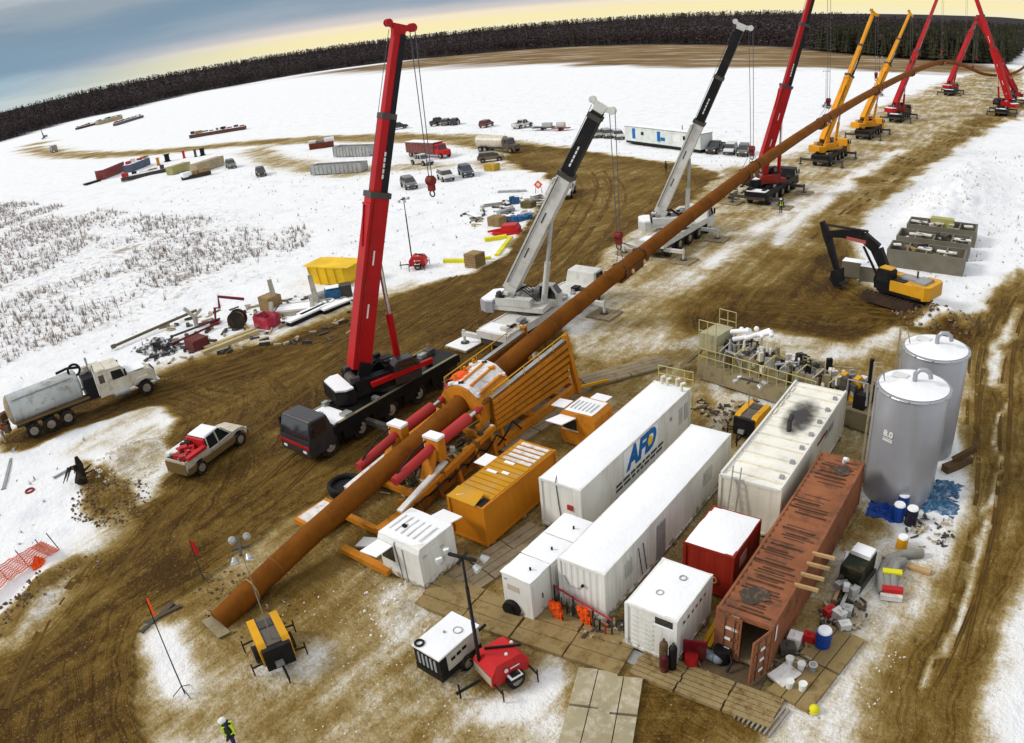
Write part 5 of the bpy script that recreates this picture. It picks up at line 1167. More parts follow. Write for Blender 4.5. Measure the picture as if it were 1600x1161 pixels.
MB().box(10.9, 11.6, .3, 2.2, 1.25, 2.2).build('engine', BLACK, mu_); MB().cyl((11.3, 1.6, 2.2), (11.3, 1.6, 4.0), .14, n=8).build('exhaust', BLACK, mu_)
for k in range(26):
    xx = random.uniform(1.2, 10.5); yy = random.uniform(.3, 2.2); MB().tube([(xx, yy, 1.4), (xx+random.uniform(-.3, .3), yy, 2.4+random.random()*.7), (xx+random.uniform(.3, 1.3), yy+random.uniform(-.4, .4), 2.5+random.random()*.6), (xx+random.uniform(.8, 1.6), yy, 1.6)], random.choice((.05, .07, .1)), 6).build('pipework', random.choice([STEEL, DRAB, GREYP, CREAM, BLACK]), mu_)
stp = MB()
for k in range(6): stp.box(-.1-.28*k-.28, -.1-.28*k, .6, 1.5, 1.9-.3*k, 1.95-.3*k)
stp.beam((-.1, .6, 2.0), (-1.8, .6, .2), .06, .2).beam((-.1, 1.5, 2.0), (-1.8, 1.5, .2), .06, .2); stp.build('stairs', DRAB, mu_)

# ================================================================== excavator
ex = T('excavator', 'yellow tracked excavator with its black arm reaching towards the pipe', 'excavator', (*(-10.31, 62.60), 0), R(72))
EXY = mat('excavator_yellow', (.66, .33, .02), .45, dirt=.2, dcol=(.3, .17, .05))
TRK = mat('track_steel', (.05, .032, .022), .7, dirt=.5, dcol=(.10, .055, .03))
# local: forward +Y
for s in (-1, 1):
    tk = MB(); prof = [(-2.3, .12), (-2.55, .45), (-2.3, .92), (2.3, .92), (2.55, .45), (2.3, .12)]
    tk.prism(prof, .32); tro = tk.build('track', TRK, ex, loc=(s*1.35, 0, 0))
    for k in range(12): MB().box(-.34, .34, -2.3+k*.4, -2.1+k*.4, .90, .97).build('track_shoe', TRK, tro)
    for yy in (-2.0, 2.0): MB().cyl((-.34, yy, .5), (.34, yy, .5), .33, n=12).build('sprocket', TRK, tro, True)
MB().box(-.9, .9, -1.3, 1.3, .5, 1.1).cyl((0, 0, 1.0), (0, 0, 1.3), .9, n=16).build('undercarriage', TRK, ex)
MB().box(-1.45, 1.45, -2.9, 1.2, 1.25, 1.5).build('platform', BLACK, ex)
MB().slab([(-1.45, -3.1), (-1.1, -3.45), (1.1, -3.45), (1.45, -3.1), (1.45, -2.0), (-1.45, -2.0)], 1.35, 2.45).build('counterweight', EXY, ex)
MB().box(-1.45, -.5, -2.0, .0, 1.5, 2.35).build('side_cover', EXY, ex); MB().box(.55, 1.45, -2.0, .9, 1.5, 2.25).build('side_cover', EXY, ex)
MB().box(-.5, .55, -2.0, -.3, 1.5, 2.55).build('engine_hood', GREYP, ex); MB().box(-1.0, .6, -2.9, -1.9, 2.45, 2.65).build('hood_vent', GREYP, ex); MB().cyl((.2, -1.6, 2.5), (.2, -1.6, 3.1), .09, n=8).build('exhaust', STEEL, ex); MB().box(-1.3, -.6, -1.2, -.1, 2.35, 2.42).build('hood_vent', BLACK, ex)
cbx = MB().prism([(0, 1.4), (0, 3.0), (.3, 3.15), (1.25, 3.1), (1.6, 2.2), (1.5, 1.4)], [.5, .5, .46, .46, .5, .5]).build('cab', BLACK, ex, loc=(-.93, -.05, 0))
for s in (-1, 1): MB().add([(s*.512, .25, 2.1), (s*.512, 1.3, 2.1), (s*.49, 1.1, 2.95), (s*.49, .35, 2.95)], [(0, 1, 2, 3)]).build('window', GLASS, cbx)
MB().box(-1.38, -.5, .0, 1.1, 3.14, 3.22).build('cab_roof', EXY, ex)
BO = [(0, .9, 1.9), (0, 2.2, 4.2), (0, 3.6, 5.0), (0, 5.6, 4.85), (0, 7.2, 4.5)]
bm_ = MB()
for a, b, h0_, h1_ in zip(BO[:-1], BO[1:], (.75, .95, .85, .7), (.95, .85, .7, .5)): bm_.beam(a, b, .45, h0_, .45, h1_, (0, -.3, 1))
bmo = bm_.build('boom', BLACK, ex); MB().box(.232, .25, 3.2, 5.1, 4.45, 4.75).build('boom_lettering', mat('faded_red', (.42, .10, .09), .5), bmo); MB().box(-.25, -.232, 3.2, 5.1, 4.45, 4.75).build('boom_lettering', MATS['faded_red'], bmo)
for s in (-.42, .42): MB().cyl((s, 1.5, 1.7), (s, 3.3, 4.3), .11, n=8).build('boom_ram', BLACK, ex)
MB().cyl((0, 3.2, 5.5), (0, 7.2, 5.3), .11, n=8).build('arm_ram', BLACK, ex)
MB().beam((0, 7.8, 5.5), (0, 7.2, 4.4), .36, .35, .36, .75, (0, 1, 0)).beam((0, 7.2, 4.4), (0, 6.0, 1.5), .36, .75, .34, .4, (0, 1, 0)).build('arm', BLACK, ex)
bk = MB().prism([(5.65, 1.7), (6.2, 1.5), (6.35, .7), (5.8, .15), (5.2, .25), (5.1, .5), (5.5, .6), (5.6, 1.1)], .6).build('bucket', BLACK, ex)
for k in range(5): MB().beam((-.48+.24*k, 5.2, .36), (-.48+.24*k, 4.95, .42), .1, .08).build('tooth', STEEL, bk)

# open grey tanks behind the excavator
OT = mat('open_tank_grey', (.16, .15, .115), .6, dirt=.3)
def open_tank(label, cx, cy, w_, l_, h, rz=0.0, bars=3):
    t = T('open_tank', label, 'tank', (cx, cy, 0), rz, 'open grey steel tanks')
    for nme, b in (('wall', (-w_/2, w_/2, -l_/2, -l_/2+.15)), ('wall', (-w_/2, w_/2, l_/2-.15, l_/2)), ('wall', (-w_/2, -w_/2+.15, -l_/2+.15, l_/2-.15)), ('wall', (w_/2-.15, w_/2, -l_/2+.15, l_/2-.15))):
        MB().box(b[0], b[1], b[2], b[3], 0, h).build(nme, OT, t)
    MB().box(-w_/2+.15, w_/2-.15, -l_/2+.15, l_/2-.15, .05, .35).build('floor', mat('tank_floor', (.06, .05, .04), .8), t)
    for k in range(bars):
        xx = -w_/2+(k+1)*w_/(bars+1); MB().box(xx-.08, xx+.08, -l_/2+.15, l_/2-.15, h-.25, h-.05).build('crossbar', OT, t)
    for k in range(14): MB().obox((random.uniform(-w_/2+.4, w_/2-.4), random.uniform(-l_/2+.4, l_/2-.4), random.uniform(.5, h)), (random.uniform(.2, 1.6), random.uniform(.15, .5), random.uniform(.1, .5)), random.uniform(0, 3)).build('fitting', random.choice([OT, STEEL, DSNOW, GREYP, CRATE]), t)
    for k in range(5): MB().obox((random.uniform(-w_/2+.5, w_/2-.5), random.uniform(-.3, .3), h+.02), (random.uniform(.5, 1.4), .5, .12), random.uniform(-.3, .3)).build('snow_patch', DSNOW, t)
    return t
for k, ((a, b), lb2) in enumerate(((( -9.7, 74.0), 'open grey steel tank right behind the excavator'), ((-9.8, 79.0), 'middle open grey steel tank behind the excavator'), ((-9.7, 84.2), 'farthest open grey steel tank behind the excavator'))):
    open_tank(lb2, a, b, 7.2, 3.4, 1.7, R(2), 3)
o = MB().box(-1.2, 1.2, -.5, .5, 0, 2.2).build('steel_box', mat('box_olive', (.40, .38, .13), .6)); o.location = (*(-9.83, 84.74), 0); tag(o, 'olive green box on the snow past the open tanks', 'box')
for k, (q, lb2) in enumerate((((-15.19, 67.84), 'grey steel box left of the excavator cab'), ((-13.64, 67.04), 'smaller slatted grey box by the excavator cab'))):
    o = T('steel_box', lb2, 'box', (*q, 0)); MB().box(-1.1+.3*k, 1.1-.3*k, -.6, .6, .1, 1.5).build('body', OT, o); MB().box(-1.2+.3*k, 1.2-.3*k, -.7, .7, 0, .1).build('base', STEEL, o); snow_slab(o, -1.1+.3*k, 1.1-.3*k, -.6, .6, 1.5, .1)

# ================================================================== vehicles
PAINT = {}
def paint(nm, c):
    if nm not in PAINT: PAINT[nm] = mat('paint_'+nm, c, .35, dirt=.35, dcol=(.22, .16, .09), dscale=2.2, splash=1.3, spec=.4)
    return PAINT[nm]
CARC = dict(dusty=(.58, .53, .42), white=(.66, .66, .63), silver=(.36, .36, .34), grey=(.17, .18, .18), dark=(.035, .037, .04), blue=(.05, .07, .12), red=(.20, .02, .02), tan=(.20, .16, .09), green=(.14, .15, .13))
def car(label, cat, rear, front, kind='suv', colr='grey', snow=False, wheels=True):
    rz, (cx, cy), _ = head(rear, front)
    t = T({'suv': 'parked_suv', 'pickup': 'pickup_truck', 'van': 'parked_van'}[kind], label, cat, (cx, cy, gz(cx, cy)*.6), rz, 'vehicles parked on the snow')
    p = paint(colr, CARC[colr])
    if kind == 'pickup':
        MB().prism([(-2.8, .45), (-2.85, .75), (-2.75, 1.12), (.0, 1.14), (1.05, 1.22), (1.9, 1.18), (2.5, 1.05), (2.72, .82), (2.75, .45)], [.9, .95, .97, .97, .97, .93, .86, .84, .86]).build('body', p, t, bevel=.06)
        cb = MB().prism([(-.80, 1.10), (-.66, 1.90), (.55, 1.94), (1.45, 1.16)], [.93, .74, .74, .93]).build('window', GLASS, t)
        MB().prism([(-.76, 1.84), (-.66, 1.98), (.48, 2.02), (.74, 1.84)], [.77, .70, .70, .77]).build('roof', p if not snow else SNOW, t, bevel=.05)
        for s in (-1, 1):
            for yy, y2 in ((-.76, -.68), (.12, .1), (1.38, .6)): MB().beam((s*.93, yy, 1.12), (s*.765, y2, 1.9), .07, .12).build('pillar', p, t)
        MB().box(-.78, .78, -2.68, -.9, 1.125, 1.14).build('bed', mat('bed_dark', (.05, .05, .05), .7, dirt=.5, dcol=(.5, .5, .5)), t)
        for s in (-1, 1): MB().box(s*.92-.05, s*.92+.05, -2.75, -.8, 1.11, 1.36).build('bed_side', p, t)
        MB().box(-.9, .9, -2.84, -2.76, .75, 1.36).build('tailgate', p, t)
        wy = (-1.75, 1.85)
    else:
        b = 0 if kind == 'suv' else .25
        MB().prism([(-2.4, .42), (-2.45, .8), (-2.4, 1.05+b), (1.2, 1.08+b), (2.2, .98), (2.42, .75), (2.4, .42)], [.86, .92, .93, .93, .86, .86, .86]).build('body', p, t, bevel=.08)
        MB().prism([(-2.32, 1.04+b), (-2.05, 1.68+b), (.55, 1.70+b), (1.45, 1.06+b)], [.90, .74, .74, .90]).build('window', GLASS, t)
        MB().prism([(-2.12, 1.64+b), (-2.0, 1.76+b), (.45, 1.78+b), (.66, 1.64+b)], .745).build('roof', p if not snow else SNOW, t)
        for s in (-1, 1):
            for yy in (-.95, .1): MB().beam((s*.91, yy, 1.06+b), (s*.755, yy, 1.68+b), .06, .1).build('pillar', p, t)
        wy = (-1.45, 1.5)
    for yy in wy:
        for s in (-1, 1):
            k_ = 1.18 if kind == 'pickup' else 1.0
            o_ = inst(WHC[0], 'wheel', t, (s*(.89 if kind == 'pickup' else .85), yy, .37*k_), (0, 0, 0), (k_, k_, k_)); inst(WHC[1], 'rim', o_)
            MB().cyl((s*.86, yy, .37*k_+.03), (s*(.985 if kind == 'pickup' else .945), yy, .37*k_+.03), .37*k_+.09, n=16).build('wheel_arch', BLACK, t)
    for s in (-1, 1):
        MB().box(s*.66-.16, s*.66+.16, 2.38 if kind != 'pickup' else 2.72, 2.44 if kind != 'pickup' else 2.77, .68, .82).build('headlight', LAMPM, t)
        MB().box(s*.72-.1, s*.72+.1, -2.47 if kind != 'pickup' else -2.87, -2.42 if kind != 'pickup' else -2.83, .8, 1.0).build('tail_light', DKRED, t)
    MB().box(-.86, .86, 2.40 if kind != 'pickup' else 2.74, 2.5 if kind != 'pickup' else 2.86, .42, .6).build('bumper', STEEL, t)
    return t
V_ = [
 ('dark car parked behind the boom of the near red crane', 'car', (-150.52, 142.28), (-148.29, 145.09), 'suv', 'dark'),
 ('black pickup at the left end of the far group of three', 'pickup truck', (-140.16, 146.59), (-142.13, 152.97), 'pickup', 'dark'),
 ('dark suv in the middle of the far group of three', 'suv', (-134.73, 144.32), (-141.01, 155.06), 'suv', 'grey'),
 ('black suv at the right end of the far group of three', 'suv', (-132.50, 145.22), (-137.88, 154.86), 'suv', 'dark'),
 ('dark red suv parked alone beyond the far road', 'suv', (-120.68, 142.07), (-122.32, 150.04), 'suv', 'red'),
 ('white pickup parked beyond the road left of the snowmobile trailer', 'pickup truck', (-109.91, 141.31), (-109.22, 148.14), 'pickup', 'white'),
 ('muddy tan suv stopped beside the yellow box', 'suv', (-90.05, 104.88), (-86.36, 107.82), 'suv', 'tan'),
 ('silver pickup parked in front of the red cargo truck', 'pickup truck', (-104.44, 102.66), (-97.60, 101.00), 'pickup', 'white'),
 ('white suv next to the dark blue suv', 'suv', (-89.77, 93.84), (-81.26, 88.44), 'suv', 'white'),
 ('dark blue suv parked beside the white suv', 'suv', (-88.83, 98.22), (-79.80, 91.56), 'suv', 'blue'),
 ('grey suv parked close to the hanging hook', 'suv', (-92.60, 87.93), (-83.28, 82.25), 'suv', 'grey'),
 ('white pickup on the edge of the haul road behind the white boom', 'pickup truck', (-61.23, 91.24), (-56.70, 81.97), 'pickup', 'white'),
 ('dark suv alone on the snow near the storage yard', 'suv', (-141.09, 92.66), (-129.02, 85.99), 'suv', 'dark'),
 ('grey van at the end of the storage yard', 'van', (-164.49, 99.21), (-149.35, 92.98), 'van', 'grey'),
 ('silver car nearest the hoist line left of the office trailer', 'car', (-85.63, 136.24), (-81.03, 131.93), 'suv', 'silver'),
 ('middle silver car left of the office trailer', 'car', (-83.10, 136.63), (-78.20, 131.62), 'suv', 'silver'),
 ('white car touching the left end of the office trailer', 'car', (-80.43, 136.21), (-75.05, 130.63), 'suv', 'white'),
 ('black pickup behind the right end of the office trailer', 'pickup truck', (-52.94, 126.83), (-52.48, 120.16), 'pickup', 'dark'),
 ('white car right of the black pickup by the office trailer', 'car', (-50.69, 126.91), (-49.19, 120.02), 'suv', 'white'),
 ('grey suv just left of the red crane boom', 'suv', (-48.25, 126.40), (-46.59, 119.71), 'suv', 'green'),
]
for v in V_: car(*v)
# muddy service pickup with red hoses
sp_ = car('muddy white service pickup with red tool bed driving on the mud road', 'pickup truck', (-40.73, 17.17), (-41.59, 20.92), 'pickup', 'dusty', True)
sp_['group'] = 'trucks on the haul road'
MUDY = mat('mud_crust', (.17, .105, .035), .8, dirt=.3)
for s in (-1, 1): MB().box(s*.985-.012, s*.985+.012, -2.8, 2.3, .45, .85).build('mud_splash', MUDY, sp_)
MB().box(-.9, .9, -2.90, -2.86, .46, 1.2).build('mud_splash', MUDY, sp_)
for s in (-1, 1): MB().box(s*.88-.18, s*.88+.18, -2.6, -1.0, 1.36, 1.55).build('tool_box', PLACARD if s < 0 else REDT, sp_)
MB().box(-.8, .8, -.98, -.82, 1.1, 1.85).build('headache_rack', REDT, sp_)
for k in range(22): MB().obox((random.uniform(-.6, .6), random.uniform(-2.6, -1.0), 1.28+random.uniform(0, .25)), (random.uniform(.2, .5), random.uniform(.2, .5), .3), random.uniform(0, 1.5)).build('tool_case', random.choice([REDT, REDT, BLACK, PLACARD, GREYP, CYLRED, DSNOW]), sp_)
MB().ring((.1, -1.6, 1.5), .3, .06, 14, 'Z').build('hose_coil', REDT, sp_); MB().ring((-.2, -2.1, 1.5), .24, .06, 14, 'Z').build('hose_coil', BLACK, sp_)

# vacuum truck
rz = head((-56.65, 13.29), (-55.01, 21.35))[0]
tx_ = -55.01-(math.cos(rz)*1.0-math.sin(rz)*4.25); ty_ = 21.35-(math.sin(rz)*1.0+math.cos(rz)*4.25)
vt = T('vacuum_truck', 'muddy vacuum tanker truck with a silver tank at the left edge', 'truck', (tx_, ty_, 0), rz, 'trucks on the haul road'); vt.scale = (1.08, 1.08, 1.08)
TW = mat('truck_cream', (.66, .62, .50), .4, dirt=.3, dcol=(.25, .17, .08), splash=1.6, spec=.4); TS = mat('tank_silver', (.46, .49, .48), .42, metal=.2, dirt=.5, dcol=(.22, .17, .09), dscale=1.4, splash=2.2)
MB().box(-.45, .45, -5.2, 4.8, .85, 1.1).build('chassis', STEEL, vt)
MB().cyl((0, -5.2, 2.15), (0, -.3, 2.2), 1.08, n=28).build('tank', TS, vt, True)
MB().sphere((0, -5.2, 2.15), 1.08, 20, 10, (1, .35, 1)).build('tank_end', mat('tank_end_muddy', (.30, .25, .15), .6, dirt=.5), vt, True); MB().sphere((0, -.3, 2.2), 1.08, 20, 10, (1, .25, 1)).build('tank_end', TS, vt, True)
for k in range(5): MB().cyl((0, -4.6+k*.98, 2.16), (0, -4.54+k*.98, 2.16), 1.10, n=28).build('tank_band', TS, vt, True)
for s in (-1, 1): MB().beam((s*1.0, -5.2, 1.35), (s*1.0, .2, 1.35), .3, .1).build('walkway', MUDY, vt); MB().cyl((s*.75, -4.9, 3.0), (s*.75, -.6, 3.05), .04, n=6).build('top_rail', GREYP, vt)
MB().box(-.9, .9, .1, .9, 1.1, 2.6).build('blower', BLACK, vt)
for k in range(6): MB().obox((random.uniform(-.7, .7), .5+random.uniform(-.3, .3), 1.6+.25*k), (.4, .4, .4), k*.4).build('pump_part', random.choice([GREYB, STEEL, TW]), vt)
MB().ring((.3, -.2, 3.35), .42, .09, 16, 'X').build('hose_loop', BLACK, vt)
MB().tube([(-.4, .3, 3.2), (-.3, -.6, 3.45), (-.5, -1.4, 3.3)], .1, 8).build('suction_hose', BLACK, vt)
MB().box(-1.15, 1.15, .95, 1.75, 1.0, 2.95).build('sleeper_cab', TW, vt)
cbv = MB().prism([(1.75, .95), (1.75, 2.85), (2.9, 2.8), (3.25, 1.95), (3.3, .95)], [1.1, 1.05, 1.05, 1.1, 1.1]).build('cab', TW, vt)
MB().add([(-.95, 2.945, 2.72), (.95, 2.945, 2.72), (1.0, 3.27, 2.0), (-1.0, 3.27, 2.0)], [(0, 1, 2, 3)]).build('windscreen', GLASS, cbv)
for s in (-1, 1): MB().add([(s*1.112, 2.1, 1.95), (s*1.112, 3.0, 1.95), (s*1.075, 2.85, 2.55), (s*1.075, 2.1, 2.6)], [(0, 1, 2, 3)]).build('side_window', GLASS, cbv); MB().add([(s*1.155, 1.15, 2.0), (s*1.155, 1.55, 2.0), (s*1.155, 1.55, 2.6), (s*1.155, 1.15, 2.6)], [(0, 1, 2, 3)]).build('side_window', GLASS, cbv); MB().cyl((s*1.05, .93, 1.2), (s*1.05, .93, 3.5), .09, n=8).build('exhaust_stack', CHROME, vt); MB().box(s*1.2-.05, s*1.2+.05, 3.0, 3.15, 2.0, 2.5).build('mirror', BLACK, vt)
MB().prism([(3.25, .9), (3.25, 2.0), (4.9, 1.75), (5.2, 1.5), (5.2, .75)], [.85, .85, .75, .75, .75]).build('bonnet', TW, vt)
MB().box(-.82, .82, 3.3, 4.6, 1.96, 2.0).build('snow_cover', SNOW, vt)
for s in (-1, 1): MB().prism([(3.5, 1.05), (3.75, 1.45), (4.6, 1.45), (5.0, 1.1), (5.1, .8), (4.75, 1.1), (4.4, 1.28), (3.95, 1.2)], .2).build('fender', TW, vt, loc=(s*1.0, 0, 0)); MB().cyl((s*.95, 1.9, .85), (s*.95, 3.1, .85), .3, n=12).build('fuel_tank', ALU, vt, True); MB().sphere((s*.6, 5.2, 1.1), .13, 8, 5).build('headlight', LAMPM, vt)
MB().box(-.6, .6, 5.2, 5.26, .9, 1.6).build('grille', BLACK, vt); MB().box(-1.15, 1.15, 5.2, 5.4, .55, .8).build('bumper', CHROME, vt)
for yy in (-4.2, -2.95, -1.7, 4.25):
    for s in (-1, 1): wheel(vt, WHT, (s*1.0, yy, .54))
for k in range(5): MB().obox((random.uniform(-.8, .8), -5.9+random.uniform(-.2, .2), .9+random.uniform(0, 1.2)), (.4, .4, .5), k).build('rear_fitting', mat('rear_rust', (.11, .06, .03), .7, dirt=.4), vt)

# red cargo truck with a white roof
def cargo(label, rear, front, Lb, boxm, roofm, cabm, name='cargo_truck', tankb=False):
    rz, (cx, cy), _ = head(rear, front); t = T(name, label, 'truck', (cx, cy, 0), rz, 'trucks parked in the yard')
    if tankb: MB().cyl((0, -Lb/2, 2.0), (0, Lb/2-2.2, 2.0), 1.15, n=20).build('tank', boxm, t, True)
    else:
        MB().box(-1.2, 1.2, -Lb/2, Lb/2-1.9, .9, 3.0).build('box_body', boxm, t); MB().box(-1.22, 1.22, -Lb/2-.02, Lb/2-1.88, 3.0, 3.08).build('roof', roofm, t)
        for k in range(7): MB().box(1.2, 1.23, -Lb/2+.4+k*.9, -Lb/2+.46+k*.9, 1.0, 2.9).build('rib', boxm, t)
    MB().prism([(Lb/2-1.8, .7), (Lb/2-1.8, 2.7), (Lb/2-.9, 2.65), (Lb/2-.6, 1.7), (Lb/2+.6, 1.5), (Lb/2+.7, .7)], [1.1, 1.05, 1.05, 1.1, .95, .95]).build('cab', cabm, t)
    MB().add([(-.9, Lb/2-.87, 2.55), (.9, Lb/2-.87, 2.55), (.95, Lb/2-.60, 1.75), (-.95, Lb/2-.60, 1.75)], [(0, 1, 2, 3)]).build('windscreen', GLASS, t)
    for s in (-1, 1): MB().box(s*1.105-.01, s*1.105+.01, Lb/2-1.6, Lb/2-1.0, 1.8, 2.4).build('side_window', GLASS, t)
    MB().box(-.5, .5, -Lb/2, Lb/2, .6, .88).build('chassis', STEEL, t)
    for yy in (-Lb/2+1.2, -Lb/2+2.4, Lb/2-.2):
        for s in (-1, 1): wheel(t, WHT, (s*1.0, yy, .54))
    return t
cargo('red box truck with a white roof parked behind the silver pickup', (-112.55, 109.65), (-99.65, 108.06), 10.5, paint('boxred', (.16, .035, .03)), SNOW, REDT)
cargo('brown grey tanker truck driving on the far road', (-98.04, 115.51), (-89.83, 115.06), 9.0, paint('dusty', (.30, .26, .19)), None, paint('dustyd', (.09, .07, .05)), 'tanker_truck', True)
q = (-358.19, 128.27); o = T('distant_truck', 'dark truck far off at the bend of the far track', 'truck', (*q, 0), R(80), 'trucks parked in the yard'); MB().box(-1.3, 1.3, -2.6, 1.6, .8, 3.2).build('box_body', GREYP, o); MB().prism([(1.7, .6), (1.7, 2.8), (2.7, 2.7), (3.2, 1.6), (3.2, .6)], 1.2).build('cab', BLACK, o)
for yy in (-1.7, 2.2):
    for s in (-1, 1): wheel(o, WHT, (s*1.1, yy, .54))
# office trailer
rz, (cx, cy), L_ = head((-73.37, 129.40), (-52.82, 122.03))
ot = T('office_trailer', 'long white office trailer with blue banners behind the haul road', 'trailer', (cx, cy, 0), rz+math.pi/2)
L_ = 19.5
TRW = mat('trailer_white', (.62, .66, .62), .5, dirt=.1)
MB().box(-L_/2, L_/2, -1.5, 1.5, .7, 3.3).build('body', TRW, ot); MB().box(-L_/2-.05, L_/2+.05, -1.55, 1.55, 3.3, 3.42).build('roof', GREYP, ot); MB().box(-L_/2+.2, L_/2-.2, -1.4, 1.4, .25, .7).build('skirt', BLACK, ot)
snow_slab(ot, -L_/2, L_/2, -1.5, 1.5, 3.42, .08)
for sgn in (-1, 1):
    yy = sgn*1.505; f = lambda a, b: (min(a, b), max(a, b))
    for xx, wz, z0, z1, m_ in ((-7.6, .8, 1.2, 3.1, LOGOB), (-.9, .8, 1.2, 3.0, LOGOB), (.0, 1.1, 1.4, 2.0, LOGOB), (-5.2, .7, 2.0, 2.6, GLASS), (3.1, 1.9, 1.6, 2.8, PLACARD), (7.0, 1.0, .8, 2.9, GREYB), (5.6, .7, 2.0, 2.7, GLASS)):
        MB().box(xx, xx+wz, *f(yy, yy+sgn*.03), z0, z1).build({LOGOB: 'banner', GLASS: 'window', PLACARD: 'notice_board', GREYB: 'door'}[m_], m_, ot)
for xx in (-6, -5, 5, 6): 
    for s in (-1, 1): o_ = inst(WHC[0], 'wheel', ot, (xx, s*1.2, .37), (0, 0, R(90)))
MB().cyl((4.0, 0, 3.4), (4.0, 0, 4.3), .08, n=6).build('vent', STEEL, ot)
# storage yard far left and trailers
def yard_box(name, label, cat, a, b, wd, h, m, group=None, snow=True, z=0.0):
    rz, (cx, cy), L_ = head(a, b); t = T(name, label, cat, (cx, cy, z), rz, group)
    MB().box(-wd/2, wd/2, -L_/2, L_/2, .1, h).build('body', m, t); MB().box(-wd/2-.05, wd/2+.05, -L_/2-.05, L_/2+.05, h, h+.06).build('lid', m, t)
    for k in range(int(L_/1.0)): 
        for s in (-1, 1): MB().box(s*wd/2-.04, s*wd/2+.04, -L_/2+.3+k, -L_/2+.42+k, .15, h-.05).build('rib', m, t)
    if snow: snow_slab(t, -wd/2, wd/2, -L_/2, L_/2, h+.06, .12)
    if name in ('flatbed_trailer', 'steel_beam_stack', 'store_box'):
        rr_ = random.Random(int(cx*3+cy)); n_ = max(3, int(L_/2.2))
        for k in range(n_):
            yy = -L_/2+(k+.5)*L_/n_; MB().obox((rr_.uniform(-.4, .4), yy, h+.15+rr_.uniform(.1, .5)), (rr_.uniform(.6, 1.8), rr_.uniform(.8, 2.4), rr_.uniform(.3, 1.1)), rr_.uniform(-.4, .4)).build('load', rr_.choice([STEEL, GREYP, SNOW, CRATE, CYLRED, DSNOW, BLACK]), t)
    return t
OLIVE = mat('yard_olive', (.36, .34, .14), .6); TANB = mat('yard_tan', (.42, .34, .22), .6); SLATE = mat('yard_slate', (.10, .13, .18), .6)
yg = 'stores in the far yard'
yard_box('store_container', 'red striped store container at the left end of the far yard', 'container', (-200.15, 82.28), (-207.45, 91.78), 2.6, 2.6, paint('yardred', (.24, .03, .035)), yg)
yard_box('store_box', 'slate grey box behind the red container in the far yard', 'box', (-200.32, 90.36), (-205.88, 99.08), 2.5, 2.0, SLATE, yg)
yard_box('store_container', 'olive green bin in the middle of the far yard', 'container', (-171.91, 88.05), (-173.23, 93.83), 2.4, 1.9, OLIVE, yg, False)
yard_box('store_container', 'tan bin at the right end of the far yard', 'container', (-162.71, 89.52), (-165.18, 98.54), 2.4, 2.2, TANB, yg, False)
yard_box('steel_beam_stack', 'snow covered long beam stack along the front of the far yard', 'beams', (-185.45, 81.43), (-180.14, 91.80), 1.6, .9, STEEL, yg)
yard_box('steel_beam_stack', 'dark beam stack lying before the tan bin', 'beams', (-158.47, 83.69), (-155.56, 89.73), 1.4, .7, mat('dark_timber', (.06, .04, .035), .8), yg, False)
yard_box('drag_mat', 'dark drag mat on the snow left of the red yard container', 'mat', (-199.47, 77.18), (-199.56, 81.64), 1.6, .4, BLACK, yg, False)
for k, (px_, lb2) in enumerate((((-201.81, 103.51), 'black upright drum, leftmost behind the far yard'), ((-198.88, 107.28), 'thin red drum behind the far yard'), ((-194.80, 108.67), 'dark slim drum behind the far yard'), ((-193.49, 110.19), 'black round drum at the right end behind the far yard'), ((-198.52, 98.91), 'small orange drum behind the far yard'))):
    o = T('cable_drum', lb2, 'drum', (*px_, 0), 0, 'drums behind the far yard'); m_ = [BLACK, REDT, STEEL, BLACK, ORANGE][k]; r_ = [1.0, .5, .5, .9, .6][k]
    [MB().cyl((0, 0, a_), (0, 0, a_+.15), r_, n=14).build('flange', m_, o) for a_ in (.0, 1.9)]; MB().cyl((0, 0, .15), (0, 0, 1.9), r_*.7, n=12).build('core', m_, o)
yard_box('flatbed_trailer', 'long rusty flatbed with load beyond the far track', 'trailer', (-253.21, 140.71), (-237.33, 154.07), 2.6, 1.2, mat('flat_rust', (.13, .06, .05), .7), 'trailers in the distance')
yard_box('flatbed_trailer', 'rusty low trailer left of the grey skip', 'trailer', (-151.96, 115.56), (-148.17, 120.14), 2.6, 1.3, mat('flat_red', (.16, .035, .02), .7), 'trailers in the distance', False)
yard_box('flatbed_trailer', 'dark low trailer far left before the woods', 'trailer', (-524.91, 206.96), (-532.02, 224.32), 2.6, 1.4, STEEL, 'trailers in the distance')
yard_box('flatbed_trailer', 'tan loaded trailer far left before the woods', 'trailer', (-517.80, 219.13), (-527.76, 242.17), 2.6, 2.6, TANB, 'trailers in the distance')
yard_box('flatbed_trailer', 'grey long trailer right of the tan one before the woods', 'trailer', (-454.09, 203.31), (-478.74, 233.91), 2.6, 1.6, mat('flat_grey', (.13, .12, .12), .7), 'trailers in the distance')
o = T('drill_rig', 'dark a frame rig on the far left track', 'rig', (*(-511.26, 178.92), 0), R(60), 'trailers in the distance'); MB().beam((-1, -4, .6), (-1, 6, .6), .5, .6).build('frame', STEEL, o); MB().beam((0, -3, .5), (0, -5.5, 6.5), .35, .35).build('mast', STEEL, o); MB().beam((0, 2, .5), (0, -4.5, 5.0), .25, .25).build('brace', STEEL, o); MB().box(-1.3, 1.3, 2, 5, .8, 2.2).build('engine', GREYP, o)
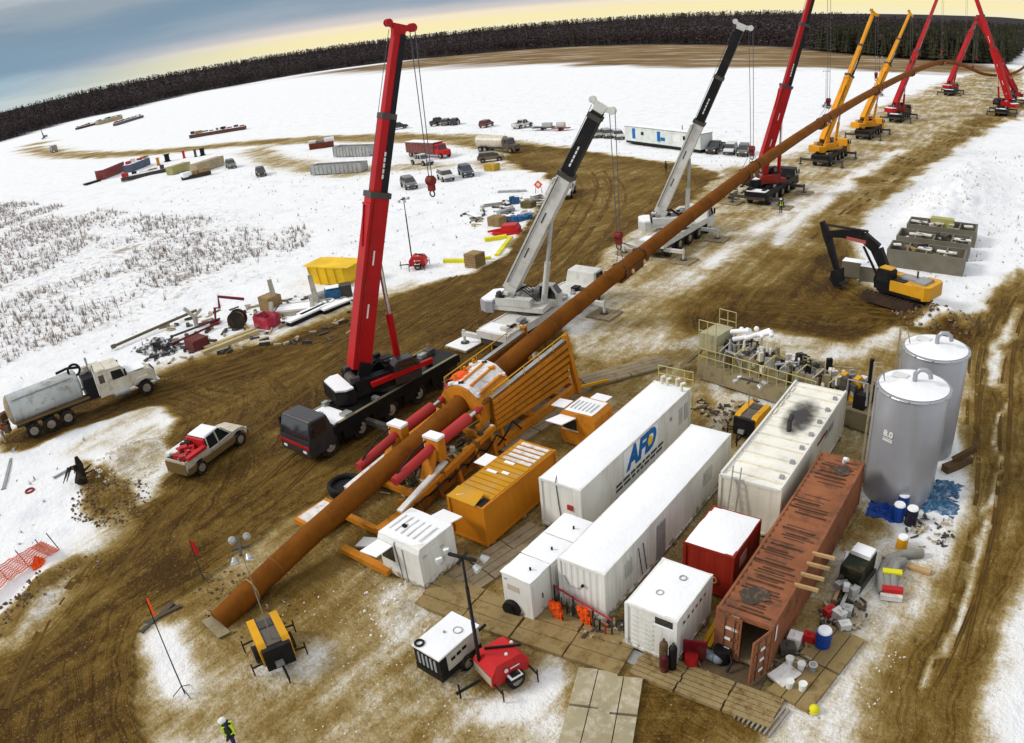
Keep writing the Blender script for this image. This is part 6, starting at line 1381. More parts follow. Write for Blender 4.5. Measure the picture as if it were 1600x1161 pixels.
# open grey bins
def skip(label, a, b, wd, h, m, name='waste_skip', flare=.25, ribs=True):
    rz, (cx, cy), L_ = head(a, b); t = T(name, label, 'skip', (cx, cy, 0), rz, 'open bins')
    w2, l2 = wd/2, L_/2
    for s in (-1, 1):
        MB().add([(s*w2, -l2, .15), (s*w2, l2, .15), (s*(w2+flare), l2, h), (s*(w2+flare), -l2, h), (s*(w2-.08), -l2, .15), (s*(w2-.08), l2, .15), (s*(w2+flare-.08), l2, h), (s*(w2+flare-.08), -l2, h)], [(0, 1, 2, 3), (7, 6, 5, 4), (3, 2, 6, 7), (0, 3, 7, 4), (1, 5, 6, 2)]).build('side_wall', m, t)
        n_ = max(3, int(L_/.9))
        for k in range(n_+1):
            yy = -l2+k*L_/n_; MB().beam((s*(w2+.04), yy, .15), (s*(w2+flare+.04), yy, h), .10, .10, None, None, (0, 1, 0)).build('rib', m, t)
        MB().add([(-w2, s*l2, .15), (w2, s*l2, .15), (w2+flare, s*l2, h), (-w2-flare, s*l2, h), (-w2, s*(l2-.08), .15), (w2, s*(l2-.08), .15), (w2+flare, s*(l2-.08), h), (-w2-flare, s*(l2-.08), h)], [(0, 1, 2, 3), (7, 6, 5, 4), (3, 2, 6, 7), (0, 3, 7, 4), (1, 5, 6, 2)]).build('end_wall', m, t)
        MB().beam((s*(w2+flare), -l2-.05, h), (s*(w2+flare), l2+.05, h), .12, .12).build('rim', m, t)
    MB().box(-w2, w2, -l2, l2, .1, .25).build('floor', m, t)
    return t
yb = skip('bright yellow ribbed waste bin on the snow by the haul road', (-63.22, 46.46), (-58.88, 47.40), 2.6, 2.0, BINYEL)
MB().box(-1.52, 1.52, -2.9, 2.9, 2.0, 2.05).build('lid', BINYEL, yb)
skip('pale grey ribbed skip right of the rusty low trailer', (-132.73, 108.23), (-122.37, 109.19), 2.4, 2.2, ALU, flare=.02)
skip('half open grey skip in front of the other grey skip', (-120.09, 91.57), (-109.09, 94.72), 2.4, 1.8, ALU, flare=.02)
tr = T('snowmobile_trailer', 'small trailer with a load beyond the far road', 'trailer', (*(-101.44, 141.75), 0), R(-75), 'trailers in the distance'); MB().box(-1, 1, -2.5, 2.5, .5, .7).build('deck', STEEL, tr); MB().box(-.7, .7, -.2, 1.9, .7, 1.6).build('load', GREYB, tr); MB().beam((0, -2.5, .6), (0, -6.0, .6), .12, .12).build('drawbar', STEEL, tr)
for s in (-1, 1): inst(WHC[0], 'wheel', tr, (s*1.0, 0, .37))
tr = T('tank_trailer', 'tiny tank trailer at the end of the far row', 'trailer', (*(-96.44, 141.23), 0), R(-75), 'trailers in the distance'); MB().box(-.8, .8, -2.0, 2.0, .5, .65).build('deck', CYLRED, tr); MB().cyl((0, -.9, 1.2), (0, .9, 1.2), .7, n=14).build('tank', GREYB, tr, True)
for s in (-1, 1): inst(WHC[0], 'wheel', tr, (s*.9, 0, .37))

# ================================================================== loose material along the haul road
def crate(label, q, w_, l_, h, m=CRATE, rz=0.0, name='timber_crate', slats=5):
    t = T(name, label, 'crate', (*q, gz(*q)*.6), rz, 'crates by the haul road')
    MB().box(-w_/2+.04, w_/2-.04, -l_/2+.04, l_/2-.04, .08, h-.04).build('core', m, t)
    for k in range(slats):
        zz = .06+(h-.1)*k/slats
        for s in (-1, 1): MB().box(-w_/2, w_/2, s*l_/2-.03, s*l_/2+.03, zz, zz+h/slats-.05).build('slat', m, t); MB().box(s*w_/2-.03, s*w_/2+.03, -l_/2+.04, l_/2-.04, zz, zz+h/slats-.05).build('slat', m, t)
    return t
def bar(name, label, cat, a, b, w_, h, m, z=0.0, group=None):
    rz, (cx, cy), L_ = head(a, b); o = MB().box(-w_/2, w_/2, -L_/2, L_/2, 0, h).box(-w_/2-.06, w_/2+.06, -L_/2-.04, -L_/2, 0, h+.02).box(-w_/2-.06, w_/2+.06, L_/2, L_/2+.04, 0, h+.02).build(name, m); o.location = (cx, cy, gz(cx, cy)*.6+z); o.rotation_euler = (0, 0, rz)
    return tag(o, label, cat, group)
crate('tan square crate among the yellow beams beside the haul road', (-49.80, 55.89), 1.5, 1.5, 1.5)
crate('brown crate beside the blue bundles across the haul road', (-58.12, 70.01), 1.8, 1.4, 1.2)
crate('dark olive crate next to the blue bundles', (-59.62, 78.53), 1.7, 1.2, .9, mat('crate_olive', (.12, .10, .04), .8))
crate('brown timber crate left of the steel cradle', (-60.78, 38.39), 1.7, 1.5, 1.5)
crate('yellow box behind the muddy tan suv', (-82.32, 99.27), 2.2, 1.6, 1.2, mat('box_yellow', (.50, .33, .05), .6, dirt=.3))
gb = 'yellow beams by the haul road'
bar('yellow_beam', 'yellow beam left of the tan crate', 'beam', (-54.04, 55.92), (-51.87, 56.71), .5, .35, LIME, 0, gb)
bar('yellow_beam', 'short yellow beam right of the tan crate', 'beam', (-50.30, 57.74), (-49.65, 58.21), .45, .35, LIME, 0, gb)
bar('yellow_beam', 'yellow beam lying below the red pump', 'beam', (-54.99, 63.82), (-53.43, 65.71), .6, .4, LIME, 0, gb)
bar('yellow_beam', 'yellow beam slanting towards the haul road', 'beam', (-49.71, 59.36), (-52.59, 65.45), .45, .3, LIME, 0, gb)
t = T('pump_skid', 'red pump skid among the material beside the haul road', 'pump', (*(-54.48, 67.32), 0), R(-70)); MB().box(-.9, .9, -1.6, 1.6, .1, .3).build('skid', REDT, t); MB().prism([(-.5, .3), (-.5, 1.1), (1.2, 1.2), (1.5, .7), (1.5, .3)], .7).build('housing', REDT, t); MB().beam((0, -.5, .5), (0, -2.4, .25), .4, .4, .2, .2).build('drawbar', REDT, t)
for k, (q, lb2, m_, sz) in enumerate((
    ((-58.10, 71.90), 'dark blue bundle in front of the brown crate', SLATE, (2.6, 1.0, .7)), ((-56.46, 72.73), 'larger blue bundle touching the white boom', TARP, (2.6, 1.2, .8)), ((-63.12, 80.11), 'small blue machine on the snow beside the haul road', TARP, (1.4, .8, 1.1)),
    ((-61.18, 75.62), 'grey steel frame left of the blue bundle', GREYP, (2.4, .9, .5)), ((-65.72, 78.66), 'grey open pallet frame on the snow', ALU, (2.6, 1.4, .3)), ((-68.04, 86.00), 'long grey ladder frame behind the blue machine', ALU, (4.2, .7, .3)), ((-64.15, 72.73), 'upright grey ladder section lying on the snow', ALU, (.7, 5.0, .2)),
    ((-57.67, 75.30), 'pale steel plate by the blue bundles', GREYB, (1.5, 1.0, .4)), ((-61.95, 83.51), 'purple grey wrapped pallet near the orange sign', GREYP, (1.6, 1.0, .5)))):
    o = T('material_bundle', lb2, 'bundle', (*q, 0), R(20+37*k % 60), 'material beside the haul road')
    n_ = 4
    for j in range(n_): MB().box(-sz[0]/2+j*sz[0]/n_+.04, -sz[0]/2+(j+1)*sz[0]/n_, -sz[1]/2+random.uniform(-.15, .15), sz[1]/2+random.uniform(-.15, .15), .02, sz[2]*random.uniform(.7, 1)).build('piece', m_, o)
    if k % 2 == 0: MB().box(-sz[0]/2, sz[0]/2, -sz[1]/3, sz[1]/3, sz[2]+.005, sz[2]+.07).build('snow_cover', SNOW, o)
t = T('warning_sign', 'orange diamond warning sign by the haul road', 'sign', (*(-63.52, 86.33), 0), R(25)); MB().cyl((-.5, 0, 0), (-.3, 0, 1.3), .04, n=6).cyl((.5, 0, 0), (.3, 0, 1.3), .04, n=6).build('stand', STEEL, t); MB(Matrix.Translation((0, -.03, 1.25)) @ Matrix.Rotation(R(45), 4, 'Y')).box(-.45, .45, -.02, .02, -.45, .45).build('board', HIVIS, t); MB(Matrix.Translation((0, -.06, 1.25))).cyl((0, 0, 0), (0, -.01, 0), .26, n=12).build('symbol', PLACARD, t)
# steel cradle frame with two uprights
t = T('pipe_saddle', 'pale steel saddle frame with two tall uprights by the yellow bin', 'saddle', (*(-57.86, 39.21), 0), R(-52)); PST = mat('pale_steel', (.45, .42, .34), .6, dirt=.3)
MB().beam((-1.1, -3, .25), (-1.1, 3, .25), .3, .4).build('base_rail', PST, t); MB().beam((1.1, -3, .25), (1.1, 3, .25), .3, .4).build('base_rail', PST, t)
for yy in (-2.2, 1.8):
    MB().beam((-1.1, yy, .3), (1.1, yy, .3), .3, .3).build('cross_beam', PST, t); MB().beam((-.9, yy, .4), (-1.25, yy-.3, 3.0), .35, .5, .3, .35).build('upright', PST, t); MB().beam((.9, yy, .4), (.4, yy, 1.3), .3, .4).build('strut', PST, t)
MB().slab([(-.9, -1.8), (.9, -1.8), (.9, 1.5), (-.9, 1.5)], .35, .5).build('snow_cover', SNOW, t)
MB().ring((-.2, 3.1, .6), .6, .07, 16, 'Z').build('hose_loop', GREYB, t)
t = T('mud_motor', 'blue and grey mud pump lying below the yellow bin', 'pump', (*(-57.25, 43.09), .3), R(-38)); MB().cyl((0, -2.2, .1), (0, -.6, .15), .35, .5, n=12).build('nose', GREYP, t, True); MB().cyl((0, -.6, .2), (0, .9, .2), .6, n=14).build('barrel', TARP, t, True); MB().box(-.6, .6, .9, 2.0, -.25, .9).build('motor', STEEL, t); MB().box(-.5, .5, -.5, .8, .8, .86).build('snow_cover', SNOW, t)
gp = 'snow covered beams along the haul road'
for k, (a, b, lb2) in enumerate((((-55.08, 36.17), (-55.10, 41.75), 'snow covered steel beam nearest the mud, below the saddle frame'), ((-55.47, 37.80), (-55.64, 41.17), 'short snow covered steel beam behind the nearest one'), ((-54.40, 39.60), (-54.12, 42.50), 'snow covered steel beam below the mud pump'))):
    rz, (cx, cy), L_ = head(a, b); t = T('steel_beam', lb2, 'beam', (cx, cy, 0), rz, gp); MB().box(-.35, .35, -L_/2, L_/2, .05, .45).build('beam', BLACK, t); MB().box(-.42, .42, -L_/2-.05, L_/2+.05, .452, .60).build('snow_cover', SNOW, t)
# red basket
t = T('red_basket', 'open pink red steel basket beside the mud edge', 'basket', (*(-57.27, 35.39), 0), R(10)); PKR = mat('basket_red', (.42, .03, .06), .5, dirt=.25, dcol=(.5, .35, .35))
for s in (-1, 1):
    for s2, w_ in ((0, .9),): MB().box(s*.95-.03, s*.95+.03, -.75, .75, .1, 1.15).build('side_wall', PKR, t); MB().box(-.92, .92, s*.75-.03, s*.75+.03, .1, 1.15).build('end_wall', PKR, t)
MB().box(-.9, .9, -.7, .7, .05, .15).build('floor', PKR, t); MB().slab([(-.8, -.6), (.8, -.6), (.8, .6), (-.8, .6)], .16, .5).build('snow_load', DSNOW, t)
t = T('cable_reel', 'black cable reel standing on the snow left of the red basket', 'reel', (*(-59.88, 33.94), .0), R(-50)); [MB().cyl((a_, 0, .85), (a_+.1, 0, .85), .85, n=18).build('flange', mat('reel_dark', (.03, .025, .02), .6), t) for a_ in (-.45, .35)]; MB().cyl((-.35, 0, .85), (.35, 0, .85), .6, n=16).build('core', CRATE, t); MB().beam((-.5, .3, .2), (.6, .9, .15), .3, .2).build('chock', WOODL, t)
t = T('red_jack_frame', 'bent red steel jack frame on the snow by the reel', 'frame', (*(-63.41, 33.62), 0), R(-40)); MB().tube([(0, -2, .15), (0, 0, .3), (0, .2, 1.5), (.2, .7, 1.5), (.2, .8, 2.6), (.5, 3.2, 2.0)], .14, 6).build('arm', mat('jack_red', (.20, .02, .03), .6), t); MB().box(-.6, .6, -.5, .3, 0, .25).build('foot', MATS['jack_red'], t)
gr_ = 'drill rods on the snow'
for k, (a, b, r_, lb2, m_) in enumerate((((-67.83, 24.64), (-68.20, 34.33), .14, 'longest dark drill rod lying behind the truck cab', mat('rod_olive', (.14, .12, .07), .6)), ((-63.92, 28.94), (-63.24, 34.03), .10, 'dark drill rod between the black sheeting and the red frame', STEEL), ((-62.02, 27.46), (-62.29, 32.91), .10, 'reddish drill rod in front of the other rods', mat('rod_red', (.12, .02, .02), .6)))):
    a3, b3 = Vector((*a, .35)), Vector((*b, .35)); o = MB().cyl(a3-a3, b3-a3, r_, n=10).cyl((0, 0, 0), (b3-a3)*.04, r_*1.5, n=10).build('drill_rod', m_, None, True); o.location = a3; tag(o, lb2, 'rod', gr_)
for k, (a, b, lb2) in enumerate((((-57.21, 28.37), (-56.53, 33.79), 'pale yellow timber beam nearest the mud'), ((-58.04, 29.15), (-57.46, 34.01), 'second pale timber beam behind the nearest one'))):
    bar('timber_beam', lb2, 'beam', a, b, .45, .35, mat('timber_yellow', (.52, .42, .22), .7, dirt=.3), 0, 'timber beams by the haul road')
crate('small dark red crate at the left end of the timber beams', (-59.21, 29.06), 1.6, 1.5, 1.1, mat('crate_red', (.13, .03, .03), .7))
# white post stand behind the rods
t = T('pipe_stand', 'pale y shaped pipe stand behind the drill rods', 'stand', (*(-64.37, 32.03), 0), R(30)); MB().beam((0, 0, 0), (0, 0, 1.2), .3, .3).build('post', PST, t); MB().beam((0, 0, 1.1), (-.9, 0, 2.0), .25, .25).build('fork', PST, t); MB().beam((0, 0, 1.1), (.9, 0, 1.8), .25, .25).build('fork', PST, t)
# black sheeting pile
def crumple(name, label, cat, q, rx, ry, h, m, seed, n=12, z=0.0, group=None):
    r_ = np.random.default_rng(seed); vs = []
    for i in range(n+1):
        for j in range(n+1):
            u, v = i/n*2-1, j/n*2-1; d = max(abs(u), abs(v)); e = math.hypot(u, v)
            hh = h*max(0, 1-e*.9)*(.35+r_.random()) if d < 1 else 0
            vs.append((rx*u*(1+.18*r_.standard_normal()*(d > .6)), ry*v*(1+.18*r_.standard_normal()*(d > .6)), max(.01, hh)))
    o = MB().add(vs, [(i*(n+1)+j, (i+1)*(n+1)+j, (i+1)*(n+1)+j+1, i*(n+1)+j+1) for i in range(n) for j in range(n)]).build(name, m)
    o.location = (*q, gz(*q)*.6+z+.02); return tag(o, label, cat, group)
crumple('plastic_sheeting', 'crumpled black plastic sheeting with snow behind the truck bonnet', 'sheeting', (-63.12, 27.26), 2.4, 1.6, 1.1, mat('black_plastic', (.02, .018, .02), .35, dirt=.9, dcol=(.8, .8, .82), dscale=1.1), 3)
crumple('blue_tarp', 'blue tarpaulin bunched round the foot of the numbered tank', 'tarp', (-2.74, 34.91), 1.5, .8, .5, mat('tarp_dull', (.035, .11, .21), .6, dirt=.6, dcol=(.35, .42, .48), dscale=3), 5)
crumple('blue_tarp', 'loose blue sheet end on the snow beside the tank', 'tarp', (-2.09, 36.50), .7, .7, .35, MATS['tarp_dull'], 6)
crumple('blue_tarp', 'dark blue sheet left of the drums at the tank foot', 'tarp', (-4.54, 33.13), .9, .7, .5, BLUE, 7)
# barrels
def barrel(label, q, m, r_=.30, h=.88, snow=True, lid=None, z=0.0, name='barrel', cat='barrel'):
    t = T(name, label, cat, (*q, gz(*q)*.6+z), random.random()*3, 'drums on site')
    MB().cyl((0, 0, 0), (0, 0, h), r_, n=20).build('drum', m, t, True)
    for zz in (.02, h*.35, h*.66, h-.03): MB().cyl((0, 0, zz-.012), (0, 0, zz+.012), r_+.014, n=20).build('hoop', m, t, True)
    if snow: MB().cyl((0, 0, h+.002), (0, 0, h+.08), r_*.97, r_*.85, n=18).build('snow_cover', SNOW, t, True)
    return t
barrel('blue drum with snow lid, left of the pair at the tank foot', (-3.86, 32.75), BLUE)
barrel('black and blue drum with snow lid, right of the pair at the tank foot', (-3.20, 32.72), mat('barrel_dark', (.01, .013, .03), .4))
barrel('blue drum standing behind the pair at the tank foot', (-3.85, 33.71), BLUE)
barrel('small yellow drum with white lid by the grey hoses', (-3.17, 30.63), YELLOW, .26, .6)
barrel('blue drum with an open white lid on the mat beside the brown container', (-4.52, 22.84), BLUE, .31, .95)
for k, (q, lb2) in enumerate((((-5.34, 21.26), 'white plastic pail among the junk near the open brown doors'), ((-4.84, 21.21), 'white pail right of the junk near the open brown doors'), ((-4.42, 21.35), 'grey steel pail on the mat below the blue drum'), ((-4.43, 20.26), 'white pail standing alone at the mat end'), ((-4.91, 20.15), 'small dirty pail beside the lone white pail'))):
    t = T('pail', lb2, 'pail', (*q, .14), 0, 'pails on the mat'); MB().cyl((0, 0, 0), (0, 0, .36), .13, .16, n=14).build('body', PLACARD if k != 2 else GREYP, t, True); MB().ring((0, 0, .36), .16, .015, 14).build('rim', PLACARD, t)
q = (-3.70, 19.58); o = MB().sphere((0, 0, .15), .2, 10, 6).ring((0, 0, .1), .2, .03, 12).build('yellow_float', LIME, None, True); o.location = (*q, 0); tag(o, 'round yellow float on the snow at the mat end', 'float')
# junk on the right of the brown container
jl = [((-5.11, 22.82), REDT, 'red fuel can near the blue drum', (.45, .3, .4)), ((-4.75, 22.88), REDT, 'second red fuel can touching the blue drum', (.35, .3, .35)), ((-4.85, 24.74), REDT, 'red tool case beside the brown side wall', (.5, .35, .3)), ((-5.56, 22.40), DSNOW, 'snowy junk heap box beside the open door', (.5, .5, .5)), ((-5.68, 21.86), STEEL, 'dark steel box beside the open door', (.5, .6, .4)),
      ((-4.42, 24.70), DSNOW, 'white sack beside the red tool case', (.5, .4, .35)), ((-4.20, 25.07), GREYB, 'grey bucket box right of the white sack', (.4, .4, .35)), ((-4.03, 24.18), PLACARD, 'white plastic box on the snow right of the blue drum', (.45, .35, .3)), ((-5.28, 20.62), DSNOW, 'snowy pallet board near the open door', (1.0, .8, .12))]
for k, (q, m_, lb2, sz) in enumerate(jl):
    t = T('storage_box', lb2, 'box', (*q, .12), R(31*k), 'junk beside the brown container'); MB().box(-sz[0]/2, sz[0]/2, -sz[1]/2, sz[1]/2, 0, sz[2]).build('body', m_, t); MB().box(-sz[0]/2-.015, sz[0]/2+.015, -sz[1]/2-.015, sz[1]/2+.015, sz[2]*.86, sz[2]+.02).build('lid', m_, t); MB().beam((-sz[0]*.2, 0, sz[2]+.05), (sz[0]*.2, 0, sz[2]+.05), .04, .05).build('handle', m_, t)
for k, (a, b, lb2) in enumerate((((-4.89, 25.47), (-4.94, 27.79), 'pale plank leaning along the brown side wall'), ((-4.51, 25.00), (-4.54, 27.74), 'grey plank next to the pale plank'))):
    bar('loose_plank', lb2, 'plank', a, b, .14, .06, [WOODL, GREYB][k], .25, 'loose planks')
bar('loose_plank', 'snowy white plank standing between container and small generator', 'plank', (-4.99, 26.33), (-5.28, 28.62), .12, .35, SNOW, .1, 'loose planks')
t = T('small_generator', 'small dark green generator with snow on its lid by the hose coils', 'generator', (*(-4.53, 27.60), 0), R(-8)); MB().box(-.5, .5, -.85, .85, .15, 1.1).build('body', mat('gen_green', (.012, .018, .010), .5), t); MB().box(-.45, .45, .1, .8, 1.1, 1.3).build('hood', PLACARD, t); snow_slab(t, -.45, .45, .1, .8, 1.3, .05)
for k in range(7): MB().obox((random.uniform(-.5, .5), -1.1+random.uniform(-.3, .2), .25+random.uniform(0, .3)), (.3, .25, .3), k).build('engine_part', random.choice([GREYB, STEEL, ALU, DSNOW]), t)
MB().beam((-.55, -.9, .1), (-.55, .9, .1), .12, .16).build('runner', STEEL, t); MB().beam((.55, -.9, .1), (.55, .9, .1), .12, .16).build('runner', STEEL, t)
HOSE = mat('hose_grey', (.26, .26, .235), .6, dirt=.3)
hz_ = T('hose_coil', 'thick grey hose lying in a heap beside the side road', 'hose', (*(-3.17, 28.16), 0), R(15))
for k in range(3): MB().tube([(-.3+.25*k, -1.2, .2), (-.45+.3*k, -.3, .42), (-.2+.25*k, .6, .40), (.3+.2*k, 1.1, .25)], .2, 10).build('hose', HOSE, hz_, True)
MB().box(-.35, .5, -.35, -.05, .58, .66).build('tape_band', LIME, hz_); MB().box(-.35, .55, -1.3, -1.0, .3, .5).build('end_cap', REDT, hz_); MB().box(-.4, .55, -1.5, -1.3, .05, .3).build('end_plate', DSNOW, hz_)
MB().tube([(-.2, 1.0, .2), (.6, 1.6, .25), (1.6, 1.9, .2)], .22, 10).build('hose', HOSE, hz_, True); MB().beam((.9, 1.0, .1), (1.9, .7, .1), .3, .14).build('board', WOODL, hz_)
# rack with orange coveralls beside the white container
t = T('tool_rack', 'low steel tool rack before the long white container', 'rack', (*(-13.78, 19.31), .05), R(0))
MB().beam((-1.6, .55, .95), (1.6, .0, .95), .06, .06).build('rail', CYLRED, t)
for xx in (-1.6, -.5, .6, 1.6): MB().beam((xx, .55-.17*(xx+1.6), 0), (xx, .55-.17*(xx+1.6), 1.0), .06, .06).build('post', STEEL, t)
for k in range(9): MB().beam((-1.1+.3*k, .35-.05*k, .03), (-.9+.3*k, .1-.05*k, .95), .07, .09).build('tool', random.choice([BLACK, STEEL, CRATE, STEEL, CYLRED]), t)
for k, (q, lb2) in enumerate((((-14.61, 18.96), 'orange hanging safety net at the left end of the tool rack'), ((-13.43, 19.30), 'orange safety net with a yellow top at the right end of the tool rack'))):
    o = MB(); gv = []
    for i in range(5):
        for j in range(8): gv.append((-.28+.14*i+random.uniform(-.03, .03), .05*math.sin(i*2.3+j)+random.uniform(-.03, .03)-.03*j, .03+.17*j))
    o.add(gv, [(i*8+j, (i+1)*8+j, (i+1)*8+j+1, i*8+j+1) for i in range(4) for j in range(7)]); o.v += [(a+.02, b+.09, c) for a, b, c in o.v]; o.f += [tuple(x_+40 for x_ in reversed(f)) for f in o.f]
    oo = o.build('safety_net', HIVIS); oo.location = (*q, .05); tag(oo, lb2, 'net', 'orange nets on the rack')
# gas bottles, red boxes by the white container door
for k, (q, m_, lb2) in enumerate((((-9.57, 18.82), mat('bottle_brown', (.10, .06, .025), .6), 'brown gas bottle in front of the small white container'), ((-9.23, 18.93), BLACK, 'black gas bottle beside the brown bottle'), ((-9.43, 18.67), mat('bottle_maroon', (.07, .008, .012), .5), 'maroon gas bottle in front of the other two bottles'))):
    t = T('gas_bottle', lb2, 'gas bottle', (*q, .03), 0, 'gas bottles'); h_ = (1.35, 1.2, .8)[k]; MB().cyl((0, 0, 0), (0, 0, h_), .17, n=14).build('cylinder', m_, t, True); MB().sphere((0, 0, h_), .17, 14, 6).build('shoulder', m_, t, True); MB().cyl((0, 0, h_+.12), (0, 0, h_+.3), .05, n=8).build('valve', STEEL, t)
t = T('red_hopper', 'dark red open hopper with a bright red drum by the brown doors', 'hopper', (*(-8.75, 19.90), .02), R(20)); MB().prism([(-.1, .1), (-.35, 1.3), (-.3, 1.35), (.0, .2)], .45).build('back_plate', mat('hopper_red', (.15, .006, .012), .5), t); MB().box(-.45, .45, -.1, .5, .0, .35).build('tray', MATS['hopper_red'], t); MB().cyl((-.1, -.35, 0), (-.1, -.35, .55), .27, n=14).build('drum', REDT, t, True)
t = T('wet_pump', 'grey blue pump with hose beside the open brown doors', 'pump', (*(-8.24, 19.99), .05), R(-30)); MB().cyl((-.4, 0, .2), (.2, .2, .3), .2, n=12).build('motor', mat('pump_slate', (.16, .20, .24), .4), t, True); MB().sphere((.35, .25, .35), .24, 10, 6).build('volute', MATS['pump_slate'], t, True); MB().tube([(.4, .3, .5), (.6, .6, .7), (.9, .5, .5), (1.0, .2, .2)], .06, 8).build('hose', BLACK, t)
barrel('black open drum before the closed leaf of the brown doors', (-7.73, 20.26), BLACK, .34, .8, False)
o = MB().ring((0, 0, .05), .16, .04, 16).build('shackle_ring', PLACARD); o.location = (*(-7.65, 20.27), .12); tag(o, 'small white ring on the planks inside the brown doors', 'ring')
t = T('plank_ramp', 'dark planked ramp under the open doors of the brown container', 'ramp', (-7.1, 19.75, .02)); me = MB().box(-1.25, 1.25, 0, .19, 0, .12).mesh('plank', mat('ramp_dark', (.10, .07, .04), .9, dirt=.3))
for k in range(7): inst(me, 'plank', t, (0, -.72+.2*k, 0))
o = T('yellow_fork', 'yellow steel fork leaning between the white container and brown doors', 'fork', (-8.75, 20.9, 0)); MB().beam((0, 0, .1), (.25, 1.0, 1.2), .18, .12).build('tine', YELLOW, o); MB().beam((.25, -.2, .1), (.35, .8, .9), .18, .12).build('tine', YELLOW, o)

# ================================================================== timber mats
ml = [('timber mat strip in front of the cabins, at the operator cabin', -20.0, 16.4, 2.4, 4.2, 8), ('timber mat between the cabin and the white cabinets', -17.9, 18.3, 2.4, 4.2, 0)]
k = 0
def mats(a, b, wid, n, lab, rzoff=0.0, lng=None, planks=5, m=WOOD):
    """row of n mats from a to b"""
    rz, _, L_ = head(a, b)
    for i in range(n):
        t0 = (i+.5)/n; timber_mat(lab % ['first', 'second', 'third', 'fourth', 'fifth', 'sixth', 'seventh', 'eighth'][i], a[0]+(b[0]-a[0])*t0, a[1]+(b[1]-a[1])*t0, wid, L_/n-.08, rz+rzoff, planks, m=m)
mats((-10.19, 13.85), (-11.66, 17.44), 1.6, 2, 'pale mat in the foreground walkway, left row, %s from the camera', planks=2, m=mat('mat_pale', (.34, .295, .185), .9, dirt=.6, dcol=(.50, .44, .33), dscale=2.2, bump=.6))
mats((-9.15, 14.17), (-10.61, 17.60), 1.5, 2, 'pale mat in the foreground walkway, right row, %s from the camera', planks=2, m=MATS['mat_pale'])
mats((-10.64, 18.64), (-4.79, 18.76), 1.5, 3, 'ribbed mat along the front of the containers, %s from the left', planks=6, m=mat('mat_ribbed', (.29, .215, .10), .9, dirt=.6, dcol=(.15, .09, .03), dscale=2.5, bump=.6))
mats((-20.69, 17.43), (-10.94, 18.66), 2.2, 4, 'wide flat mat between the cabin and the walkway, %s from the left', planks=3, m=mat('mat_tan', (.27, .195, .085), .9, dirt=.55, dcol=(.16, .10, .035), dscale=2, bump=.6))
mats((-27.66, 28.79), (-26.02, 38.22), 2.4, 3, 'timber mat between the thruster and the orange cabin, %s from the orange container', planks=4)
mats((-25.61, 28.67), (-24.97, 34.72), 1.6, 2, 'dark timber mat beside the orange cabin, %s from the orange container', planks=3)
mats((-19.75, 17.78), (-18.79, 23.84), 1.9, 3, 'timber mat in the alley beside the orange container, %s from the cabin', planks=4)
mats((-25.83, 38.32), (-22.46, 43.92), 1.9, 2, 'timber mat behind the logo container, %s from the thruster', planks=4)
mats((-4.70, 19.49), (-3.93, 24.02), 1.8, 2, 'tan mat under the drums beside the brown container, %s from the camera', planks=3, m=MATS['mat_tan'])
gtr = T('cattle_grid', 'rusty bar grating at the right end of the front mats', 'grating', (*(-5.33, 18.54), .03), R(-8)); me = MB().box(-.035, .035, -.75, .75, 0, .12).mesh('bar', mat('grid_grey', (.30, .27, .22), .6, dirt=.3))
for i in range(9): inst(me, 'bar', gtr, (-.72+.18*i, 0, 0))

# ================================================================== left foreground
def pole(name, label, cat, q, h, lean=(0, 0), m=BLACK, flagm=None, fsize=(.3, .8), base=True):
    t = T(name, label, cat, (*q, 0)); MB().cyl((0, 0, 0), (lean[0], lean[1], h), .03, .02, n=6).build('pole', m, t)
    if flagm:
        vs = [(lean[0]+fsize[0]*i/4, lean[1]+.05*math.sin(i*1.7), h-fsize[1]*j/4+(.04*i)) for i in range(5) for j in range(5)]
        f = MB().add(vs, [(i*5+j, (i+1)*5+j, (i+1)*5+j+1, i*5+j+1) for i in range(4) for j in range(4)]); f.build('flag', flagm, t)
    if base:
        for a in range(3): MB().beam((0, 0, .45), (.5*math.cos(a*2.09), .5*math.sin(a*2.09), .02), .03, .03).build('leg', m, t)
    return t
pole('marker_pole', 'tall thin marker pole with an orange sleeve at the pipe end', 'pole', (-24.81, 6.83), 5.0, (-.2, .2), BLACK, HIVIS, (.28, .9))
pole('flag_pole', 'pole with a red pennant near the mud road', 'flag', (-30.71, 11.72), 2.4, (0, 0), STEEL, REDT, (.55, .8))
for k, (a, b, lb2) in enumerate((((-29.87, 7.60), (-30.34, 9.64), 'dark plank lying by the mud road curve'), ((-30.24, 8.03), (-29.88, 9.81), 'second dark plank lying by the mud road curve'), ((-50.94, 8.04), (-56.47, 10.77), 'grey plank on the snow at the left edge'))):
    bar('loose_plank', lb2, 'plank', a, b, .22, .08, [STEEL, mat('plank_dark', (.08, .06, .04), .8), GREYP][k], .02, 'loose planks')
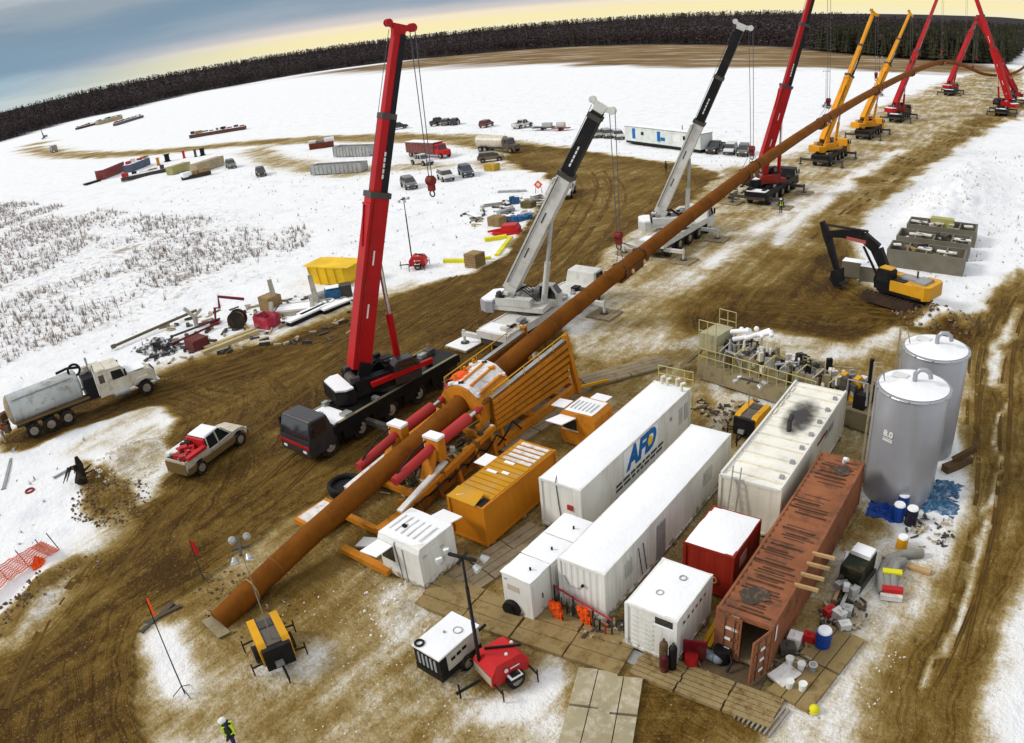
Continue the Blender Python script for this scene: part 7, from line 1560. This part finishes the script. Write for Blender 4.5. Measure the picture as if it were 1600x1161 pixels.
# orange snow fence, sagging
fq = [(-39.64, 3.01), (-40.32, 4.52), (-40.39, 5.87), (-40.38, 7.10), (-40.40, 7.81)]
fn = T('snow_fence', 'sagging orange plastic mesh fence at the left edge', 'fence', (*fq[2], 0))
FEN = mat('fence_orange', (.80, .20, .11), .6, dirt=.5, dcol=(.85, .6, .5), dscale=3)
nets = MB(); cnt = 0
for a, b in zip(fq[:-1], fq[1:]):
    a2, b2 = Vector((a[0]-fq[2][0], a[1]-fq[2][1], 0)), Vector((b[0]-fq[2][0], b[1]-fq[2][1], 0)); n_ = 14
    for i in range(n_):
        p = a2.lerp(b2, i/n_); q2 = a2.lerp(b2, (i+1)/n_); s0 = .35*math.sin(i*.9)+.2*math.sin(i*.37+1)
        for r_ in range(8):
            nets.beam(p+Vector((.25+s0*.2, -.1*r_, .1+.14*r_)), q2+Vector((.25+s0*.2, -.1*r_, .1+.14*r_)), .035, .04)
        nets.beam(p+Vector((.25, 0, .06)), p+Vector((.25, -.75, 1.12)), .04, .03)
no = nets.build('fence_mesh', FEN, fn); no['kind'] = 'stuff'
for i, p in enumerate(fq): MB().cyl((p[0]-fq[2][0]+.1, p[1]-fq[2][1], 0), (p[0]-fq[2][0]+.05, p[1]-fq[2][1]-.3, 1.3), .03, n=6).build('post', STEEL, fn)
o = crumple('orange_net_bunch', 'bright orange bunch of fence mesh on the snow', 'net', (-39.85, 6.35), .5, .4, .6, HIVIS, 9)
o = MB().ring((0, 0, .05), .28, .07, 16).build('red_ring', mat('ring_red', (.30, .02, .03), .5)); o.location = (*(-48.80, 9.21), gz(*(-48.80, 9.21))); tag(o, 'red ring lying on the snow at the left edge', 'ring')
# uprooted stump and dark hoses on the mound
t = T('tree_stump', 'dark uprooted stump with bent roots on the snow mound', 'stump', (*(-46.33, 12.02), .15)); DKW = mat('wet_wood', (.018, .014, .012), .8)
MB().tube([(0, 0, 0), (.1, .1, .5), (-.1, .3, 1.1), (-.2, .3, 1.6)], [.45, .35, .25, .12], 8).build('trunk', DKW, t, True)
for k in range(9):
    a = k*.7; MB().tube([(0, 0, .3+.1*k), (.5*math.cos(a), .5*math.sin(a), .4+.12*k), (1.1*math.cos(a+.3), 1.1*math.sin(a+.3), .5+.1*k*math.sin(k))], [.12, .08, .03], 6).build('root', DKW, t, True)
bar('loose_plank', 'pale plank beside the uprooted stump', 'plank', (-48.82, 11.03), (-48.90, 12.67), .16, .08, GREYP, .05, 'loose planks')
# clods on the dirt mound and mud: stuff
cl = MB()
def clods(poly_c, rx, ry, n, s0, s1):
    for _ in range(n):
        a = random.random()*6.28; rr = math.sqrt(random.random()); px_, py_ = poly_c[0]+rx*rr*math.cos(a), poly_c[1]+ry*rr*math.sin(a); s = random.uniform(s0, s1)
        vs = [Vector((random.uniform(.6, 1)*s*math.cos(i*1.57+.4), random.uniform(.6, 1)*s*math.sin(i*1.57+.4), 0)) for i in range(4)]; zz = gz(px_, py_)-.02
        cl.add([(px_+v.x, py_+v.y, zz) for v in vs]+[(px_+v.x*.6, py_+v.y*.6, zz+s*random.uniform(.5, .9)) for v in vs], [(0, 1, 5, 4), (1, 2, 6, 5), (2, 3, 7, 6), (3, 0, 4, 7), (4, 5, 6, 7)])
clods((-42.26, 12.14), 3.2, 2.4, 420, .03, .16); clods((-6.27, 60.54), 4.0, 2.2, 130, .08, .3); clods((-37.40, 5.26), 1.2, 4.2, 140, .05, .16); clods((-27.37, 11.83), 3.5, 2.0, 120, .04, .14); clods((-7.28, 17.76), 2.5, 1.6, 60, .03, .09)
o = cl.build('clods', mat('clod_brown', (.115, .070, .030), .9, dirt=.5, dcol=(.5, .45, .38), dscale=3)); o['kind'] = 'stuff'; o['label'] = 'loose brown clods of earth on the mounds'; o['category'] = 'clods'
cl = MB()
clods((-20.00, 12.43), 6, 4, 240, .02, .08); clods((-20.35, 15.89), 3, 2, 60, .04, .14); clods((-3.06, 22.11), 2, 4, 120, .02, .08); clods((-45.65, 15.65), 3, 3, 220, .03, .15); clods((-9.80, 101.66), 9, 22, 260, .05, .22)
o = cl.build('snow_lumps', DSNOW); o['kind'] = 'stuff'; o['label'] = 'small lumps of trodden snow scattered about'; o['category'] = 'snow'

# scraps, offcuts and bits of packing trodden into the pad: stuff
def scraps(name, label, m_, spots, seed):
    r_ = random.Random(seed); mb = MB()
    for (q, rx, ry, n, s) in spots:
        for _ in range(n):
            a = r_.random()*6.28; rr = math.sqrt(r_.random()); px_, py_ = q[0]+rx*rr*math.cos(a), q[1]+ry*rr*math.sin(a)
            mb.obox((px_, py_, gz(px_, py_)+.03+r_.random()*.12), (r_.uniform(.04, .16)*s, r_.uniform(.08, .6)*s, r_.uniform(.03, .16)*s), r_.random()*3.1, r_.uniform(-.2, .2))
    o = mb.build(name, m_); o['kind'] = 'stuff'; o['label'] = label; o['category'] = 'debris'
SP = [((-4.27, 25.12), .9, 1.6, 40, 1.0), ((-5.25, 21.58), .7, 1.0, 26, .8), ((-15.08, 38.86), 1.2, 2.5, 26, 1.0), ((-16.80, 38.90), 1.5, 1.0, 14, 1.0), ((-2.26, 32.48), 1.2, 1.6, 22, .8), ((-27.74, 26.28), 2.0, 4.5, 60, 1.1), ((-12.78, 19.47), 1.6, .8, 26, .9), ((-8.71, 19.53), 1.4, .5, 18, .8), ((-24.62, 18.52), 1.6, 1.0, 22, .8), ((-61.62, 76.18), 5, 8, 40, 2.0), ((-55.47, 37.80), 8, 6, 40, 2.0), ((-61.58, 31.90), 7, 7, 40, 2.0), ((-37.19, 96.04), 3, 6, 20, 2.0), ((-11.69, 39.68), .9, 2.0, 18, .8)]
scraps('debris', 'dark scraps and offcuts lying about the site', STEEL, SP, 31)
scraps('debris', 'pale timber and packing scraps lying about the site', mat('scrap_pale', (.42, .35, .24), .8, dirt=.4), SP, 32)
# ================================================================== people
def person(label, q, rz, jacket, trousers, helmet, vest=None, arms='down', z=0.0):
    t = T('person', label, 'person', (*q, gz(*q)*.6+z), rz, None)
    pts = {'pel': (0, 0, .95, .15), 'sp': (0, .01, 1.2, .15), 'ch': (0, .01, 1.38, .17), 'nk': (0, .02, 1.52, .065), 'hd': (0, .05, 1.68, .105), 'hd2': (0, .05, 1.74, .09)}
    ed = [('pel', 'sp'), ('sp', 'ch'), ('ch', 'nk'), ('nk', 'hd'), ('hd', 'hd2')]
    for s, n_ in ((-1, 'l'), (1, 'r')):
        fw = .12*s if arms != 'down' else .05*s
        ex = .25 if arms == 'work' else 0
        pts.update({n_+'hip': (s*.1, 0, .88, .11), n_+'kn': (s*.12, .03+fw*.5, .48, .075), n_+'an': (s*.12, -.02+fw, .09, .055), n_+'toe': (s*.13, .14+fw, .04, .045),
                    n_+'sh': (s*.2, 0, 1.43, .075), n_+'el': (s*.29, .02+ex*.4, 1.15, .055), n_+'wr': (s*.27, .14+ex, .95+ex*.6, .04), n_+'ha': (s*.26, .2+ex, .88+ex*.7, .035)})
        ed += [('pel', n_+'hip'), (n_+'hip', n_+'kn'), (n_+'kn', n_+'an'), (n_+'an', n_+'toe'), ('ch', n_+'sh'), (n_+'sh', n_+'el'), (n_+'el', n_+'wr'), (n_+'wr', n_+'ha')]
    keys = list(pts); me = bpy.data.meshes.new('body'); me.from_pydata([pts[k][:3] for k in keys], [(keys.index(a), keys.index(b)) for a, b in ed], [])
    ob = bpy.data.objects.new('body', me); COL.objects.link(ob); ob.parent = t
    sk = ob.modifiers.new('skin', 'SKIN')
    if not me.skin_vertices: me.skin_vertices.new() if hasattr(me.skin_vertices, 'new') else None
    for i, k in enumerate(keys): me.skin_vertices[0].data[i].radius = (pts[k][3], pts[k][3]); me.skin_vertices[0].data[i].use_root = (k == 'pel')
    ob.modifiers.new('sub', 'SUBSURF').levels = 1; ob.modifiers['sub'].render_levels = 1
    me.materials.append(trousers)
    MB().cyl((0, .0, .92), (0, .01, 1.2), .205, .2, n=12).cyl((0, .01, 1.2), (0, .01, 1.47), .2, .17, n=12).cyl((-.2, 0, 1.43), (.2, 0, 1.43), .095, n=10).build('jacket', jacket, t, True)
    for s in (-1, 1): MB().cyl(pts[('l' if s < 0 else 'r')+'sh'][:3], pts[('l' if s < 0 else 'r')+'el'][:3], .088, .072, n=8).cyl(pts[('l' if s < 0 else 'r')+'el'][:3], pts[('l' if s < 0 else 'r')+'wr'][:3], .07, .058, n=8).build('sleeve', jacket, t, True)
    MB().sphere((0, .05, 1.76), .135, 12, 6, (1, 1.1, .8)).cyl((0, .1, 1.73), (0, .1, 1.75), .15, n=12).build('helmet', helmet, t, True)
    MB().sphere((0, .07, 1.66), .10, 10, 6, (.9, 1, 1.1)).build('face', mat('skin_tone', (.42, .24, .16), .6, dirt=0), t, True)
    if vest:
        for s in (-1, 1): MB().box(s*.10-.025, s*.10+.025, -.205, .222, .98, 1.48).build('vest_stripe', vest, t)
        MB().cyl((0, .01, 1.08), (0, .01, 1.15), .215, n=12).build('vest_stripe', vest, t)
    return t
HVY = mat('hivis_yellow', (.55, .75, .03), .6, dirt=0); NAVY = mat('cloth_navy', (.02, .025, .09), .8, dirt=.1); DKC = mat('cloth_dark', (.015, .015, .016), .8, dirt=.1)
person('worker in black jacket with yellow stripes at the bottom edge', (-20.56, 6.54), R(150), DKC, NAVY, PLACARD, HVY)
person('worker in dark clothes standing alone on the haul road', (-52.65, 104.37), R(100), mat('cloth_drab', (.05, .045, .02), .8), DKC, mat('helmet_drab', (.2, .18, .08), .5))
person('worker in yellow vest beside the outrigger of the red crane', (-28.75, 86.87), R(30), DKC, NAVY, PLACARD, HVY)
person('worker in pale overalls with orange shoulders behind the vacuum truck', (-58.62, 10.76), R(-60), mat('cloth_pale', (.55, .50, .45), .8), MATS['cloth_pale'], PLACARD, HIVIS, 'work')

# ================================================================== woods, scrub
def in_poly(px_, py_, poly): return poly_sd(np.array([px_]), np.array([py_]), poly)[0] > 0
WOODM = mat('bare_trees', (.085, .066, .066), .95, dirt=.3, dcol=(.10, .074, .066), dscale=.05, var=.3, spec=0.0)
CONM = mat('conifers', (.045, .046, .028), .95, dirt=.3, dcol=(.05, .042, .022), dscale=.08, var=.35, spec=0.0)
TRUNK = mat('trunk_bark', (.05, .038, .03), .9, dirt=.2)
def tree_mesh(conifer, seed, detail=1):
    r_ = random.Random(seed); m_ = MB()
    if conifer:
        H = 1.0
        for k in range(7*detail):
            t = k/(7*detail); n = 6; rad = (.16*(1-t)+.02); z0 = .12+.80*t; h = .16
            vs = [(0, 0, z0+h)]; 
            for i in range(n*2):
                a = math.pi*i/n+r_.random()*.4; q = rad*(1 if i % 2 == 0 else .55)*r_.uniform(.8, 1.2); vs.append((q*math.cos(a), q*math.sin(a), z0-(.03 if i % 2 == 0 else 0)))
            m_.add(vs, [(0, 1+i, 1+(i+1) % (2*n)) for i in range(2*n)])
    else:
        for k in range(16*detail):
            a = r_.random()*6.28; zz = r_.uniform(.22, .98); rr = .20*math.sin(min(1, (1.05-zz)*1.7)*1.57)*r_.random()**.5; c = Vector((rr*math.cos(a), rr*math.sin(a), zz)); s = r_.uniform(.05, .11)
            for j in range(3):
                d = Vector((r_.uniform(-1, 1), r_.uniform(-1, 1), r_.uniform(-.3, 1.2))).normalized()*s; e = Vector((r_.uniform(-1, 1), r_.uniform(-1, 1), r_.uniform(-.6, .6))).normalized()*s*.8
                m_.add([c-e, c+e, c+d], [(0, 1, 2)])
        m_.add([(-.01, 0, 0), (.01, 0, 0), (0, .006, .9)], [(0, 1, 2)]); m_.add([(0, -.01, 0), (0, .01, 0), (.006, 0, .9)], [(0, 1, 2)])
    return np.array(m_.v), m_.f
TT = [[tree_mesh(c, 100*c+s) for s in range(5)] for c in (False, True)]
def forest(name, label, pts, con_p, hmin, hmax, m_):
    V0 = []; F0 = []; o_ = 0
    for (px_, py_, zz, con) in pts:
        vs, fs = TT[int(con)][random.randrange(5)]; h = random.uniform(hmin, hmax); a = random.random()*6.28; c, s = math.cos(a), math.sin(a); wf = random.uniform(.8, 1.3)
        q = np.stack([px_+(vs[:, 0]*c-vs[:, 1]*s)*h*wf, py_+(vs[:, 0]*s+vs[:, 1]*c)*h*wf, zz+vs[:, 2]*h], 1)
        V0.append(q); F0 += [tuple(i+o_ for i in f) for f in fs]; o_ += len(q)
    me = bpy.data.meshes.new(name); me.from_pydata(np.concatenate(V0).tolist(), [], F0); me.materials.append(m_); me.update()
    o = bpy.data.objects.new(name, me); COL.objects.link(o); o['kind'] = 'stuff'; o['label'] = label; o['category'] = 'woods'
    return o
def hillz(px_, py_, dist): 
    t = min(1, max(0, dist/500)); return 16*t*t*(3-2*t)
pd = []; pc = []
W = [Vector((a, b)) for a, b in TREES]
W2 = W+[Vector((-22, 520)), Vector((-20, 1200))]
faz = np.array([math.atan2(p.x, p.y) for p in W2]); fds = np.array([p.length for p in W2])
A_ = []; 
for r0 in range(46):
    dist = r0*(2.2+r0*.42); rad = 620+dist; sp = 2.3+r0*.12
    n_ = int((faz[-1]-faz[0])*rad/sp); az_ = np.sort(rng.uniform(faz[0], faz[-1], n_)); dd_ = np.interp(az_, faz, fds)+dist+rng.uniform(-2.5, 2.5, n_)
    A_.append(np.stack([np.sin(az_)*dd_, np.cos(az_)*dd_], 1))
A_ = np.concatenate(A_); ws_ = poly_sd(A_[:, 0], A_[:, 1], woods_poly); zz_ = 16*smooth(0, 500, ws_); rnd = rng.random(len(A_))
for (a, b), zq, rq in zip(A_, zz_, rnd):
    con = rq < (.7 if a > -140 else .03)
    (pc if con else pd).append((a, b, zq-.3, con))
forest('forest', 'dark bare woods along the horizon', pd, 0, 9.5, 14.5, WOODM)
forest('forest', 'dark green conifers mixed into the horizon woods', pc, 1, 11, 17, CONM)
# separate conifers standing proud at the near edge of the woods on the right
tv, tf = tree_mesh(True, 991, 2); tvb, tfb = tree_mesh(True, 992, 2)
for k in range(16):
    px_ = 1290+k*17+random.uniform(-5, 5); q = None
    t0 = (k+.5)/16*(len(W)-1-14)+14; i = min(int(t0), len(W)-2); p = W[i].lerp(W[i+1], t0-i)
    t = T('conifer_tree', 'dark conifer at the front edge of the woods behind the pipe arch', 'tree', (p.x, p.y-random.uniform(0, 5), 0), random.random()*6, 'conifers at the edge of the woods')
    h = random.uniform(13, 19); src = (tv, tf) if k % 2 else (tvb, tfb)
    MB().add([tuple(v*h) for v in src[0]], src[1]).build('crown', CONM, t); MB().cyl((0, 0, 0), (0, 0, h*.9), .22, .03, n=6).build('trunk', TRUNK, t)
# scrub poking through the snow
sv_ = []; sf_ = []
def tuft(px_, py_, h, n, spread):
    h *= random.choice((.5, .7, 1, 1, 1.6)); n = random.randint(2, 7)
    z0 = gz(px_, py_)-.02
    for _ in range(n):
        a = random.random()*6.28; d = Vector((math.cos(a), math.sin(a), 0)); b = Vector((px_, py_, z0))+d*random.random()*spread*.4; tpt = b+d*spread*random.random()+Vector((0, 0, h*random.uniform(.5, 1))); w_ = Vector((-d.y, d.x, 0))*random.uniform(.02, .04)*(1+h)
        o_ = len(sv_); sv_.extend([tuple(b-w_), tuple(b+w_), tuple(tpt)]); sf_.append((o_, o_+1, o_+2))
sx0, sx1 = min(a for a, b in SCRUB), max(a for a, b in SCRUB); sy0, sy1 = min(b for a, b in SCRUB), max(b for a, b in SCRUB)
cand = np.stack([rng.uniform(sx0, sx1, 14000), rng.uniform(sy0, sy1, 14000)], 1)
ins = poly_sd(cand[:, 0], cand[:, 1], SCRUB); dn = fbm(cand[:, 0], cand[:, 1], .12, 51); 
for (a, b), s, q in zip(cand, ins, dn):
    if s > -6 and q > .40+random.uniform(-.06, .06): tuft(a, b, random.uniform(.25, .9), 5, .45)
for _ in range(5200):
    a, b = random.uniform(-150, -42), random.uniform(5, 150)
    if gz(a, b) > -.3 and poly_sd(np.array([a]), np.array([b]), MUD_MAIN)[0] < -2 and random.random() < .4: tuft(a, b, random.uniform(.1, .35), 3, .2)
for _ in range(700):
    a, b = random.uniform(-12, 10), random.uniform(62, 150)
    if poly_sd(np.array([a]), np.array([b]), DIG)[0] < -1: tuft(a, b, random.uniform(.1, .4), 3, .25)
me = bpy.data.meshes.new('scrub'); me.from_pydata(sv_, [], sf_); me.materials.append(mat('dead_scrub', (.36, .31, .28), .9, dirt=.5, dcol=(.22, .15, .08), dscale=.2)); me.update()
o = bpy.data.objects.new('scrub', me); COL.objects.link(o); o['kind'] = 'stuff'; o['label'] = 'dead grass and scrub poking through the snow'; o['category'] = 'scrub'
